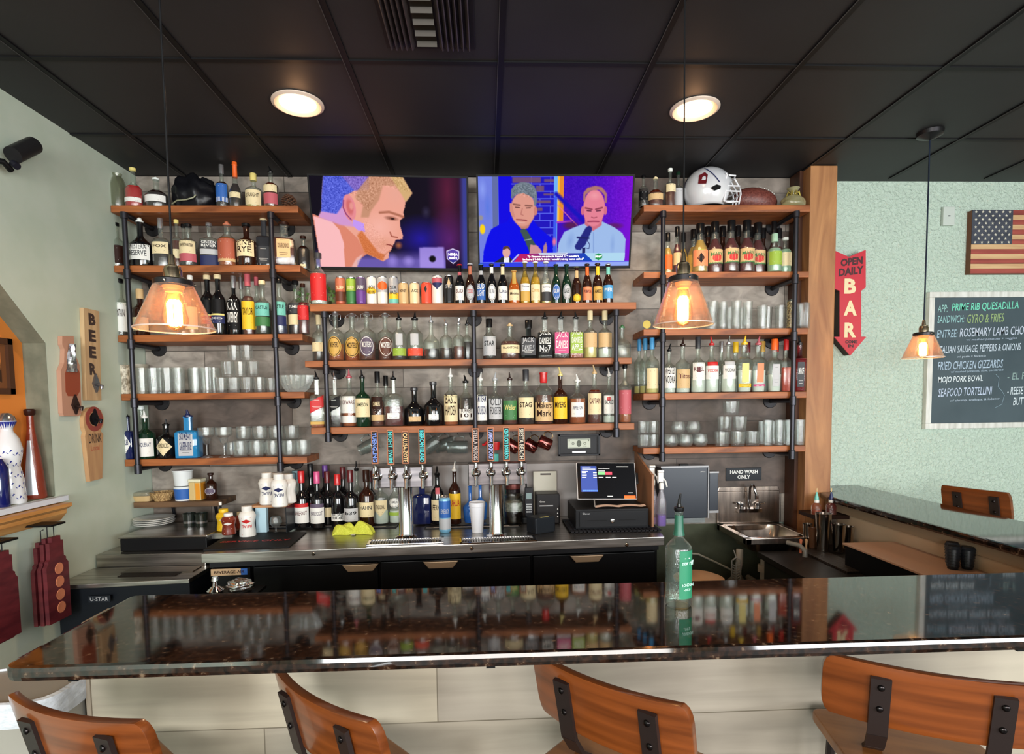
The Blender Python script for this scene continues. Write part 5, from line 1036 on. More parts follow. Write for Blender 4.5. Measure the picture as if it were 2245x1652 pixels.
# beer tap towers
WOODH = mat((176, 104, 62), .5)
def tower(px, py, hx0, hx1, hy0, hy1, fx, texts, label):
    b = kz(px, py); Y = b.y; t = T('beer_tower', label, 'beer tap', (b.x, Y, ZK), rz * .6)
    zt = at(px, hy0, Y=Y).z - ZK; zb_ = at(px, hy1, Y=Y).z - ZK; x0, x1 = at(hx0, hy0, Y=Y).x - b.x, at(hx1, hy0, Y=Y).x - b.x
    MB().lathe([(.052, .0005), (.055, .004), (.040, .012), (.036, .022), (.036, zb_)], CHROME, 30).build('column', t)
    MB().bb((x0, -.045, zb_), (x1, .045, zt), noisy('tower_steel', (84, 80, 82), (112, 106, 106), (3, 3, 40), rough=.28, metal=1)).build('tap_manifold', t, bevel=.004)
    for f_, (tx, tc, hl_) in zip(fx, texts):
        x = at(f_, hy0 + 20, Y=Y).x - b.x; zc = (zt + zb_) / 2 + .01; fa = MB(); fa.M = Matrix.Translation((x, -.045, zc)) @ Matrix.Rotation(math.pi / 2, 4, 'X')
        fa.lathe([(.024, 0), (.024, .004), (.016, .008), (.012, .03), (.013, .045)], CHROME, 18)
        fa.M = Matrix.Translation((x, -.095, zc)); fa.sphere((0, 0, 0), .017, CHROME, 16, 10).tube([(0, 0, 0), (0, -.012, -.03), (0, -.02, -.058)], [.011, .009, .008], CHROME, 12).lathe([(.008, .012), (.012, .02), (.007, .045), (.0085, .06)], CHROME, 12)
        fb = fa.build('faucet', t)
        top = at(f_, hl_[0], Y=Y - .1).z - ZK; bot = at(f_, hl_[1], Y=Y - .1).z - ZK; hw_ = .0165
        hb = MB(); hb.bb((x - hw_, -.104, bot), (x + hw_, -.088, top), WOODH); hb.build('tap_handle', t, bevel=.0015)
        h2 = MB(); h2.bb((x - hw_ * .72, -.1055, bot + .006), (x + hw_ * .72, -.1042, top - .006), mat((34, 30, 30), .6)); cz = (top + bot) / 2; L_ = (top - bot) * .88
        text(h2, tx, L_, hw_ * 1.25, mat(tc, .6), lambda a, c, x=x, cz=cz: (x + c, -.106, cz - a), bold=.02); h2.build('chalk_lettering', t, fix=False)
    return t
tower(891, 1176, 819, 948, 1021, 1066, (831, 864, 895, 930), (('YUENGLING', (120, 150, 235), (943, 1016)), ('NIGHT SWIM', (80, 200, 196), (941, 1018)), ('CALUSA-ZOTE', (236, 190, 130), (944, 1016)), ('BEERCAN ISLAND', (80, 210, 214), (938, 1016))), 'chrome tower with four taps, left of two')
tower(1089, 1173, 1026, 1153, 1013, 1060, (1043, 1075, 1108, 1140), (('STELLA ARTOIS', (196, 176, 170), (938, 1012)), ('TAMPA EXPORT', (170, 176, 230), (936, 1010)), ('KENTUCKY BOURBON', (90, 220, 220), (935, 1010)), ('SIESTA BEACH', (210, 200, 180), (935, 1010))), 'chrome tower with four taps, right of two')
# can, cup, jar, phone, card reader, printer, cutting board
p = kz(975, 1166); bottle(975, 26, 1087, 1166, 'c', (120, 175, 205), '-', 'blue:r:.42:.88+silver:r:.1:.4', 'ENERGY=silver', '-', 'n', 'slim blue and silver energy drink can before liqueur bottles', '', p.y, ZK, 'beverage_can', 'can', None)
p = kz(1047, 1166); h = at(1047, 1100, Y=p.y).z - ZK; t = T('foam_cup', 'tall white foam cup left of right tap column', 'cup', (p.x, p.y, ZK)); MB().lathe([(.001, 0), (.029, 0), (.041, h * .86), (.043, h * .87), (.043, h), (.040, h), (.028, .006), (.001, .005)], mat((226, 226, 230), .6), 32).build('cup_body', t)
t = T('glass_canister', 'wide glass canister with white froth right of tap column', 'jar', (at(1126, 1110, Y=3.12).x, 3.12, ZK)); h = at(1126, 1084, Y=3.12).z - ZK
MB().lathe([(.001, 0), (.05, 0), (.054, .02), (.054, h * .9), (.05, h * .93), (.055, h), (.052, h), (.047, h * .92), (.05, .02), (.001, .01)], thin((214, 214, 210), .4), 28).build('glass_body', t)
MB().lathe([(.001, .011), (.049, .012), (.050, h * .45), (.001, h * .45)], mat((30, 22, 20), .3), 24).build('dark_contents', t); MB().lathe([(.001, h * .451), (.05, h * .451), (.05, h * .75), (.001, h * .77)], noisy('froth', (120, 130, 120), (216, 224, 216), (60, 60, 60), rough=.7), 24).build('froth', t)
h2 = at(1126, 1058, Y=3.2).z; t = T('black_lidded_jar', 'black jar with copper rim behind the froth canister', 'jar', (at(1124, 1070, Y=3.22).x, 3.235, ZK)); MB().lathe([(.001, 0), (.044, 0), (.046, .01), (.046, h2 - ZK - .04), (.001, h2 - ZK - .039)], mat((30, 20, 22), .2, coat=.4), 24).build('jar_body', t); MB().lathe([(.047, h2 - ZK - .038), (.048, h2 - ZK - .03), (.046, h2 - ZK), (.001, h2 - ZK + .002)], mat((110, 56, 50), .3, .5), 24).build('lid', t)
yc = 3.235
def slab(name, label, cat, x0, x1, y0, y1, Y, th, m, zb=None, bev=.004, part='body', grp=None):
    a_, b_ = at(x0, y0, Y=Y), at(x1, y1, Y=Y); z0 = zb if zb is not None else b_.z; t = T(name, label, cat, ((a_.x + b_.x) / 2, Y, z0), 0, grp); w_ = (b_.x - a_.x) / 2
    MB().bb((-w_, 0, 0), (w_, th, a_.z - z0), m).build(part, t, bevel=bev); return t, w_, a_.z - z0
bs = T('backsplash_panel', 'plain grey backsplash sheet behind taps and register', 'backsplash', (at(1010, 1060, Y=YW).x, YW - .004, ZK + .0)); xw = (at(1268, 1020, Y=YW).x - at(756, 1020, Y=YW).x) / 2
MB().bb((-xw, -.004, .001), (xw, .003, at(1220, 1015, Y=YW).z - ZK), mat((150, 142, 138), .35)).build('sheet', bs)
t, w_, h_ = slab('cutting_board', 'pale cutting board with slot handle leaning by printer', 'board', 1169, 1221, 1033, 1084, 3.24, .012, mat((196, 190, 172), .5), ZK, .004); MB().bb((-w_ * .4, -.0012, h_ - .022), (w_ * .5, 0, h_ - .012), mat((70, 60, 54), .6)).build('hand_slot', t, bevel=.0005)
t, w_, h_ = slab('receipt_printer', 'black receipt printer in front of cutting board', 'printer', 1176, 1228, 1083, 1146, 3.09, .12, mat((30, 28, 30), .4), ZK, .008); MB().bb((-w_ * .75, -.003, h_ * .6), (w_ * .4, -.0005, h_ * .63), mat('lgrey', .4)).build('paper_slit', t); mb = MB(); text(mb, 'Clover', .03, .009, mat('white', .5), lambda x, z_: (-w_ * .5 + x, -.0015, h_ * .75 + z_)); mb.build('lettering', t, fix=False)
mb = MB(); [mb.sphere((w_ * .8, -.001, h_ * q), .003, mat('white', .5, emit=.6), 8, 6) for q in (.25, .36, .5)]; mb.build('indicator_light', t)
p = kz(1185, 1163); t = T('card_reader', 'dark box shaped card reader in front of printer', 'card reader', (p.x, p.y - .02, ZK), .5); MB().bb((-.062, -.045, 0), (.062, .045, .085), mat((30, 34, 40), .4)).build('housing', t, bevel=.008); MB().bb((-.03, -.046, .0852), (.02, -.034, .0865), mat((190, 180, 110), .5)).build('label_strip', t)
p = kz(1163, 1130); t = T('cordless_phone', 'cordless phone handset standing in its base', 'telephone', (at(1160, 1100, Y=3.12).x, 3.14, ZK)); MB().bb((-.035, -.03, 0), (.035, .04, .035), mat((26, 26, 28), .4)).build('base', t, bevel=.006)
h = at(1162, 1070, Y=3.1).z - ZK; hs = MB().bb((-.023, -.012, .0355), (.023, .012, h), mat((36, 36, 40), .35)).build('handset', t, bevel=.006); MB().bb((-.015, -.0135, h * .68), (.015, -.012, h * .85), mat((120, 140, 140), .3)).build('display', hs); kp = MB(); [kp.bb((-.015 + a_ * .011, -.0135, h * .3 + b_ * .014), (-.008 + a_ * .011, -.012, h * .3 + .008 + b_ * .014), mat('lgrey', .4)) for a_ in range(3) for b_ in range(4)]; kp.build('keypad', hs); MB().tube([(-.014, 0, h), (-.014, 0, h + .02)], .005, BLACK, 8).build('antenna', hs)
# cash drawer, register tablet, receipt, mesh mat, wooden side panel
YD = kz(1343, 1163).y
t, w_, h_ = slab('cash_drawer', 'wide black cash drawer with central lock on steel counter', 'cash drawer', 1262, 1422, 1117, 1158, YD, .3, mat((26, 27, 30), .4), ZK + .013, .004)
dz_ = h_; fr = MB().bb((-w_ + .02, -.006, .01), (w_ - .01, -.0005, h_ - .01), mat((32, 33, 36), .4)).build('drawer_front', t, bevel=.002); lk = MB(); lk.M = Matrix.Translation((.0, -.007, h_ * .42)) @ Matrix.Rotation(math.pi / 2, 4, 'X'); lk.lathe([(.012, -.001), (.012, .004), (.008, .007), (.001, .007)], CHROME, 18); lk.build('lock', fr)
MB().bb((-w_ + .06, -.0075, h_ * .42), (-.03, -.006, h_ * .45), BLACK).bb((.03, -.0075, h_ * .42), (w_ - .07, -.006, h_ * .45), BLACK).build('coin_slot', fr); mb = MB(); text(mb, 'Clover', .04, .01, mat('lgrey', .5), lambda x, z_: (-w_ + .055 + x, -.0075, h_ * .8 + z_)); mb.build('lettering', fr, fix=False)
ztop = ZK + .013 + dz_
tb = T('register_tablet', 'white framed touchscreen register standing on cash drawer', 'cash register', (0, 0, 0)); tl, tr, br_, bl = at(1263, 1014, Y=YD + .13), at(1392, 1013, Y=YD + .13), at(1397, 1093, Y=YD + .06), at(1266, 1095, Y=YD + .06)
ctr = (tl + tr + br_ + bl) / 4; ux = (tr - tl).normalized(); uz = ((tl - bl) + (tr - br_)).normalized(); uy = uz.cross(ux).normalized(); tw = ((tr - tl).length + (br_ - bl).length) / 4; th_ = (tl - bl).length / 2
tb.matrix_world = Matrix((ux, uy, uz)).transposed().to_4x4(); tb.matrix_world.translation = ctr
MB().bb((-tw, 0, -th_), (tw, .016, th_), mat((224, 220, 218), .35)).build('frame', tb, bevel=.005)
sc_ = MB(); sc_.bb((-tw + .004, -.0015, -th_ + .004), (tw - .004, .0005, th_ - .004), mat((8, 8, 12), .15)); so = sc_.build('screen_glass', tb)
def sr(x0, y0, x1, y1, c, e=1.0): return MB().bb((-tw + x0 * 2 * tw, -.0022, th_ - y1 * 2 * th_), (-tw + x1 * 2 * tw, -.0018, th_ - y0 * 2 * th_), mat(c, .4, emit=e))
sr(.07, .1, .34, .8, (40, 60, 130)).build('order_panel', so); sr(.09, .75, .345, .79, (90, 140, 220)).build('blue_button', so); sr(.36, .26, .48, .34, (110, 170, 110)).build('green_button', so); sr(.48, .26, .6, .34, (200, 60, 80)).build('red_button', so); sr(.78, .9, .97, .985, (235, 95, 30), .9).build('orange_sticker', so)
mb = MB(); wq = mat('white', .5, emit=.9)
for x0, y0, wd2 in ((.1, .12, .14), (.1, .18, .22), (.09, .24, .1), (.09, .28, .07), (.09, .34, .08), (.09, .4, .07), (.28, .28, .06), (.28, .34, .06), (.28, .4, .06), (.37, .16, .19), (.37, .23, .11), (.37, .4, .08), (.49, .4, .08), (.6, .4, .07), (.68, .11, .2), (.5, .91, .09), (.85, .82, .08)): mb.bb((-tw + x0 * 2 * tw, -.0026, th_ - (y0 + .015) * 2 * th_), (-tw + (x0 + wd2) * 2 * tw, -.0023, th_ - y0 * 2 * th_), wq)
mb.build('screen_text', so)
st_ = MB(); st_.bb((-.05, .017, -th_ + .01), (.05, .06, .0), mat((200, 200, 200), .4)).build('stand', tb, bevel=.005); MB().bb((tw + .001, 0, -.015), (tw + .014, .05, .045), BLACK).build('card_swipe', tb, bevel=.004)
t = T('receipt_paper', 'curled strip of receipt paper lying on cash drawer', 'paper', (at(1305, 1108, Y=YD + .03).x, YD + .02, ztop + .001)); MB().grid(lambda u, v: (u * .27, v * .035, .004 + .006 * abs(math.sin(u * 7)) + .004 * v), 24, 3, mat((226, 196, 176), .7)).grid(lambda u, v: (-.004 * u, v * .035, .004 + u * .045), 4, 3, mat((236, 232, 228), .7)).build('paper_strip', t, fix=False)
t = T('mesh_mat', 'black rubber lattice mat beneath the cash drawer', 'mat', (at(1250, 1170, Z=ZK).x, YD - .045, ZK)); mb = MB(); wm_ = at(1455, 1165, Z=ZK).x - t.location.x - .012
for k in range(22): mb.bb((k * wm_ / 22, 0, .0005), (k * wm_ / 22 + .006, .3, .011), mat((22, 20, 24), .5))
for k in range(12): mb.bb((0, k * .027, .003), (wm_, k * .027 + .005, .0118), mat((22, 20, 24), .5))
mb.build('lattice', t)
t = T('wooden_side_panel', 'slanted tan wooden panel right of the register', 'panel', (at(1424, 1100, Y=YD + .03).x + .006, YD + .01, ZK + .0125)); 
z1_ = at(1424, 1043, Y=YD).z - ZK; MB().prism([(0, 0), (.35, 0), (.35, z1_ + .085), (.0, z1_ - .01)], 0, .012, mat((158, 110, 78), .5), ax='x').build('panel_board', t)
for i, (px, tp, cc, lq) in enumerate(((1437, 1022, 'left, clear', None), (1450, 1030, 'right, with purple liquid', (120, 70, 190)))):
    Y = kz(px, 1158).y + .01 + .0; c = at(px, 1100, Y=Y); t = T('spray_bottle', 'clear spray bottle with white trigger, %s' % cc, 'spray bottle', (c.x, Y + (.05 if not i else 0), ZK + .0125), 0, 'spray bottles'); h = at(px, tp, Y=Y).z - ZK - .0125; r = .024
    MB().lathe([(.001, 0), (r, .001), (r, h * .42), (r * .8, h * .52), (r * .42, h * .62), (r * .42, h * .68)], thin((236, 232, 240), .4, .12), 20, n=3).build('bottle_body', t); MB().lathe([(.001, .003), (r * .93, .004), (r * .93, h * (.2 if lq else .12)), (.001, h * (.201 if lq else .121))], mat(lq or (190, 150, 190), .3), 20, n=3).build('liquid', t)
    MB().lathe([(r * .5, h * .66), (r * .55, h * .74), (r * .4, h * .78)], mat('white', .4), 14).box((-.006, 0, h * .88), (.026, .02, h * .16), mat('white', .4)).box((-.004, 0, h * .985), (.03, .02, h * .03), mat('white', .4)).build('spray_head', t); MB().tube([(.008, 0, h * .86), (.022, 0, h * .8), (.03, 0, h * .7)], .004, mat('white', .4), 8).build('trigger', t)
# hanging mugs and framed bill under the middle board
zu = MZ[2][0] - MZ[2][1]; COP = mat((128, 62, 58), .18, .9)
def mug_hang(px, py, rot, label, gl=False, Y=3.16, s=1.0):
    c = at(px, py + (13 if gl else 0), Y=Y); t = T('mason_jar_mug' if gl else 'copper_mug', label, 'mug', c, 0, 'hanging jar mugs' if gl else 'hanging copper mugs', rot=(0, rot, 0)); m = thin((226, 232, 230), .5, .05) if gl else COP
    if gl:
        MB().lathe([(.001, -.06), (.034, -.06), (.037, -.05), (.037, .025), (.03, .036), (.033, .04), (.031, .045), (.033, .05), (.031, .058), (.028, .058), (.034, .02), (.034, -.05), (.001, -.054)], m, 24).build('jar_body', t); MB().tube([(.035, 0, -.04), (.06, 0, -.036), (.064, 0, -.005), (.058, 0, .022), (.035, 0, .02)], .0048, m, 8).build('handle', t)
    else:
        MB().lathe([(.001, -.035), (.03, -.035), (.034, -.03), (.036, .035), (.034, .035), (.031, -.028), (.001, -.03)], m, 26).build('mug_body', t); MB().tube([(.034, 0, .022), (.052, 0, .026), (.066, 0, .012), (.066, 0, -.012), (.05, 0, -.026), (.033, 0, -.022)], .003, mat((226, 190, 150), .2, 1), 8).build('handle', t)
        e = MB(); f_ = surf([(.036, -.04), (.036, .04)], 2, 1, .001); text(e, 'A', .022, .022, mat((220, 160, 150), .3), f_); e.build('engraving', t, fix=False)
    MB().tube([(.06, 0, 0), (.072 * 1, 0, 0)], .002, CHROME, 6)
    return t
mug_hang(1164, 977, -1.05, 'hanging copper mug between tap handles and framed bill, left', Y=3.17); mug_hang(1195, 971, -1.15, 'hanging copper mug nearest the framed bill', Y=3.12); mug_hang(1124, 978, -1.05, 'hanging copper mug half behind the tap handles', Y=3.17)
mug_hang(1003, 967, -1.57, 'clear mason jar mug hanging sideways beside left tower', True, 3.17); mug_hang(975, 962, -1.9, 'clear mason jar mug hanging behind the tap handles', True, 3.24); mug_hang(808, 965, -2.0, 'clear mason jar mug hanging near left tap handles', True, 3.2); mug_hang(943, 965, -2.2, 'clear mason jar mug hanging right of left tap handles', True, 3.18)
hk = T('hook_rail', 'thin dark hook rail under the lowest middle board', 'hooks', (at(1000, 945, Y=3.17).x, 3.17, zu)); mb = MB(); mb.bb((-.5, -.004, -.006), (.52, .004, -.0005), IRON)
for px in (808, 943, 975, 1003, 1124, 1164, 1195): x = at(px, 950, Y=3.17).x - hk.location.x; mb.tube([(x, 0, -.004), (x, -.004, -.014), (x + .006, -.004, -.018)], .0016, IRON, 6)
mb.build('rail', hk)
c = at(1086, 978, Y=3.2); t = T('red_scoop', 'red plastic cup hanging behind the right tap handles', 'cup', (c.x, 3.2, c.z), 0); MB().lathe([(.001, -.02), (.022, -.02), (.027, .022), (.029, .022), (.029, .026), (.001, .0262)], mat('red', .4), 20, c=(0, 0, 0)).build('cup_body', t); MB().tube([(-.02, 0, .018), (-.045, 0, .03), (-.06, 0, .012), (-.075, 0, .01)], .008, mat('red', .4), 8).build('handle', t)
c = at(1084, 1004, Y=3.22); t = T('teal_cup', 'teal and white paper cup behind right tap handles', 'cup', (c.x, 3.27, ZK + .0)); MB().lathe([(.001, 0), (.018, 0), (.026, c.z - ZK + .02), (.024, c.z - ZK + .02), (.001, .01)], mat((90, 190, 176), .5), 20).build('cup_body', t)
fr0, fr1 = at(1224, 952, Y=3.28), at(1316, 998, Y=3.28); t = T('framed_bill', 'black framed one dollar bill hanging on the plank wall', 'frame', ((fr0.x + fr1.x) / 2, YW - .001, (fr0.z + fr1.z) / 2)); fw_, fh_ = (fr1.x - fr0.x) / 2, (fr0.z - fr1.z) / 2
MB().bb((-fw_, -.012, -fh_), (fw_, 0, fh_), mat((30, 30, 33), .35)).build('mat_board', t); mb = MB()
for a_, b_ in (((-fw_, -fh_), (fw_, -fh_ + .012)), ((-fw_, fh_ - .012), (fw_, fh_)), ((-fw_, -fh_), (-fw_ + .012, fh_)), ((fw_ - .012, -fh_), (fw_, fh_))): mb.bb((a_[0], -.03, a_[1]), (b_[0], -.0121, b_[1]), mat((38, 38, 42), .35))
mb.build('frame', t, bevel=.002)
bl_ = MB().bb((-.068, -.0145, -.020), (.068, -.0125, .036), mat((206, 210, 192), .6)).build('banknote', t); mb = MB(); g_ = mat((86, 92, 78), .6); f0 = lambda x, z_: (x, -.0152, z_ + .008); label_ring(mb, f0, .014, 0, .02, g_, t=.9); [label_ring(mb, lambda x, z_, o=o: (x + o, -.0152, z_ + .008), .008, 0, .008, g_, t=.4) for o in (-.035, .035)]
for a_, b_ in (((-.064, -.016), (.064, -.0145)), ((-.064, .0315), (.064, .033))): mb.bb((a_[0], -.0154, a_[1]), (b_[0], -.0148, b_[1]), g_)
text(mb, '1', .005, .009, g_, lambda x, z_: (x - .058, -.0152, z_ + .026)); text(mb, '1', .005, .009, g_, lambda x, z_: (x + .058, -.0152, z_ + .026)); text(mb, 'ONE', .02, .006, g_, lambda x, z_: (x + .035, -.0152, z_ - .008)); mb.build('engraving', bl_, fix=False)
MB().bb((-.04, -.0145, -.047), (.04, -.0125, -.037), mat('silver', .3, .5)).build('title_plate', t)
# towel dispensers, sign, hand sink
t, w_, h_ = slab('paper_towel_dispenser', 'large dark grey paper towel dispenser left of sink', 'dispenser', 1450, 1551, 1024, 1135, 3.2, .106, mat((50, 56, 66), .4), None, .006, 'housing'); MB().bb((-w_ - .003, -.004, h_ - .004), (w_ + .003, .1, h_ + .006), mat('lgrey', .4)).build('top_trim', t); MB().bb((w_ + .0005, -.004, 0), (w_ + .006, .1, h_), mat('lgrey', .4)).build('side_trim', t); MB().bb((-w_ + .01, .01, -.028), (w_ - .01, .1, -.001), thin((200, 210, 210), .4, .3)).build('clear_tray', t)
mb = MB(); text(mb, 'enMotion', .03, .007, mat('white', .5), lambda x, z_: (w_ - .03 + x, -.0012, h_ - .03 + z_)); mb.build('lettering', t, fix=False); MB().box((0, .02, h_ + .011), (.05, .03, .009), BLACK).build('latch', t)
t, w_, h_ = slab('soap_dispenser', 'narrow dark grey soap dispenser beside the towel dispenser', 'dispenser', 1556, 1574, 1037, 1118, 3.23, .076, mat((50, 56, 66), .4), None, .003, 'housing'); MB().bb((-w_ - .002, -.004, h_ + .0005), (w_ + .002, .07, h_ + .01), mat('lgrey', .4)).build('top_trim', t); MB().bb((-w_ - .002, -.004, -.014), (w_ + .002, .07, -.0005), mat('lgrey', .4)).build('nozzle_tray', t)
a_, b_ = at(1591, 1025, Y=YW), at(1668, 1052, Y=YW); t = T('hand_wash_sign', 'black sign reading HAND WASH ONLY above sink', 'sign', ((a_.x + b_.x) / 2, YW - .001, (a_.z + b_.z) / 2)); w_, h_ = (b_.x - a_.x) / 2, (a_.z - b_.z) / 2; MB().bb((-w_, -.006, -h_), (w_, 0, h_), mat((18, 22, 28), .4)).build('sign_plate', t, bevel=.002); mb = MB(); text(mb, 'HAND WASH', w_ * 1.56, h_ * .58, mat('white', .5), lambda x, z_: (x, -.0072, z_ + h_ * .36), bold=.03); text(mb, 'ONLY', w_ * .72, h_ * .58, mat('white', .5), lambda x, z_: (x, -.0072, z_ - h_ * .42), bold=.03); mb.build('lettering', t, fix=False)
s0_ = at(1571, 1147, Y=3.3); s1_ = at(1707, 1146, Y=3.3); zS = s0_.z; sf = at(1697, 1179, Z=zS); sk = T('hand_sink', 'wall mounted steel hand sink with gooseneck faucet', 'sink', ((s0_.x + s1_.x) / 2, 3.305, zS)); sw = (s1_.x - s0_.x) / 2; sd = 3.305 - sf.y
SS = noisy('sink_steel', (150, 138, 128), (196, 180, 166), (30, 3, 3), rough=.25, metal=1)
zbk = at(1640, 1076, Y=3.3).z - zS; MB().bb((-sw, -.012, 0), (sw, .0, zbk), SS).prism([(-sw, zbk), (sw, zbk), (sw - .01, zbk + .028), (-sw + .01, zbk + .028)], -.012, -.002, SS, ax='y').build('splash_back', sk, bevel=.003)
rm = MB(); bw_, bd = sw - .035, sd - .07
for a_, b_ in (((-sw, -sd), (sw, -sd + .035)), ((-sw, -.05), (sw, -.012)), ((-sw, -sd), (-sw + .035, -.012)), ((sw - .035, -sd), (sw, -.012))): rm.bb((a_[0], a_[1], -.035), (b_[0], b_[1], 0), SS)
rm.build('rim', sk, bevel=.004)
bo = MB(); cy_ = -sd / 2 - .01; bo.lathe([(bw_ * 1.0, -.003), (bw_ * .97, -.03), (bw_ * .8, -.09), (bw_ * .3, -.12), (.02, -.122)], SS, 40, n=4, sy=(sd / 2 - .035) / bw_ * 1.02, c=(0, cy_, 0), cap=False); bo.build('bowl', sk)
fa = MB(); fz = at(1640, 1118, Y=3.28).z - zS; fa.box((0, -.028, fz), (.14, .03, .022), CHROME); fx = at(1643, 1100, Y=3.27).x - sk.location.x
pts = [(fx, -.03, fz), (fx, -.035, fz + .05), (fx, -.04, fz + .13)] + [(fx, -.04 - .03 + .03 * math.cos(a), fz + .13 + .03 * math.sin(a)) for a in np.linspace(.3, 3.0, 7)] + [(fx + .01, -.10, fz + .10)]
fa.tube(pts, .0075, CHROME, 12).tube([(fx + .01, -.1, fz + .105), (fx + .011, -.101, fz + .08)], .011, CHROME, 12); fo = fa.build('faucet', sk)
for s_ in (-1, 1): MB().lathe([(.014, .01), (.012, .03), (.016, .034), (.01, .045)], CHROME, 12, c=(s_ * .05, -.03, fz)).tube([(s_ * .05, -.03, fz + .04), (s_ * .085, -.05, fz + .05)], .005, CHROME, 8).build('handle', fo)
WP = mat((214, 196, 176), .5); MB().tube([(.0, cy_, -.122), (0, cy_, -.3), (0, cy_ + .03, -.33), (0, -.02, -.33)], .017, WP, 14).lathe([(.03, -.24), (.03, -.2)], WP, 16, c=(0, cy_, 0)).build('drain_pipe', sk)
MB().tube([(-.11, -.01, -.36), (-.11, -.1, -.30), (-.11, -.14, -.2), (-.1, -.12, -.13)], .02, WP, 14).build('elbow_pipe', sk)
c = at(1613, 1250, Y=2.98); t = T('perforated_strainer', 'hanging grey perforated plastic strap left of sink pipe', 'strainer', (c.x, 2.975, c.z - .1)); mb = MB(); sm_ = mat((150, 146, 138), .5)
for i in range(9): mb.box((-.014, 0, .02 + i * .014), (.022, .004, .005), sm_, Matrix.Rotation(.5, 3, 'Y')).box((.014, 0, .02 + i * .014), (.022, .004, .005), sm_, Matrix.Rotation(-.5, 3, 'Y'))
mb.bb((-.028, -.002, 0), (-.022, .002, .16), sm_).bb((.022, -.002, 0), (.028, .002, .16), sm_).bb((-.003, -.002, 0), (.003, .002, .15), sm_).tube([(-.02, 0, .16), (0, 0, .175), (.02, 0, .16)], .004, sm_, 6).tube([(0, 0, .172), (-.006, .02, .21)], .003, sm_, 6); mb.build('strap', t)
t = T('white_hose', 'thin white hose curving down from cooler to sink', 'hose', (0, 0, 0)); P_ = [at(1500, 1212, Y=3.22), at(1530, 1214, Y=3.24), at(1565, 1230, Y=3.25), at(1598, 1246, Y=3.25), at(1625, 1262, Y=3.25), at(1640, 1300, Y=3.25)]; t.location = P_[-1]; MB().tube([p - P_[-1] for p in P_], .006, mat((190, 186, 170), .5), 8).build('hose_tube', t)
c = at(1540, 1268, Y=2.75); t = T('bucket_lid', 'round pale lid of a bin behind green bottle', 'bin', (c.x, 2.8, 0)); zz = c.z; MB().lathe([(.001, 0), (.10, 0), (.12, zz - .03), (.001, zz - .029)], mat((90, 90, 86), .5), 28).build('bin_body', t); MB().lathe([(.124, zz - .028), (.126, zz - .01), (.09, zz + .004), (.001, zz + .006)], mat((214, 170, 130), .5), 28).build('lid', t)
GW = mat((84, 88, 68), .8)
tag(MB().bb((at(1457, 1200, Y=YW).x - .6, YG - .012, 0), (pl - .03, YG - .001, pz - .002), noisy('shaded_green_wall', (74, 78, 60), (98, 102, 80), (5, 5, 5), rough=.8)).build('trim_4'), None, None, kind='structure')  # shade on the green wall below the planks, painted as a dark olive sheet
# ---------------------------------------------------------------- granite bar (front run and right return)
def granite():
    m, nt, b = mk('granite'); L = nt.links.new; tc = N(nt, 'ShaderNodeTexCoord')
    v = N(nt, 'ShaderNodeTexVoronoi', i_Scale=190.0); v.feature = 'F1'; L(tc.outputs['Object'], v.inputs['Vector'])
    n1_ = N(nt, 'ShaderNodeTexNoise', i_Scale=60.0, i_Detail=5.0); L(tc.outputs['Object'], n1_.inputs['Vector'])
    c1 = N(nt, 'ShaderNodeValToRGB'); e = c1.color_ramp.elements; e[0].position = .42; e[0].color = lin((16, 12, 10)) + (1,); e[1].position = .62; e[1].color = lin((48, 30, 21)) + (1,); x = c1.color_ramp.elements.new(.76); x.color = lin((120, 100, 80)) + (1,)
    L(n1_.outputs[0], c1.inputs[0]); L(c1.outputs[0], b.inputs['Base Color']); b.inputs['Roughness'].default_value = .055; b.inputs['IOR'].default_value = 1.75
    return m
GRAN = granite(); BT = 1.07; th = .032
yf, yb2 = 1.165, 1.615; xl = -1.02
t = T('granite_bar_top', 'long polished dark granite bar top across the foreground', 'bar top', (0, yf, BT))
def rounded(poly, rad, n=5):
    out = []
    for i, p in enumerate(poly):
        r = rad[i]; p = Vector(p); a = Vector(poly[i - 1]); b = Vector(poly[(i + 1) % len(poly)])
        if not r: out.append(tuple(p)); continue
        u = (a - p).normalized() * r; v = (b - p).normalized() * r
        for k in range(n + 1): s_ = k / n; q = p + u * (1 - s_) ** 2 + v * s_ ** 2; out.append(tuple(q))
    return out
xo, xi = 2.285, 1.86
poly = rounded([(xl, 0), (xo, 0), (xo, YG - .006 - yf), (pr_ + .008, YG - .006 - yf), (pr_ + .008, 3.122 - yf), (xi + .04, 3.122 - yf), (xi, 2.98 - yf), (xi, yb2 - yf), (xl, yb2 - yf)], [.05, .04, 0, 0, 0, .0, .02, 0, .02])
mb = MB(); mb.prism(poly, -th, 0, GRAN); mb.build('slab', t, bevel=.0105)
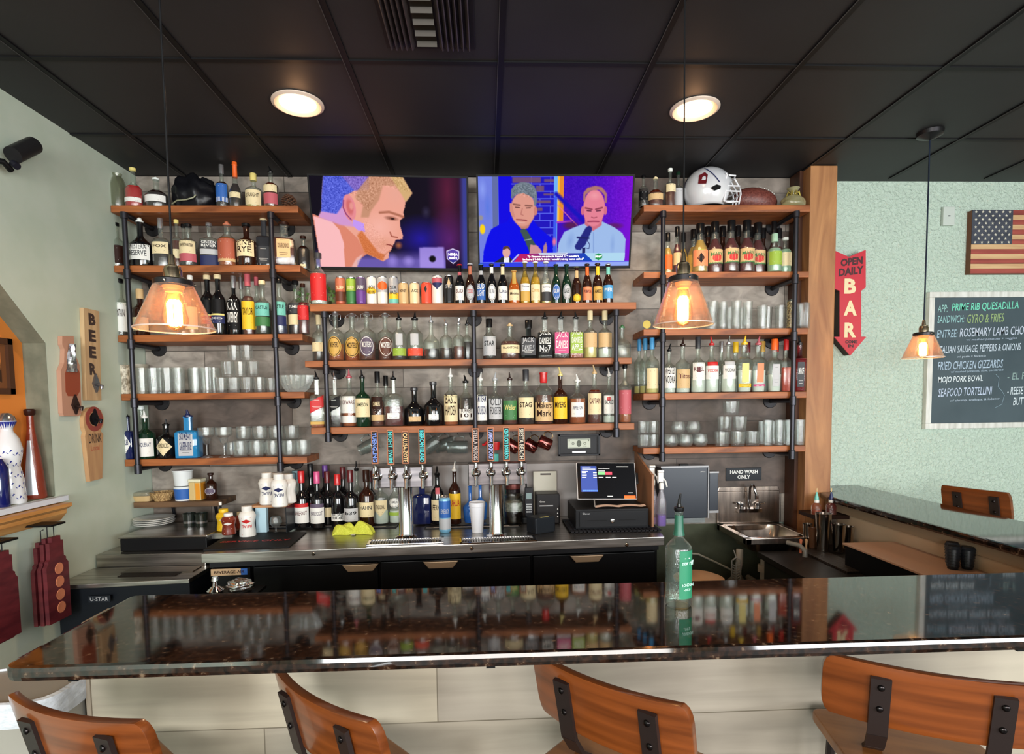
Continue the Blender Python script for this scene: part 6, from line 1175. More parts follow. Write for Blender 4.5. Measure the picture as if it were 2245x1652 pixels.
# planked bar front and right return front
DIE = planks('pale_oak_planks', (150, 140, 126), (190, 178, 154), 1.12, .174, (2.2, 2.2, 30), (104, 94, 78), rough=.45, blot=(.84, 1.1), bump=.2, off=.42, loc=(.149, at(1100, 1577, Y=1.5).z, 0), tint=((188, 178, 158), 2.2, .5))
dl = at(203, 1560, Y=1.5).x
t = T('bar_counter', 'pale planked bar front panel under the granite top', 'bar', (0, 1.5, 0))
MB().bb((dl, 0, 0), (2.18, .02, BT - th - .001), DIE).build('plank_panel', t)
MB().bb((dl - .012, -.004, 0), (dl - .0005, .1, BT - th - .001), mat((150, 136, 118), .5)).build('corner_strip', t)
MB().bb((dl, .08, .02), (1.9, .1, BT - th - .001), mat((168, 140, 112), .6)).build('inner_panel', t)
t = T('bar_return', 'beige inner wall carrying the right bar return', 'bar', (1.95, 1.62, 0)); MB().bb((0, 0, 0), (.1, 1.50, BT - th - .001), noisy('beige_panel', (192, 164, 132), (206, 180, 150), (2, 2, 2), rough=.5)).build('inner_wall', t); MB().bb((-.02, 0, BT - th - .06), (-.0005, 1.50, BT - th - .001), mat((150, 128, 102), .6)).build('top_batten', t)
HKM = mat((12, 12, 13), .4)
for px, py, w_ in ((222, 1483, 'left end'), (1076, 1460, 'middle'), (2168, 1420, 'right end')):
    x = at(px, py, Y=1.30).x; t = T('bag_hook', 'black metal hook under the bar top, ' + w_, 'hook', (x, 1.30, BT - th - .001), 0, 'bag hooks')
    q = MB(); s_ = -1 if x < -.5 else (1 if x > .5 else 0)
    q.box((0, .0, -.002), (.03, .12, .004), HKM).box((s_ * .0, -.058, -.013), (.02, .004, .026), HKM).box((s_ * .008, -.066, -.026), (.02, .02, .004), HKM); q.build('hook_bracket', t)
# green gin bottle on the bar
c = at(1488, 1325, Z=BT); bottle(1488, 58, 1085, 1325, 's', (228, 240, 233), '-', 'emerald:r:.1:.6:.6', '-', 'black', 'p', 'nearly empty clear gin bottle with green label on granite', '', c.y, BT + .0005, 'gin_bottle', 'bottle', None, rz=.35)
g_ = [o for o in bpy.data.objects if o.name.startswith('gin_bottle') and not o.parent][-1]
hb = (at(1488, 1085, Y=c.y).z - BT) * .862; q = MB(); q.lathe([(.0150, hb * .74), (.0118, hb * .80), (.0110, hb * .95)], mat((34, 92, 72), .4), 20, cap=False); q.build('neck_seal', g_)
q = MB(); text(q, 'new riff', .034, .012, mat((200, 240, 224), .5), lambda x, z_: (x, -.0362, z_ + hb * .48)); text(q, 'LONDON', .034, .008, mat((200, 240, 224), .5), lambda x, z_: (x, -.0362, z_ + hb * .25)); text(q, 'DRY', .016, .006, mat((200, 240, 224), .5), lambda x, z_: (x, -.0362, z_ + hb * .2)); q.build('lettering', g_, fix=False)
# ---------------------------------------------------------------- under-bar station on the right
ZU = .80
t = T('underbar_counter', 'dark underbar work counter inside the right return', 'counter', (1.64, 1.95, 0)); MB().prism([(-.22, -.3), (.27, -.3), (.27, 1.165), (.13, 1.165), (.13, .93), (-.22, .93)], ZU - .03, ZU, mat((30, 27, 26), .4)).build('worktop', t, bevel=.003); MB().bb((-.19, -.28, .0), (.27, .91, ZU - .0301), mat((42, 44, 40), .6)).build('base', t)
def uk(px, py): return at(px, py, Z=ZU)
t = T('bar_netting', 'black drainage mats with shiny spots on underbar counter', 'mat', uk(1800, 1218)); MB().bb((-.06, -.3, .0005), (.06, .12, .010), noisy('mesh_rubber', (16, 14, 14), (54, 44, 36), (80, 80, 20), rough=.4, bump=.5)).build('mat_body', t)
SH = mat((190, 184, 178), .14, 1)
def shaker(px, base, top, w, label, Y=None, m=SH, nm='cocktail_shaker', cat='shaker'):
    p = uk(px, base); h = at(px, top, Y=p.y).z - ZU; r = w / 2 / F * p.y; t = T(nm, label, cat, (p.x, p.y, ZU + .0105), 0, 'shakers on the right')
    MB().lathe([(.001, 0), (r * .68, 0), (r * .72, .005), (r, h * .97), (r * 1.03, h), (r * .95, h), (r * .66, .006), (.001, .006)], m, 26).build('tin_body', t); return t
shaker(1801, 1210, 1128, 34, 'tall steel shaker tin nearest the post'); shaker(1836, 1212, 1153, 30, 'steel mixing tin right of tall shaker'); shaker(1860, 1205, 1158, 24, 'small steel tin furthest right of tins')
shaker(1822, 1196, 1140, 24, 'clear mixing glass behind the tins', m=thin((220, 216, 210), .45, .05), nm='mixing_glass', cat='glass')
shaker(1770, 1200, 1152, 20, 'small steel cup right of the sink', nm='steel_cup', cat='cup'); shaker(1784, 1206, 1162, 20, 'amber tinted glass by the post', m=thin((170, 120, 84), .4, .2), nm='mixing_glass', cat='glass')
for i, (px, cc) in enumerate(((1741, (214, 120, 84)), (1753, (190, 150, 110)))):
    p = uk(px + 14, 1216); t = T('small_muddler', 'short wooden muddler standing right of sink, %s' % ('left' if not i else 'right'), 'muddler', (p.x, p.y, ZU + .0105)); MB().lathe([(.001, 0), (.007, 0), (.005, .04), (.008, .07), (.001, .074)], mat(cc, .5), 12).build('stick', t)
# drip bottles on raised ledge by the post
t = T('bottle_ledge', 'dark raised ledge beside the post holding two bottles', 'shelf', (1.83, 3.0, 0)); zl = at(1810, 1128, Y=2.95).z; MB().bb((-.07, -.08, zl - .02), (.115, .09, zl), mat((40, 22, 16), .5)).build('board', t); MB().bb((.02, .06, ZU + .001), (.04, .085, zl - .0201), BLACK).build('support', t)
for px, cc, lq, nm in ((1790, 'teal', 'amber', 'teal topped dropper bottle on ledge beside post'), (1822, 'white', 'maroon', 'white topped dropper bottle on ledge beside post')):
    c = at(px, 1110, Y=2.95); t = T('dropper_bottle', nm, 'bottle', (c.x, 2.95, zl + .0005)); h = at(px, 1070, Y=2.95).z - zl; r = .026
    MB().lathe([(.001, 0), (r, .002), (r, h * .34), (r * .45, h * .46)], thin((236, 180, 140) if lq == 'amber' else (200, 120, 110), .4, .1), 20).build('bottle_body', t); MB().lathe([(.001, .003), (r * .92, .003), (r * .92, h * .2), (.001, h * .2)], liquid(lq), 18).build('liquid', t)
    MB().lathe([(r * .5, h * .46), (r * .5, h * .56)], mat('white', .4), 14).build('collar', t); MB().lathe([(r * .46, h * .561), (r * .4, h * .66), (r * .1, h * .86)], mat(cc if cc == 'teal' else 'navy', .4), 14).build('cone_cap', t); MB().lathe([(.002, h * .85), (.0035, h * .9), (.003, h)], mat('tan', .4), 8).build('tip', t)
a_ = uk(1875, 1196); b_ = at(2070, 1250, Z=.86); t = T('steel_cabinet', 'long low cabinet with beige top inside right return', 'cabinet', (1.80, 1.75, 0))
zc_ = at(1862, 1192, X=1.72).z; MB().bb((-.10, .0, ZU + .001), (.145, at(1862, 1192, X=1.72).y - 1.75, .905), mat((14, 15, 17), .4)).build('cabinet_body', t, bevel=.003); MB().bb((-.11, -.005, .9055), (.147, at(1862, 1192, X=1.72).y - 1.745, .915), mat((190, 150, 124), .4)).build('beige_top', t, bevel=.002)
t = T('black_box', 'plain black box right of the beige topped cabinet', 'box', (1.66, 1.70, ZU + .0105)); MB().bb((-.06, -.04, 0), (.04, .08, .09), BLACK).build('box_body', t)
zb9 = .9155
for i, (px, py_) in enumerate(((2086, 1195), (2102, 1193), (2116, 1197))):
    p = at(px, 1245, Z=zb9); h = at(px, py_, Y=p.y).z - zb9; t = T('black_cup_stack', 'ribbed black cup stack behind the bar edge, %s' % ('left', 'centre', 'right')[i], 'cup', (p.x, p.y + .02 * (i == 1), zb9), 0, 'black cups'); 
    MB().lathe([(.001, 0), (.018, 0)] + [z for k in range(7) for z in ((.019 + k * .0008, h * (k + .9) / 8), (.022 + k * .0008, h * (k + 1) / 8))] + [(.02, h)], mat((34, 36, 40), .35), 20).build('cup_body', t)
p = at(2169, 1246, Z=zb9)
for i in range(2):
    t = T('black_bowl', 'small shiny black bowl beside black cups, %s' % ('lower' if not i else 'upper'), 'bowl', (p.x, p.y, zb9 + i * .017), 0, 'black bowls'); MB().lathe([(.001, 0), (.02, 0), (.026, .014), (.024, .016), (.018, .003), (.001, .003)], mat((16, 16, 18), .12, coat=.5), 24).build('bowl_body', t)
p = at(2226, 1249, Z=zb9); bottle(2226, 24, 1196, 1249, 's', '!black', '-', 'white:r:.1:.3', '-', 'cream', 'l', 'little dark bottle with pale cap at right edge', '', p.y, zb9, 'bitters_bottle', 'bottle', None)
p = at(2207, 1247, Z=zb9); bottle(2209, 15, 1224, 1249, 'u', '!amber', '-', '-', '-', 'gold', 'c', 'tiny amber bottle left of little dark bottle', '', p.y + .03, zb9, 'bitters_bottle', 'bottle', None)
t = T('grey_drainpipe', 'bent grey pipe over the underbar counter by sink', 'pipe', (at(1770, 1205, Y=2.7).x, 2.72, ZU + .011)); MB().tube([(0, 0, 0), (0, .0, .03), (-.01, .03, .05), (-.05, .08, .055)], .012, mat((120, 116, 108), .4), 10).build('pipe_body', t)
# ---------------------------------------------------------------- pendants
FIL = mat((255, 206, 130), .4, emit=40); SHD = thin((255, 240, 230), .3, .05)
def pendant(px, py_rim, py_cap, Y, label, wpx, ccol=(20, 20, 22)):
    c = at(px, py_rim, Y=Y); ztop = at(px, py_cap, Y=Y).z; H_ = ztop - c.z; R1 = wpx / 2 / F * Y; R0 = R1 * .47
    t = T('pendant_lamp', label, 'pendant lamp', (c.x, Y, c.z), 0, 'pendant lamps')
    MB().lathe([(R1, 0), (R0, H_ * .985), (R0 * .985, H_ * .985), (R1 * .985, .001), (R1, 0)], SHD, 48, cap=False).lathe([(R1 * 1.012, -.001), (R1 * 1.012, .0025), (R1 * .982, .0025), (R1 * .982, -.001), (R1 * 1.012, -.001)], thin((255, 250, 246), .6, .25), 48, cap=False).build('glass_shade', t)
    DK = mat((50, 48, 50), .35, .8); MB().lathe([(R0 * 1.02, H_ * .93), (R0 * 1.06, H_ * .94), (R0 * 1.06, H_ * 1.04), (R0 * .9, H_ * 1.07), (R0 * .5, H_ * 1.09), (.001, H_ * 1.095)], DK, 36, cap=False).build('shade_cap', t)
    MB().lathe([(R0 * .48, H_ * 1.08), (R0 * .5, H_ * 1.26), (R0 * .44, H_ * 1.3), (R0 * .44, H_ * 1.34), (R0 * .22, H_ * 1.38), (R0 * .16, H_ * 1.55), (R0 * .12, H_ * 1.6)], mat((150, 134, 110), .22, .95), 28).build('socket', t)
    for a in (.6, 2.7, 4.8): MB().sphere((R0 * 1.1 * math.cos(a), R0 * 1.1 * math.sin(a), H_ * .99), R0 * .08, mat((190, 184, 176), .2, 1), 10, 8).build('screw', t)
    MB().lathe([(R0 * .6, H_ * .93), (R0 * .52, H_ * .86), (R0 * .46, H_ * .85), (R0 * .44, H_ * .80), (.001, H_ * .79)], mat((226, 170, 110), .5), 28).build('lamp_holder', t)
    br = R1 * .34; b = MB().lathe([(R0 * .33, H_ * .80), (R0 * .42, H_ * .68), (br * .8, H_ * .45), (br, H_ * .22), (br * .9, H_ * .1), (br * .45, H_ * .0), (.001, -H_ * .03)], thin((255, 232, 196), .22), 28).build('bulb', t)
    fi = MB()
    for k in range(7): a = k * 2 * math.pi / 7; rr = R1 * .145; fi.tube([(rr * .6 * math.cos(a), rr * .6 * math.sin(a), H_ * .62), (rr * math.cos(a), rr * math.sin(a), H_ * .55), (rr * math.cos(a), rr * math.sin(a), H_ * .14), (rr * .7 * math.cos(a), rr * .7 * math.sin(a), H_ * .1)], R1 * .05, FIL, 6)
    fi.build('filament', b); MB().tube([(0, 0, H_ * .8), (0, 0, H_ * .12)], R1 * .02, mat((230, 190, 120), .4), 6).build('stem', b)
    MB().tube([(0, 0, H_ * 1.58), (.001, 0, (ZC - c.z) * .5), (0, 0, ZC - c.z - .03)], .0026 if Y < 2 else .0034, mat(ccol, .5), 8).build('cord', t)
    MB().lathe([(.006, ZC - c.z - .04), (.02, ZC - c.z - .034), (.055, ZC - c.z - .018), (.058, ZC - c.z - .001)], DK, 30).build('ceiling_rose', t)
    lamp('POINT', 'pendant_glow', (c.x, Y, c.z + H_ * .35), 5.5 * (.8 if Y > 2 else 1), (1, .60, .30), shadow_soft_size=.02)
pendant(385, 722, 620, 1.47, 'left pendant with clear cone shade and glowing amber bulb', 155)
pendant(1497, 712, 612, 1.76, 'middle pendant with clear cone shade before the right shelves', 128)
pendant(2023, 784, 732, 2.75, 'smallest pendant lamp in front of the chalkboard', 80, (20, 30, 48))
# ---------------------------------------------------------------- bar stools
STRAP = mat((52, 42, 40), .4, .5)
def stool(a, b, zt, label, seat_c, seat_rz, sag=.035):
    a, b = Vector((*a, 0)), Vector((*b, 0)); mid = (a + b) / 2; L_ = (b - a).length; tx = (b - a) / L_; n_ = Vector((-tx.y, tx.x, 0))
    t = T('bar_stool', label, 'bar stool', (mid.x, mid.y, 0), math.atan2(tx.y, tx.x), 'bar stools'); hgt = .155; thk = .02; inv = t.matrix_world
    def back(u, z, off): 
        x = (u - .5) * L_; return (x, -sag * (1 - (2 * u - 1) ** 2) * 1.0 + sag * .4 + off + (zt - z) * .22, z)
    nu, nv = 24, 8
    def outline(u, v):      # rounded corners
        x = 2 * u - 1; e = 1 - abs(x); rc = .09; k = 0
        if e < rc: k = (1 - math.sqrt(max(0, 1 - ((rc - e) / rc) ** 2))) * .045
        return k
    mb = MB(); g1 = lambda off: (lambda u, v: (lambda k: back(u, zt - hgt + k + (hgt - 2 * k) * v, off))(outline(u, v)))
    vs = []; fs = []; W_ = nu + 1
    for off in (0, thk):
        for j in range(nv + 1):
            for i in range(nu + 1): 
                s_ = i / nu; s_ = .5 - .5 * math.cos(math.pi * s_); vs.append(g1(off)(s_, j / nv))
    n0 = W_ * (nv + 1)
    for j in range(nv):
        for i in range(nu): q = j * W_ + i; fs += [(q, q + 1, q + W_ + 1, q + W_), (n0 + q, n0 + q + W_, n0 + q + W_ + 1, n0 + q + 1)]
    for i in range(nu): fs += [(i, n0 + i, n0 + i + 1, i + 1), (nv * W_ + i, nv * W_ + i + 1, n0 + nv * W_ + i + 1, n0 + nv * W_ + i)]
    for j in range(nv): fs += [(j * W_, (j + 1) * W_, n0 + (j + 1) * W_, n0 + j * W_), (j * W_ + nu, n0 + j * W_ + nu, n0 + (j + 1) * W_ + nu, (j + 1) * W_ + nu)]
    mb.add(vs, fs, STOOLW, True); mb.build('backrest', t, bevel=.0035, ang=35)
    for u in (.27, .80):
        st = MB(); p1 = back(u, zt - .028, -.0055); p2 = back(u, zt - hgt - .02, -.0055); p3 = (p2[0], p2[1] + .03, .78); p4 = (p2[0], p2[1] + .10, .73); w_ = .020; d_ = .005
        for q0, q1 in ((p1, p2), (p2, p3), (p3, p4)):
            q0, q1 = Vector(q0), Vector(q1); nn = Vector((0, (q1 - q0).z, -(q1 - q0).y)).normalized() * d_
            st.add([q0 + Vector((-w_, 0, 0)) - nn, q0 + Vector((w_, 0, 0)) - nn, q0 + Vector((w_, 0, 0)) + nn, q0 + Vector((-w_, 0, 0)) + nn, q1 + Vector((-w_, 0, 0)) - nn, q1 + Vector((w_, 0, 0)) - nn, q1 + Vector((w_, 0, 0)) + nn, q1 + Vector((-w_, 0, 0)) + nn], [(0, 1, 2, 3), (4, 7, 6, 5), (0, 4, 5, 1), (1, 5, 6, 2), (2, 6, 7, 3), (3, 7, 4, 0)], STRAP)
        so = st.build('back_strap', t)
        for k in (.05, .105): q = back(u, zt - k, -.0125); MB().sphere(q, .0075, mat((40, 36, 36), .2, .9), 10, 8, (1, .5, 1)).build('bolt', so)
    c = t.matrix_world.inverted() if False else None
    R = Matrix.Rotation(-math.atan2(tx.y, tx.x), 4, 'Z'); sc2 = R @ (Vector((*seat_c, 0)) - mid); ra = seat_rz - math.atan2(tx.y, tx.x); zs_ = .757
    hs = .172; pts = rounded([(-hs, -hs), (hs, -hs), (hs, hs), (-hs, hs)], [.03] * 4, 4); ca, sa = math.cos(ra), math.sin(ra)
    mb = MB(); mb.prism([(sc2.x + x * ca - y * sa, sc2.y + x * sa + y * ca) for x, y in pts], zs_ - .025, zs_, SEATW); mb.build('seat', t, bevel=.004)
    fr = MB()
    for sx in (-1, 1):
        for sy in (-1, 1):
            x, y = sx * .13, sy * .13; p = (sc2.x + x * ca - y * sa, sc2.y + x * sa + y * ca); x, y = sx * .155, sy * .155; q = (sc2.x + x * ca - y * sa, sc2.y + x * sa + y * ca)
            MB().tube([(p[0], p[1], zs_ - .026), (q[0], q[1], .008)], .012, STRAP, 8).build('leg', t)
    MB().tube([(sc2.x + .17 * math.cos(k * math.pi / 12), sc2.y + .17 * math.sin(k * math.pi / 12), .27) for k in range(25)], .009, STRAP, 8).build('foot_ring', t)
    return t
def sc_from(px, py, d, ang): p = at(px, py, Z=.757); return (p.x + d * math.cos(ang), p.y + d * math.sin(ang))
stool((-1.04, 1.19), (-.672, 1.05), 1.0, 'wooden backed bar stool in the lower left corner', sc_from(440, 1628, .235, -2.1), .25 + .6)
stool((-.525, 1.295), (-.232, 1.022), 1.0, 'wooden backed bar stool second from left, sharply angled', sc_from(922, 1614, .235, -2.2), .15 + .6)
stool((.088, 1.31), (.377, 1.04), 1.0, 'wooden backed bar stool third from left, below the taps', (.30, 1.235), -.75)
stool((.782, 1.255), (1.155, 1.065), 1.0, 'wooden backed bar stool at lower right, black straps facing viewer', sc_from(1762, 1582, .235, -.6), -.18)
# stool behind the right return
p0, p1 = at(2060, 1063, Y=2.62), at(2214, 1083, Y=2.30)
stool((2.60, 2.66), (2.72, 2.30), 1.2, 'bar stool back seen beyond the right granite return', (2.46, 2.42), 0.2) if False else None
a_, b_ = at(2060, 1062, X=2.42), at(2212, 1080, X=2.52); z_a = (a_.z + b_.z) / 2
t = stool((a_.x, a_.y), (b_.x, b_.y), z_a, 'bar stool back visible beyond the right granite return', ((a_.x + b_.x) / 2 - .04 + .25, (a_.y + b_.y) / 2 + .05), 0.3, .01)
# waste bin at lower left
rimc = at(70, 1500, Z=.80); t = T('waste_bin', 'grey waste bin with folded white liner, lower left', 'bin', (-1.42, 1.62, 0)); BIN = mat((150, 146, 136), .5)
zb_ = at(80, 1502, Y=1.46).z; q = at(188, 1490, Y=1.42); bx1 = q.x + 1.42 - .01; 
MB().lathe([(.001, .0), (.125, 0), (.148, zb_ * .9), (.148, zb_)], BIN, 32, n=4, sy=.65).build('bin_body', t)
MB().lathe([(.152, zb_ - .06), (.157, zb_ - .05), (.158, zb_ + .004), (.146, zb_ + .006), (.142, zb_ - .1), (.13, zb_ - .25)], noisy('bin_liner', (196, 200, 206), (226, 230, 236), (30, 30, 60), rough=.4, bump=.6), 40, n=4, sy=.65, cap=False).build('liner', t, fix=False)
t.location = (at(186, 1500, Y=1.46).x - .18, 1.46, 0)
# ---------------------------------------------------------------- left wall things
def wl_(px, py, o=0.0): p = at(px, py, X=XL + o); return (p.y, p.z)
LWOOD = noisy('light_sign_wood', (186, 152, 112), (208, 176, 134), (20, 40, 3), rough=.5)
def wprism(pts, x0, x1, m, name, parent, o=None, bevel=0, c=None):
    mb = MB(); mb.prism([(y - c[0], z - c[1]) for y, z in pts], x0, x1, m, ax='x'); return mb.build(name, parent, bevel=bevel)
def opener(t, c, y, z, s=1.0, m=DMET):
    mb = MB(); mb.prism([(y - .02 * s - c[0], z + .005 * s - c[1]), (y - c[0], z + .05 * s - c[1]), (y + .02 * s - c[0], z + .005 * s - c[1]), (y - c[0], z - .035 * s - c[1])], .0205, .03, m, ax='x'); mb.tube([(.03, y - c[0], z - c[1]), (.055, y - c[0] + .0, z - .006 - c[1]), (.05, y - c[0], z - .02 - c[1])], .006 * s, m, 8); return mb.build('bottle_opener', t)
c = wl_(202, 775, .02); t = T('beer_sign', 'narrow wooden sign with vertical BEER lettering on left wall', 'sign', (XL + .001, *c)); P4 = [wl_(183, 674, .02), wl_(217, 682, .02), wl_(222, 877, .02), wl_(190, 877, .02)]
wprism(P4, 0, .02, LWOOD, 'board', t, c=c); mb = MB(); INKB = mat((64, 48, 44), .6)
for ch, py in (('B', 700), ('E', 736), ('E', 772), ('R', 809)):
    q = wl_(201 + (py - 700) * .02, py, .02); text(mb, ch, .048, .058, INKB, lambda x, z_: (.0212, x + q[0] - c[0], z_ + q[1] - c[1]), bold=.05)
mb.build('lettering', t, fix=False); q = wl_(208, 843, .02); opener(t, c, q[0], q[1], 1.1, mat((120, 120, 126), .3, .8))
c = wl_(155, 820, .02); t = T('bottle_shaped_sign', 'bottle shaped wooden wall opener with small foil pouch', 'sign', (XL + .001, *c)); P4 = [wl_(*p, .02) for p in ((136, 736), (161, 736), (163, 762), (166, 780), (174, 800), (177, 850), (178, 905), (172, 912), (140, 912), (137, 905), (133, 812), (140, 795), (141, 765), (136, 755))]
wprism(P4, 0, .02, mat((190, 142, 118), .5), 'board', t, c=c); P5 = [wl_(*p, .02) for p in ((145, 808), (170, 808), (174, 818), (174, 858), (168, 868), (148, 868), (143, 858), (142, 818))]; wprism(P5, .0202, .0212, mat((150, 70, 44), .5), 'printed_patch', t, c=c); q = wl_(163, 890, .02); opener(t, c, q[0], q[1], 1.1, mat((60, 44, 40), .4, .6))
q = wl_(155, 782, .02); mb = MB(); mb.grid(lambda u, v: (.0215 + .02 * math.sin(u * 3.1) * (.5 + v * .5) + .004 * math.sin(u * 17 + v * 9), q[0] - c[0] + (u - .5) * .075 * (.35 + .65 * (1 - v)), q[1] - c[1] - .07 + v * .13), 10, 10, mat((186, 186, 190), .18, .9)); mb.build('foil_pouch', t, fix=False)
c = wl_(206, 970, .02); t = T('drink_sign', 'paddle shaped DRINK sign with round opener head', 'sign', (XL + .001, *c)); P4 = [wl_(*p, .02) for p in ((188, 948), (184, 935), (183, 920), (187, 903), (197, 893), (210, 892), (221, 899), (227, 915), (226, 932), (220, 944), (226, 951), (225, 1000), (224, 1048), (197, 1055), (191, 1000), (186, 956))]
wprism(P4, 0, .02, noisy('drink_wood', (180, 136, 96), (200, 158, 112), (20, 40, 3), rough=.5), 'board', t, c=c)
q = wl_(206, 918, .02); mb = MB(); mb.M = Matrix.Translation((.0202, q[0] - c[0], q[1] - c[1])) @ Matrix.Rotation(math.pi / 2, 4, 'Y'); mb.lathe([(.036, 0), (.061, 0), (.061, .001), (.036, .001)], mat((150, 70, 60), .5), 30, cap=False).lathe([(.001, .001), (.032, .001), (.032, .0)], mat((24, 20, 20), .4), 30); mb.build('round_emblem', t); opener(t, c, q[0], q[1], 1.0)
q = wl_(208, 960, .02); mb = MB(); text(mb, 'DRINK', .088, .045, INKB, lambda x, z_: (.0212, x + q[0] - c[0], z_ + q[1] - c[1]), bold=.0); q2 = wl_(208, 981, .02); text(mb, 'Local', .06, .026, mat((190, 110, 80), .6), lambda x, z_: (.0212, x + q2[0] - c[0], z_ + q2[1] - c[1])); mb.build('lettering', t, fix=False)
# niche: sill, rail, picture, bottles
s_ = [wl_(0, 1116), wl_(122, 1086)]; zS2 = s_[1][1] - .004 if False else zb
t = T('niche_sill', 'white ledge at the base of the wall niche', 'ledge', (XL, (1.22 + ny) / 2, zb)); hn = (ny - 1.22) / 2; MB().bb((-.096, -hn, -.024), (.0, hn - .004, -.001), mat((214, 222, 232), .4)).bb((.0, -hn, -.024), (.035, hn + .03, -.001), mat((214, 222, 232), .4)).build('ledge_board', t)
r1 = at(146, 1118, X=XL + .05); t = T('wooden_rail', 'light pine moulded rail mounted below the niche', 'rail', (XL, 1.9, r1.z)); PINE = noisy('pine_rail', (196, 134, 70), (224, 168, 100), (20, 3, 30), rough=.45); prr = [(0, -.045), (.02, -.045), (.05, -.01), (.05, .005), (.075, .02), (.075, .035), (0, .035)]
mb = MB(); mb.prism([(x, z_) for x, z_ in prr], -.6, r1.y - 1.9, PINE, ax='y'); mb.build('moulding', t)
a_, b_ = at(0, 738, X=XL - .095), at(27, 862, X=XL - .095); t = T('framed_picture', 'dark wood framed picture hanging in the orange niche', 'picture', (XL - .0995, b_.y - .13, (a_.z + b_.z) / 2 - .005)); hp = (a_.z - b_.z) / 2
MB().bb((0, -.13, -hp), (.006, .13, hp), mat((120, 74, 40), .5)).build('backing', t); mb = MB()
for q in (((.0, -.13, -hp), (.02, .13, -hp + .025)), ((.0, -.13, hp - .025), (.02, .13, hp)), ((.0, -.13, -hp), (.02, -.105, hp)), ((.0, .105, -hp), (.02, .13, hp))): mb.bb(*q, mat((74, 42, 22), .4))
mb.build('frame', t); MB().bb((.0062, -.08, -hp + .05), (.0072, .08, hp - .06), noisy('abstract_picture', (60, 36, 20), (190, 120, 60), (14, 14, 14), rough=.5, lo=.45, hi=.55)).build('artwork', t)
def lbottle(px, base, top, prf, m, nm, label, X):
    c = at(px, base, Z=zb); 
    p = at(px, base, X=X); z1 = at(px, top, X=X).z; h = z1 - zb; t = T(nm, label, 'bottle', (X, p.y, zb - .0005)); return t, h
t, h = lbottle(76, 1072, 896, None, None, 'tall_bottle', 'tall tapered brown bottle with dark stopper in the niche', XL - .045)
MB().lathe([(.001, 0), (.042, 0), (.043, .01), (.03, h * .45), (.014, h * .78), (.013, h * .93)], thin((190, 80, 50), .4, .35), 28).build('glass_body', t); MB().lathe([(.015, h * .925), (.02, h * .94), (.021, h * .985), (.016, h)], mat((50, 24, 18), .3), 22).build('stopper', t)
MB().grid(lambda u, v: (lambda a, z_: ((.043 - .030 * z_ / h * 1.05 + .002) * math.cos(a), (.043 - .030 * z_ / h * 1.05 + .002) * math.sin(a), z_))(-1.9 + (u - .5) * 1.3 * (1 - .6 * v) + .6, .02 + v * h * .6), 10, 12, mat((186, 196, 204), .25, .4)).build('silver_label', t, fix=False)
t, h = lbottle(22, 1082, 905, None, None, 'ceramic_bottle', 'white ceramic bottle painted with blue leaf garlands', XL - .045)
CER = mat((228, 230, 232), .25, coat=.5); pf = [(.001, 0), (.05, 0), (.053, .01), (.046, h * .3), (.037, h * .42), (.045, h * .5), (.05, h * .6), (.04, h * .72), (.022, h * .8), (.022, h * .83), (.034, h * .9), (.036, h * .915)]
MB().lathe(pf, CER, 30).build('ceramic_body', t); MB().lathe([(.034, h * .915), (.03, h * .96), (.014, h), (.001, h)], mat('silver', .2, .9), 24).build('silver_cap', t); BLU = mat((32, 44, 140), .4); mb = MB(); rs = random.Random(4)
def cs(a, z_, o=.0012): r = rad_at(pf, z_) + o; return (r * math.cos(a), r * math.sin(a), z_)
for k in range(70):
    a = -1.9 + (k % 14) * .17 * 1.3; z_ = h * (.08 + .12 * (k // 14) + .018 * math.sin(a * 5)); dz_ = .008 * (1 if k % 2 else -1); mb.add([cs(a, z_), cs(a + .08, z_ + dz_ * .5 - .003), cs(a + .2, z_ + dz_), cs(a + .08, z_ + dz_ * .8 + .004)], [(0, 1, 2, 3)], BLU)
for k in range(9): a = -1.9 + k * .28; mb.add([cs(a, h * .905), cs(a + .28, h * .905), cs(a + .14, h * .83)], [(0, 1, 2)], BLU)
mb.build('painted_leaves', t, fix=False)
t, h = lbottle(2, 1092, 1005, None, None, 'blue_bottle', 'deep blue bottle cut by the left edge of view', XL - .02); MB().lathe([(.001, 0), (.03, 0), (.032, .01), (.032, h * .8), (.015, h), (.001, h)], mat((20, 26, 90), .12, coat=.5), 24).build('glass_body', t)
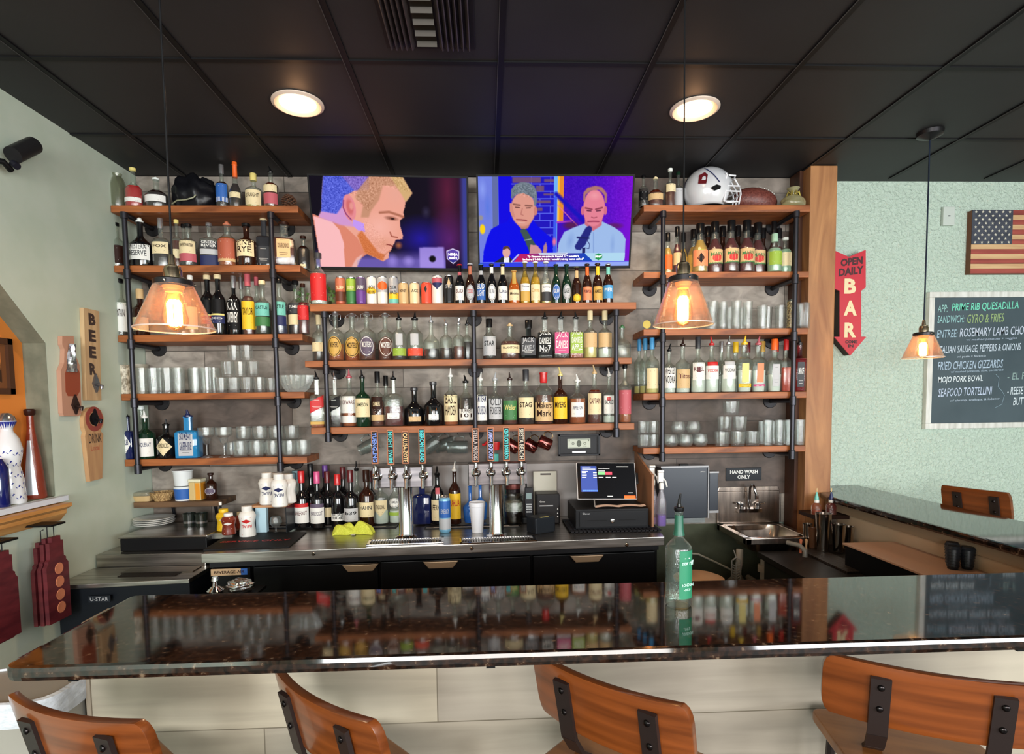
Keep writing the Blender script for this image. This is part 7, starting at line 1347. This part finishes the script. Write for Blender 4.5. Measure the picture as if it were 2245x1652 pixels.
# paddles hanging under the rail
PUR = noisy('purple_paddle_wood', (84, 28, 36), (112, 42, 48), (8, 8, 30), rough=.4)
def paddle(px0, px1, py0, py1, xo, label, holes):
    Pp = [at(x, y, X=XL + xo) for x, y in ((px0, py0), (px1, py0), (px0, py1), (px1, py1))]; yc = (Pp[0].y + Pp[1].y) / 2; w_ = (Pp[1].y - Pp[0].y) / 2; zt2, zb3 = Pp[1].z, Pp[3].z; H_ = zt2 - zb3
    t = T('flight_paddle', label, 'paddle', (XL + xo, yc, zb3), 0, 'hanging flight paddles'); hw = w_
    poly = [(-hw, 0), (hw, 0), (hw, H_ * .66), (hw * .8, H_ * .7), (hw * .8, H_ * .73), (hw * .62, H_ * .75), (hw * .62, H_ * .94), (hw * .4, H_ * .94), (hw * .4, H_), (-hw * .4, H_), (-hw * .4, H_ * .94), (-hw * .62, H_ * .94), (-hw * .62, H_ * .75), (-hw * .8, H_ * .73), (-hw * .8, H_ * .7), (-hw, H_ * .66)]
    mb = MB(); mb.prism(poly, -.008, .008, PUR, ax='x'); mb.build('paddle_board', t)
    if holes:
        for k in range(4):
            q = MB(); q.M = Matrix.Translation((.0082, hw * .1, H_ * (.15 + .155 * k))) @ Matrix.Rotation(math.pi / 2, 4, 'Y'); q.lathe([(.024, .0005), (.022, .002), (.008, .001), (.001, .001)], mat((214, 132, 96), .5), 22); q.build('cup_recess', t)
    MB().tube([(0, 0, H_), (0, 0, H_ + .045), (.01, .004, H_ + .05)], .002, BLACK, 6).build('string', t)
paddle(92, 142, 1168, 1352, .115, 'reddish paddle with four round recesses, nearest the corner', True); paddle(80, 126, 1172, 1356, .085, 'dark paddle directly behind the recessed one', False); paddle(66, 112, 1180, 1357, .055, 'dark paddle flat against left wall', False)
paddle(-24, 30, 1200, 1392, .10, 'reddish paddle at far left edge, front one', False); paddle(-44, 14, 1200, 1402, .06, 'reddish paddle at far left edge, rear one', False)
hk2 = at(105, 1152, X=XL + .085); t = T('paddle_hook', 'dark hook strip under the pine rail', 'hooks', (XL + .001, hk2.y, hk2.z + .012)); MB().bb((0, -.05, -.008), (.135, .03, .0), BLACK).build('strip', t)
hk2 = at(2, 1188, X=XL + .085); t = T('paddle_hook', 'dark hook strip at far left under the rail', 'hooks', (XL + .001, hk2.y, hk2.z + .012)); MB().bb((0, -.06, -.008), (.125, .03, .0), BLACK).build('strip', t)
# security camera
c = at(20, 350, X=XL + .06); t = T('wall_spotlight', 'small black spotlight mounted high on the left wall', 'spotlight', (XL + .001, c.y - .03, c.z - .02)); MB().box((.01, -.04, 0), (.02, .05, .07), BLACK).build('wall_plate', t, bevel=.004)
MB().tube([(.02, -.03, 0), (.06, .0, .0), (.06, .035, -.02)], .012, BLACK, 12).build('arm', t); q1, q0 = at(74, 318, X=XL + .07), at(28, 340, X=XL + .07); o_ = t.location; MB().tube([Vector(q0) - o_, Vector(q1) - o_], .033, mat((34, 33, 34), .45), 20).build('lamp_head', t, ang=30); q2 = at(38, 365, X=XL + .08); MB().tube([Vector(at(28, 358, X=XL + .06)) - o_, Vector(q2) - o_], .014, mat((30, 30, 40), .4), 12).build('sensor', t)
# ---------------------------------------------------------------- right wall things
Yr = YG
def rb_(px, py, Y=None): p = at(px, py, Y=Y or YG - .02); return p
c = rb_(1864, 665, YG - .06); t = T('bar_arrow_sign', 'red arrow sign reading OPEN DAILY BAR COME IN', 'sign', (c.x, YG - .0005, c.z)); pts = [(1830, 549), (1861, 563), (1898, 547), (1898, 630), (1888, 637), (1888, 738), (1899, 738), (1864, 779), (1829, 738), (1841, 738), (1841, 637), (1830, 633)]
P_ = [rb_(x, y, YG - .06) for x, y in pts]; mb = MB(); mb.prism([(p.x - c.x, p.z - c.z) for p in P_], -.06, -.0535, mat((196, 42, 58), .4), ax='y'); mb.build('red_face', t)
mb = MB(); mb.prism([((p.x - c.x) * .985, (p.z - c.z) * .99) for p in P_], -.053, 0, mat((52, 36, 32), .5), ax='y'); mb.build('side_casing', t)
mb = MB(); rows_ = (('OPEN', 1867, 573, 50, 17, (60, 24, 28)), ('DAILY', 1866, 594, 56, 17, (60, 24, 28)), ('B', 1864, 627, 27, 33, 'cream'), ('A', 1864, 675, 30, 33, 'cream'), ('R', 1864, 723, 27, 33, 'cream'), ('COME', 1866, 749, 28, 7, (60, 24, 28)), ('IN', 1865, 758, 12, 7, (60, 24, 28)))
k_ = (YG - .06) / F
for tx, x, y, w_, h_, cc in rows_: q = rb_(x, y, YG - .06); text(mb, tx, w_ * k_, h_ * k_, mat(cc, .5), lambda a, b: (a + q.x - c.x, -.0612, b + q.z - c.z + (a * .12 if tx in ('OPEN', 'DAILY') else 0)), bold=.045)
mb.build('lettering', t, fix=False)
c = rb_(2081, 473); t = T('wall_switch_plate', 'small pale plate with slot on the mint wall', 'switch plate', (c.x, YG - .0005, c.z)); MB().bb((-.036, -.02, -.055), (.036, 0, .055), mat((196, 204, 196), .4)).build('plate', t, bevel=.004); MB().bb((-.006, -.0215, -.003), (.006, -.0202, .003), mat('dgrey', .5)).build('slot', t)
a_, b_ = rb_(2130, 461, YG - .03), rb_(2120, 600, YG - .03); t = T('wooden_flag', 'carved wooden American flag hanging above the chalkboard', 'flag', (a_.x, YG - .0005, b_.z)); FH = a_.z - b_.z; FW = FH * 1.75; sh13 = FH / 13
mb = MB(); rd = noisy('flag_red_wood', (130, 52, 46), (168, 78, 66), (3, 30, 30), rough=.6); tn = noisy('flag_pale_wood', (192, 150, 108), (214, 178, 132), (3, 30, 30), rough=.6); bl2 = noisy('flag_blue_wood', (50, 54, 66), (70, 74, 86), (20, 30, 30), rough=.6)
MB().bb((0, -.034, 0), (FW, -.0, FH), mat((110, 66, 40), .6)).build('board', t)
for k in range(13):
    x0_ = .385 * FW if k >= 6 else .0; mb.bb((x0_, -.0375, k * sh13 + .0006), (FW, -.0345, (k + 1) * sh13 - .0006), rd if k % 2 == 0 else tn)
mb.build('stripes', t); MB().bb((0, -.0385, 6 * sh13 + .0006), (.384 * FW, -.0345, FH), bl2).build('canton', t); mb = MB()
def star(cx_, cz_, r): 
    v = [(cx_ + (r if i % 2 == 0 else r * .42) * math.sin(i * math.pi / 5), -.0395, cz_ + (r if i % 2 == 0 else r * .42) * math.cos(i * math.pi / 5)) for i in range(10)]; mb.add(v + [(cx_, -.0395, cz_)], [(i, (i + 1) % 10, 10) for i in range(10)], mat((214, 208, 190), .6))
for r_ in range(9):
    for k in range(6 if r_ % 2 == 0 else 5): star(.384 * FW * ((k + .5) / 6 + (1 / 12 if r_ % 2 else 0)), 6 * sh13 + 7 * sh13 * (r_ + .5) / 9, sh13 * .33)
mb.build('stars', t, fix=False)
tlc, blc = rb_(2036, 640, YG - .02), rb_(2026, 940, YG - .02); xc0 = (tlc.x + blc.x) / 2; CH = tlc.z - blc.z; CW = 1.0; t = T('chalkboard_menu', 'white framed chalkboard with handwritten menu on mint wall', 'chalkboard', (xc0, YG - .0005, blc.z))
MB().bb((.02, -.018, .02), (CW - .02, 0, CH - .02), noisy('slate_board', (62, 76, 84), (74, 88, 96), (3, 3, 3), rough=.35)).build('slate', t); mb = MB(); fwt = noisy('whitewashed_frame', (196, 196, 188), (226, 226, 220), (40, 40, 6), rough=.5)
for q in (((0, -.03, 0), (CW, -.0, .034)), ((0, -.03, CH - .034), (CW, 0, CH)), ((0, -.03, .0341), (.034, 0, CH - .0341)), ((CW - .034, -.03, .0341), (CW, 0, CH - .0341))): mb.bb(*q, fwt)
mb.build('frame', t, bevel=.003)
ch = lambda x, y: rb_(x, y, YG - .02)
for tx, x, y, w_, h_, cc in (('APP:', 2067, 676, 22, 16, (150, 196, 190)), ('PRIME RIB QUESADILLA', 2161, 672, 152, 19, (120, 222, 190)), ('SANDWICH:', 2085, 699, 60, 16, (150, 196, 196)), ('GYRO & FRIES', 2161, 697, 84, 19, (150, 176, 120)), ('ENTREE:', 2077, 731, 46, 17, (160, 186, 200)), ('ROSEMARY LAMB CHOP', 2179, 726, 154, 19, (196, 206, 222)), ('w/ mashed potatoes + veggies', 2174, 743, 116, 6, (170, 186, 206)),
        ('ITALIAN SAUSAGE, PEPPERS & ONIONS', 2148, 764, 188, 18, (200, 214, 226)), ('w/ pasta + focaccia', 2130, 781, 66, 6, (190, 204, 216)), ('FRIED CHICKEN GIZZARDS', 2128, 799, 148, 18, (176, 196, 214)), ('w/ mashed potatoes, slaw, cornbread', 2142, 813, 120, 6, (170, 190, 206)),
        ('MOJO PORK BOWL', 2106, 832, 102, 17, (226, 236, 240)), ('SEAFOOD TORTELLINI', 2116, 858, 122, 18, (190, 204, 226)), ('w/ shrimp, scallops, & lobster', 2137, 876, 114, 6, (180, 196, 212)), ('- REESE', 2226, 856, 36, 17, (214, 226, 232)), ('BUTT', 2236, 879, 30, 17, (214, 226, 232)), ('- EL F', 2228, 824, 40, 15, (140, 164, 160)), ('PEANUT', 2300, 860, 80, 17, (214, 226, 232))):
    m_ = MB(); q = ch(x, y); k_ = q.y / F * 1.02; text(m_, tx, w_ * k_, h_ * k_, mat(cc, .8), lambda a, b: (a + q.x - xc0, -.0195, b + q.z - blc.z + a * .03), bold=.004, skew=.08); m_.build('chalk_line', t, fix=False)
mb = MB(); pts = [(2210, 776), (2205, 800), (2190, 816), (2180, 820), (2188, 826), (2186, 845), (2190, 856), (2198, 862), (2190, 876), (2182, 890)]
mb.tube([(ch(x, y).x - xc0, -.0196, ch(x, y).z - blc.z) for x, y in [(2183, 820), (2190, 828), (2188, 848), (2196, 856), (2202, 866), (2196, 886), (2182, 893)]], .0013, mat((150, 176, 190), .8), 5); mb.build('chalk_bracket', t)
# ---------------------------------------------------------------- let crowded bottles and glasses stand side by side without touching
bpy.context.view_layer.update()
def extent(o):
    lo, hi = Vector((9, 9, 9)), Vector((-9, -9, -9))
    for q in [o] + list(o.children_recursive):
        if q.type == 'MESH':
            for c_ in q.bound_box:
                w_ = q.matrix_world @ Vector(c_)
                for i in range(3): lo[i] = min(lo[i], w_[i]); hi[i] = max(hi[i], w_[i])
    return lo, hi
RND = []
for o in list(S.objects):
    if not o.parent and o.get('category') in ('bottle', 'glass', 'can', 'jar', 'mug', 'cup', 'shaker') and not o.name.startswith(('copper_mug', 'mason_jar', 'red_scoop', 'rocks', 'coupe', 'stemless', 'cut_glass', 'marg')):
        lo, hi = extent(o); RND.append([o, (hi.x - lo.x) / 2, lo.z, hi.z, (lo.x + hi.x) / 2 - o.location.x]); o.location.z += .0008; o['x0'] = o.location.x
for _ in range(60):
    for i in range(len(RND)):
        a, ra, za0, za1, _c = RND[i]
        for j in range(i + 1, len(RND)):
            b, r_b, zb0, zb1, _c = RND[j]
            if zb0 > za1 - .002 or za0 > zb1 - .002: continue
            dx, dy = b.location.x - a.location.x, b.location.y - a.location.y; d_ = math.hypot(dx, dy); gap = (ra + r_b) * .985 + .001 - d_
            if gap <= 0 or d_ < 1e-5: continue
            sx = dx / d_ * gap * .10; sy = (dy / d_ if abs(dy) > .002 else (.5 if (i + j) % 2 else -.5)) * gap * .5
            a.location.x -= sx; b.location.x += sx; a.location.y -= sy; b.location.y += sy
    for o, r_, z0_, z1_, _c in RND:
        o.location.x = min(max(o.location.x, o["x0"] - .006), o['x0'] + .009)
        if z0_ > 1.25 and o.location.x > 1.5: o.location.x = min(o.location.x, 1.812 - r_ * .95)
        if z0_ > 1.25 and o.location.x < 1.9: o.location.y = min(max(o.location.y, YF + r_ * .8 + .003), YW - r_ - .012)
        elif o.location.y > 2.8 and .85 < z0_ < 1.25: o.location.y = min(o.location.y, YW - r_ - .013)
for r_ in RND: del r_[0]['x0']
# ---------------------------------------------------------------- tidy labels of look-alikes: add their place in their row
ORD = ['first', 'second', 'third', 'fourth', 'fifth', 'sixth', 'seventh', 'eighth']
bpy.context.view_layer.update()
for lab, names in list(LABELS.items()):
    if len(names) > 1:
        os_ = sorted([bpy.data.objects[n_] for n_ in names], key=lambda o: (round(o.matrix_world.translation.z, 1) * 0, o.matrix_world.translation.x))
        for i, o in enumerate(os_): o['label'] = lab + ', %s of %d from left' % (ORD[i], len(os_))
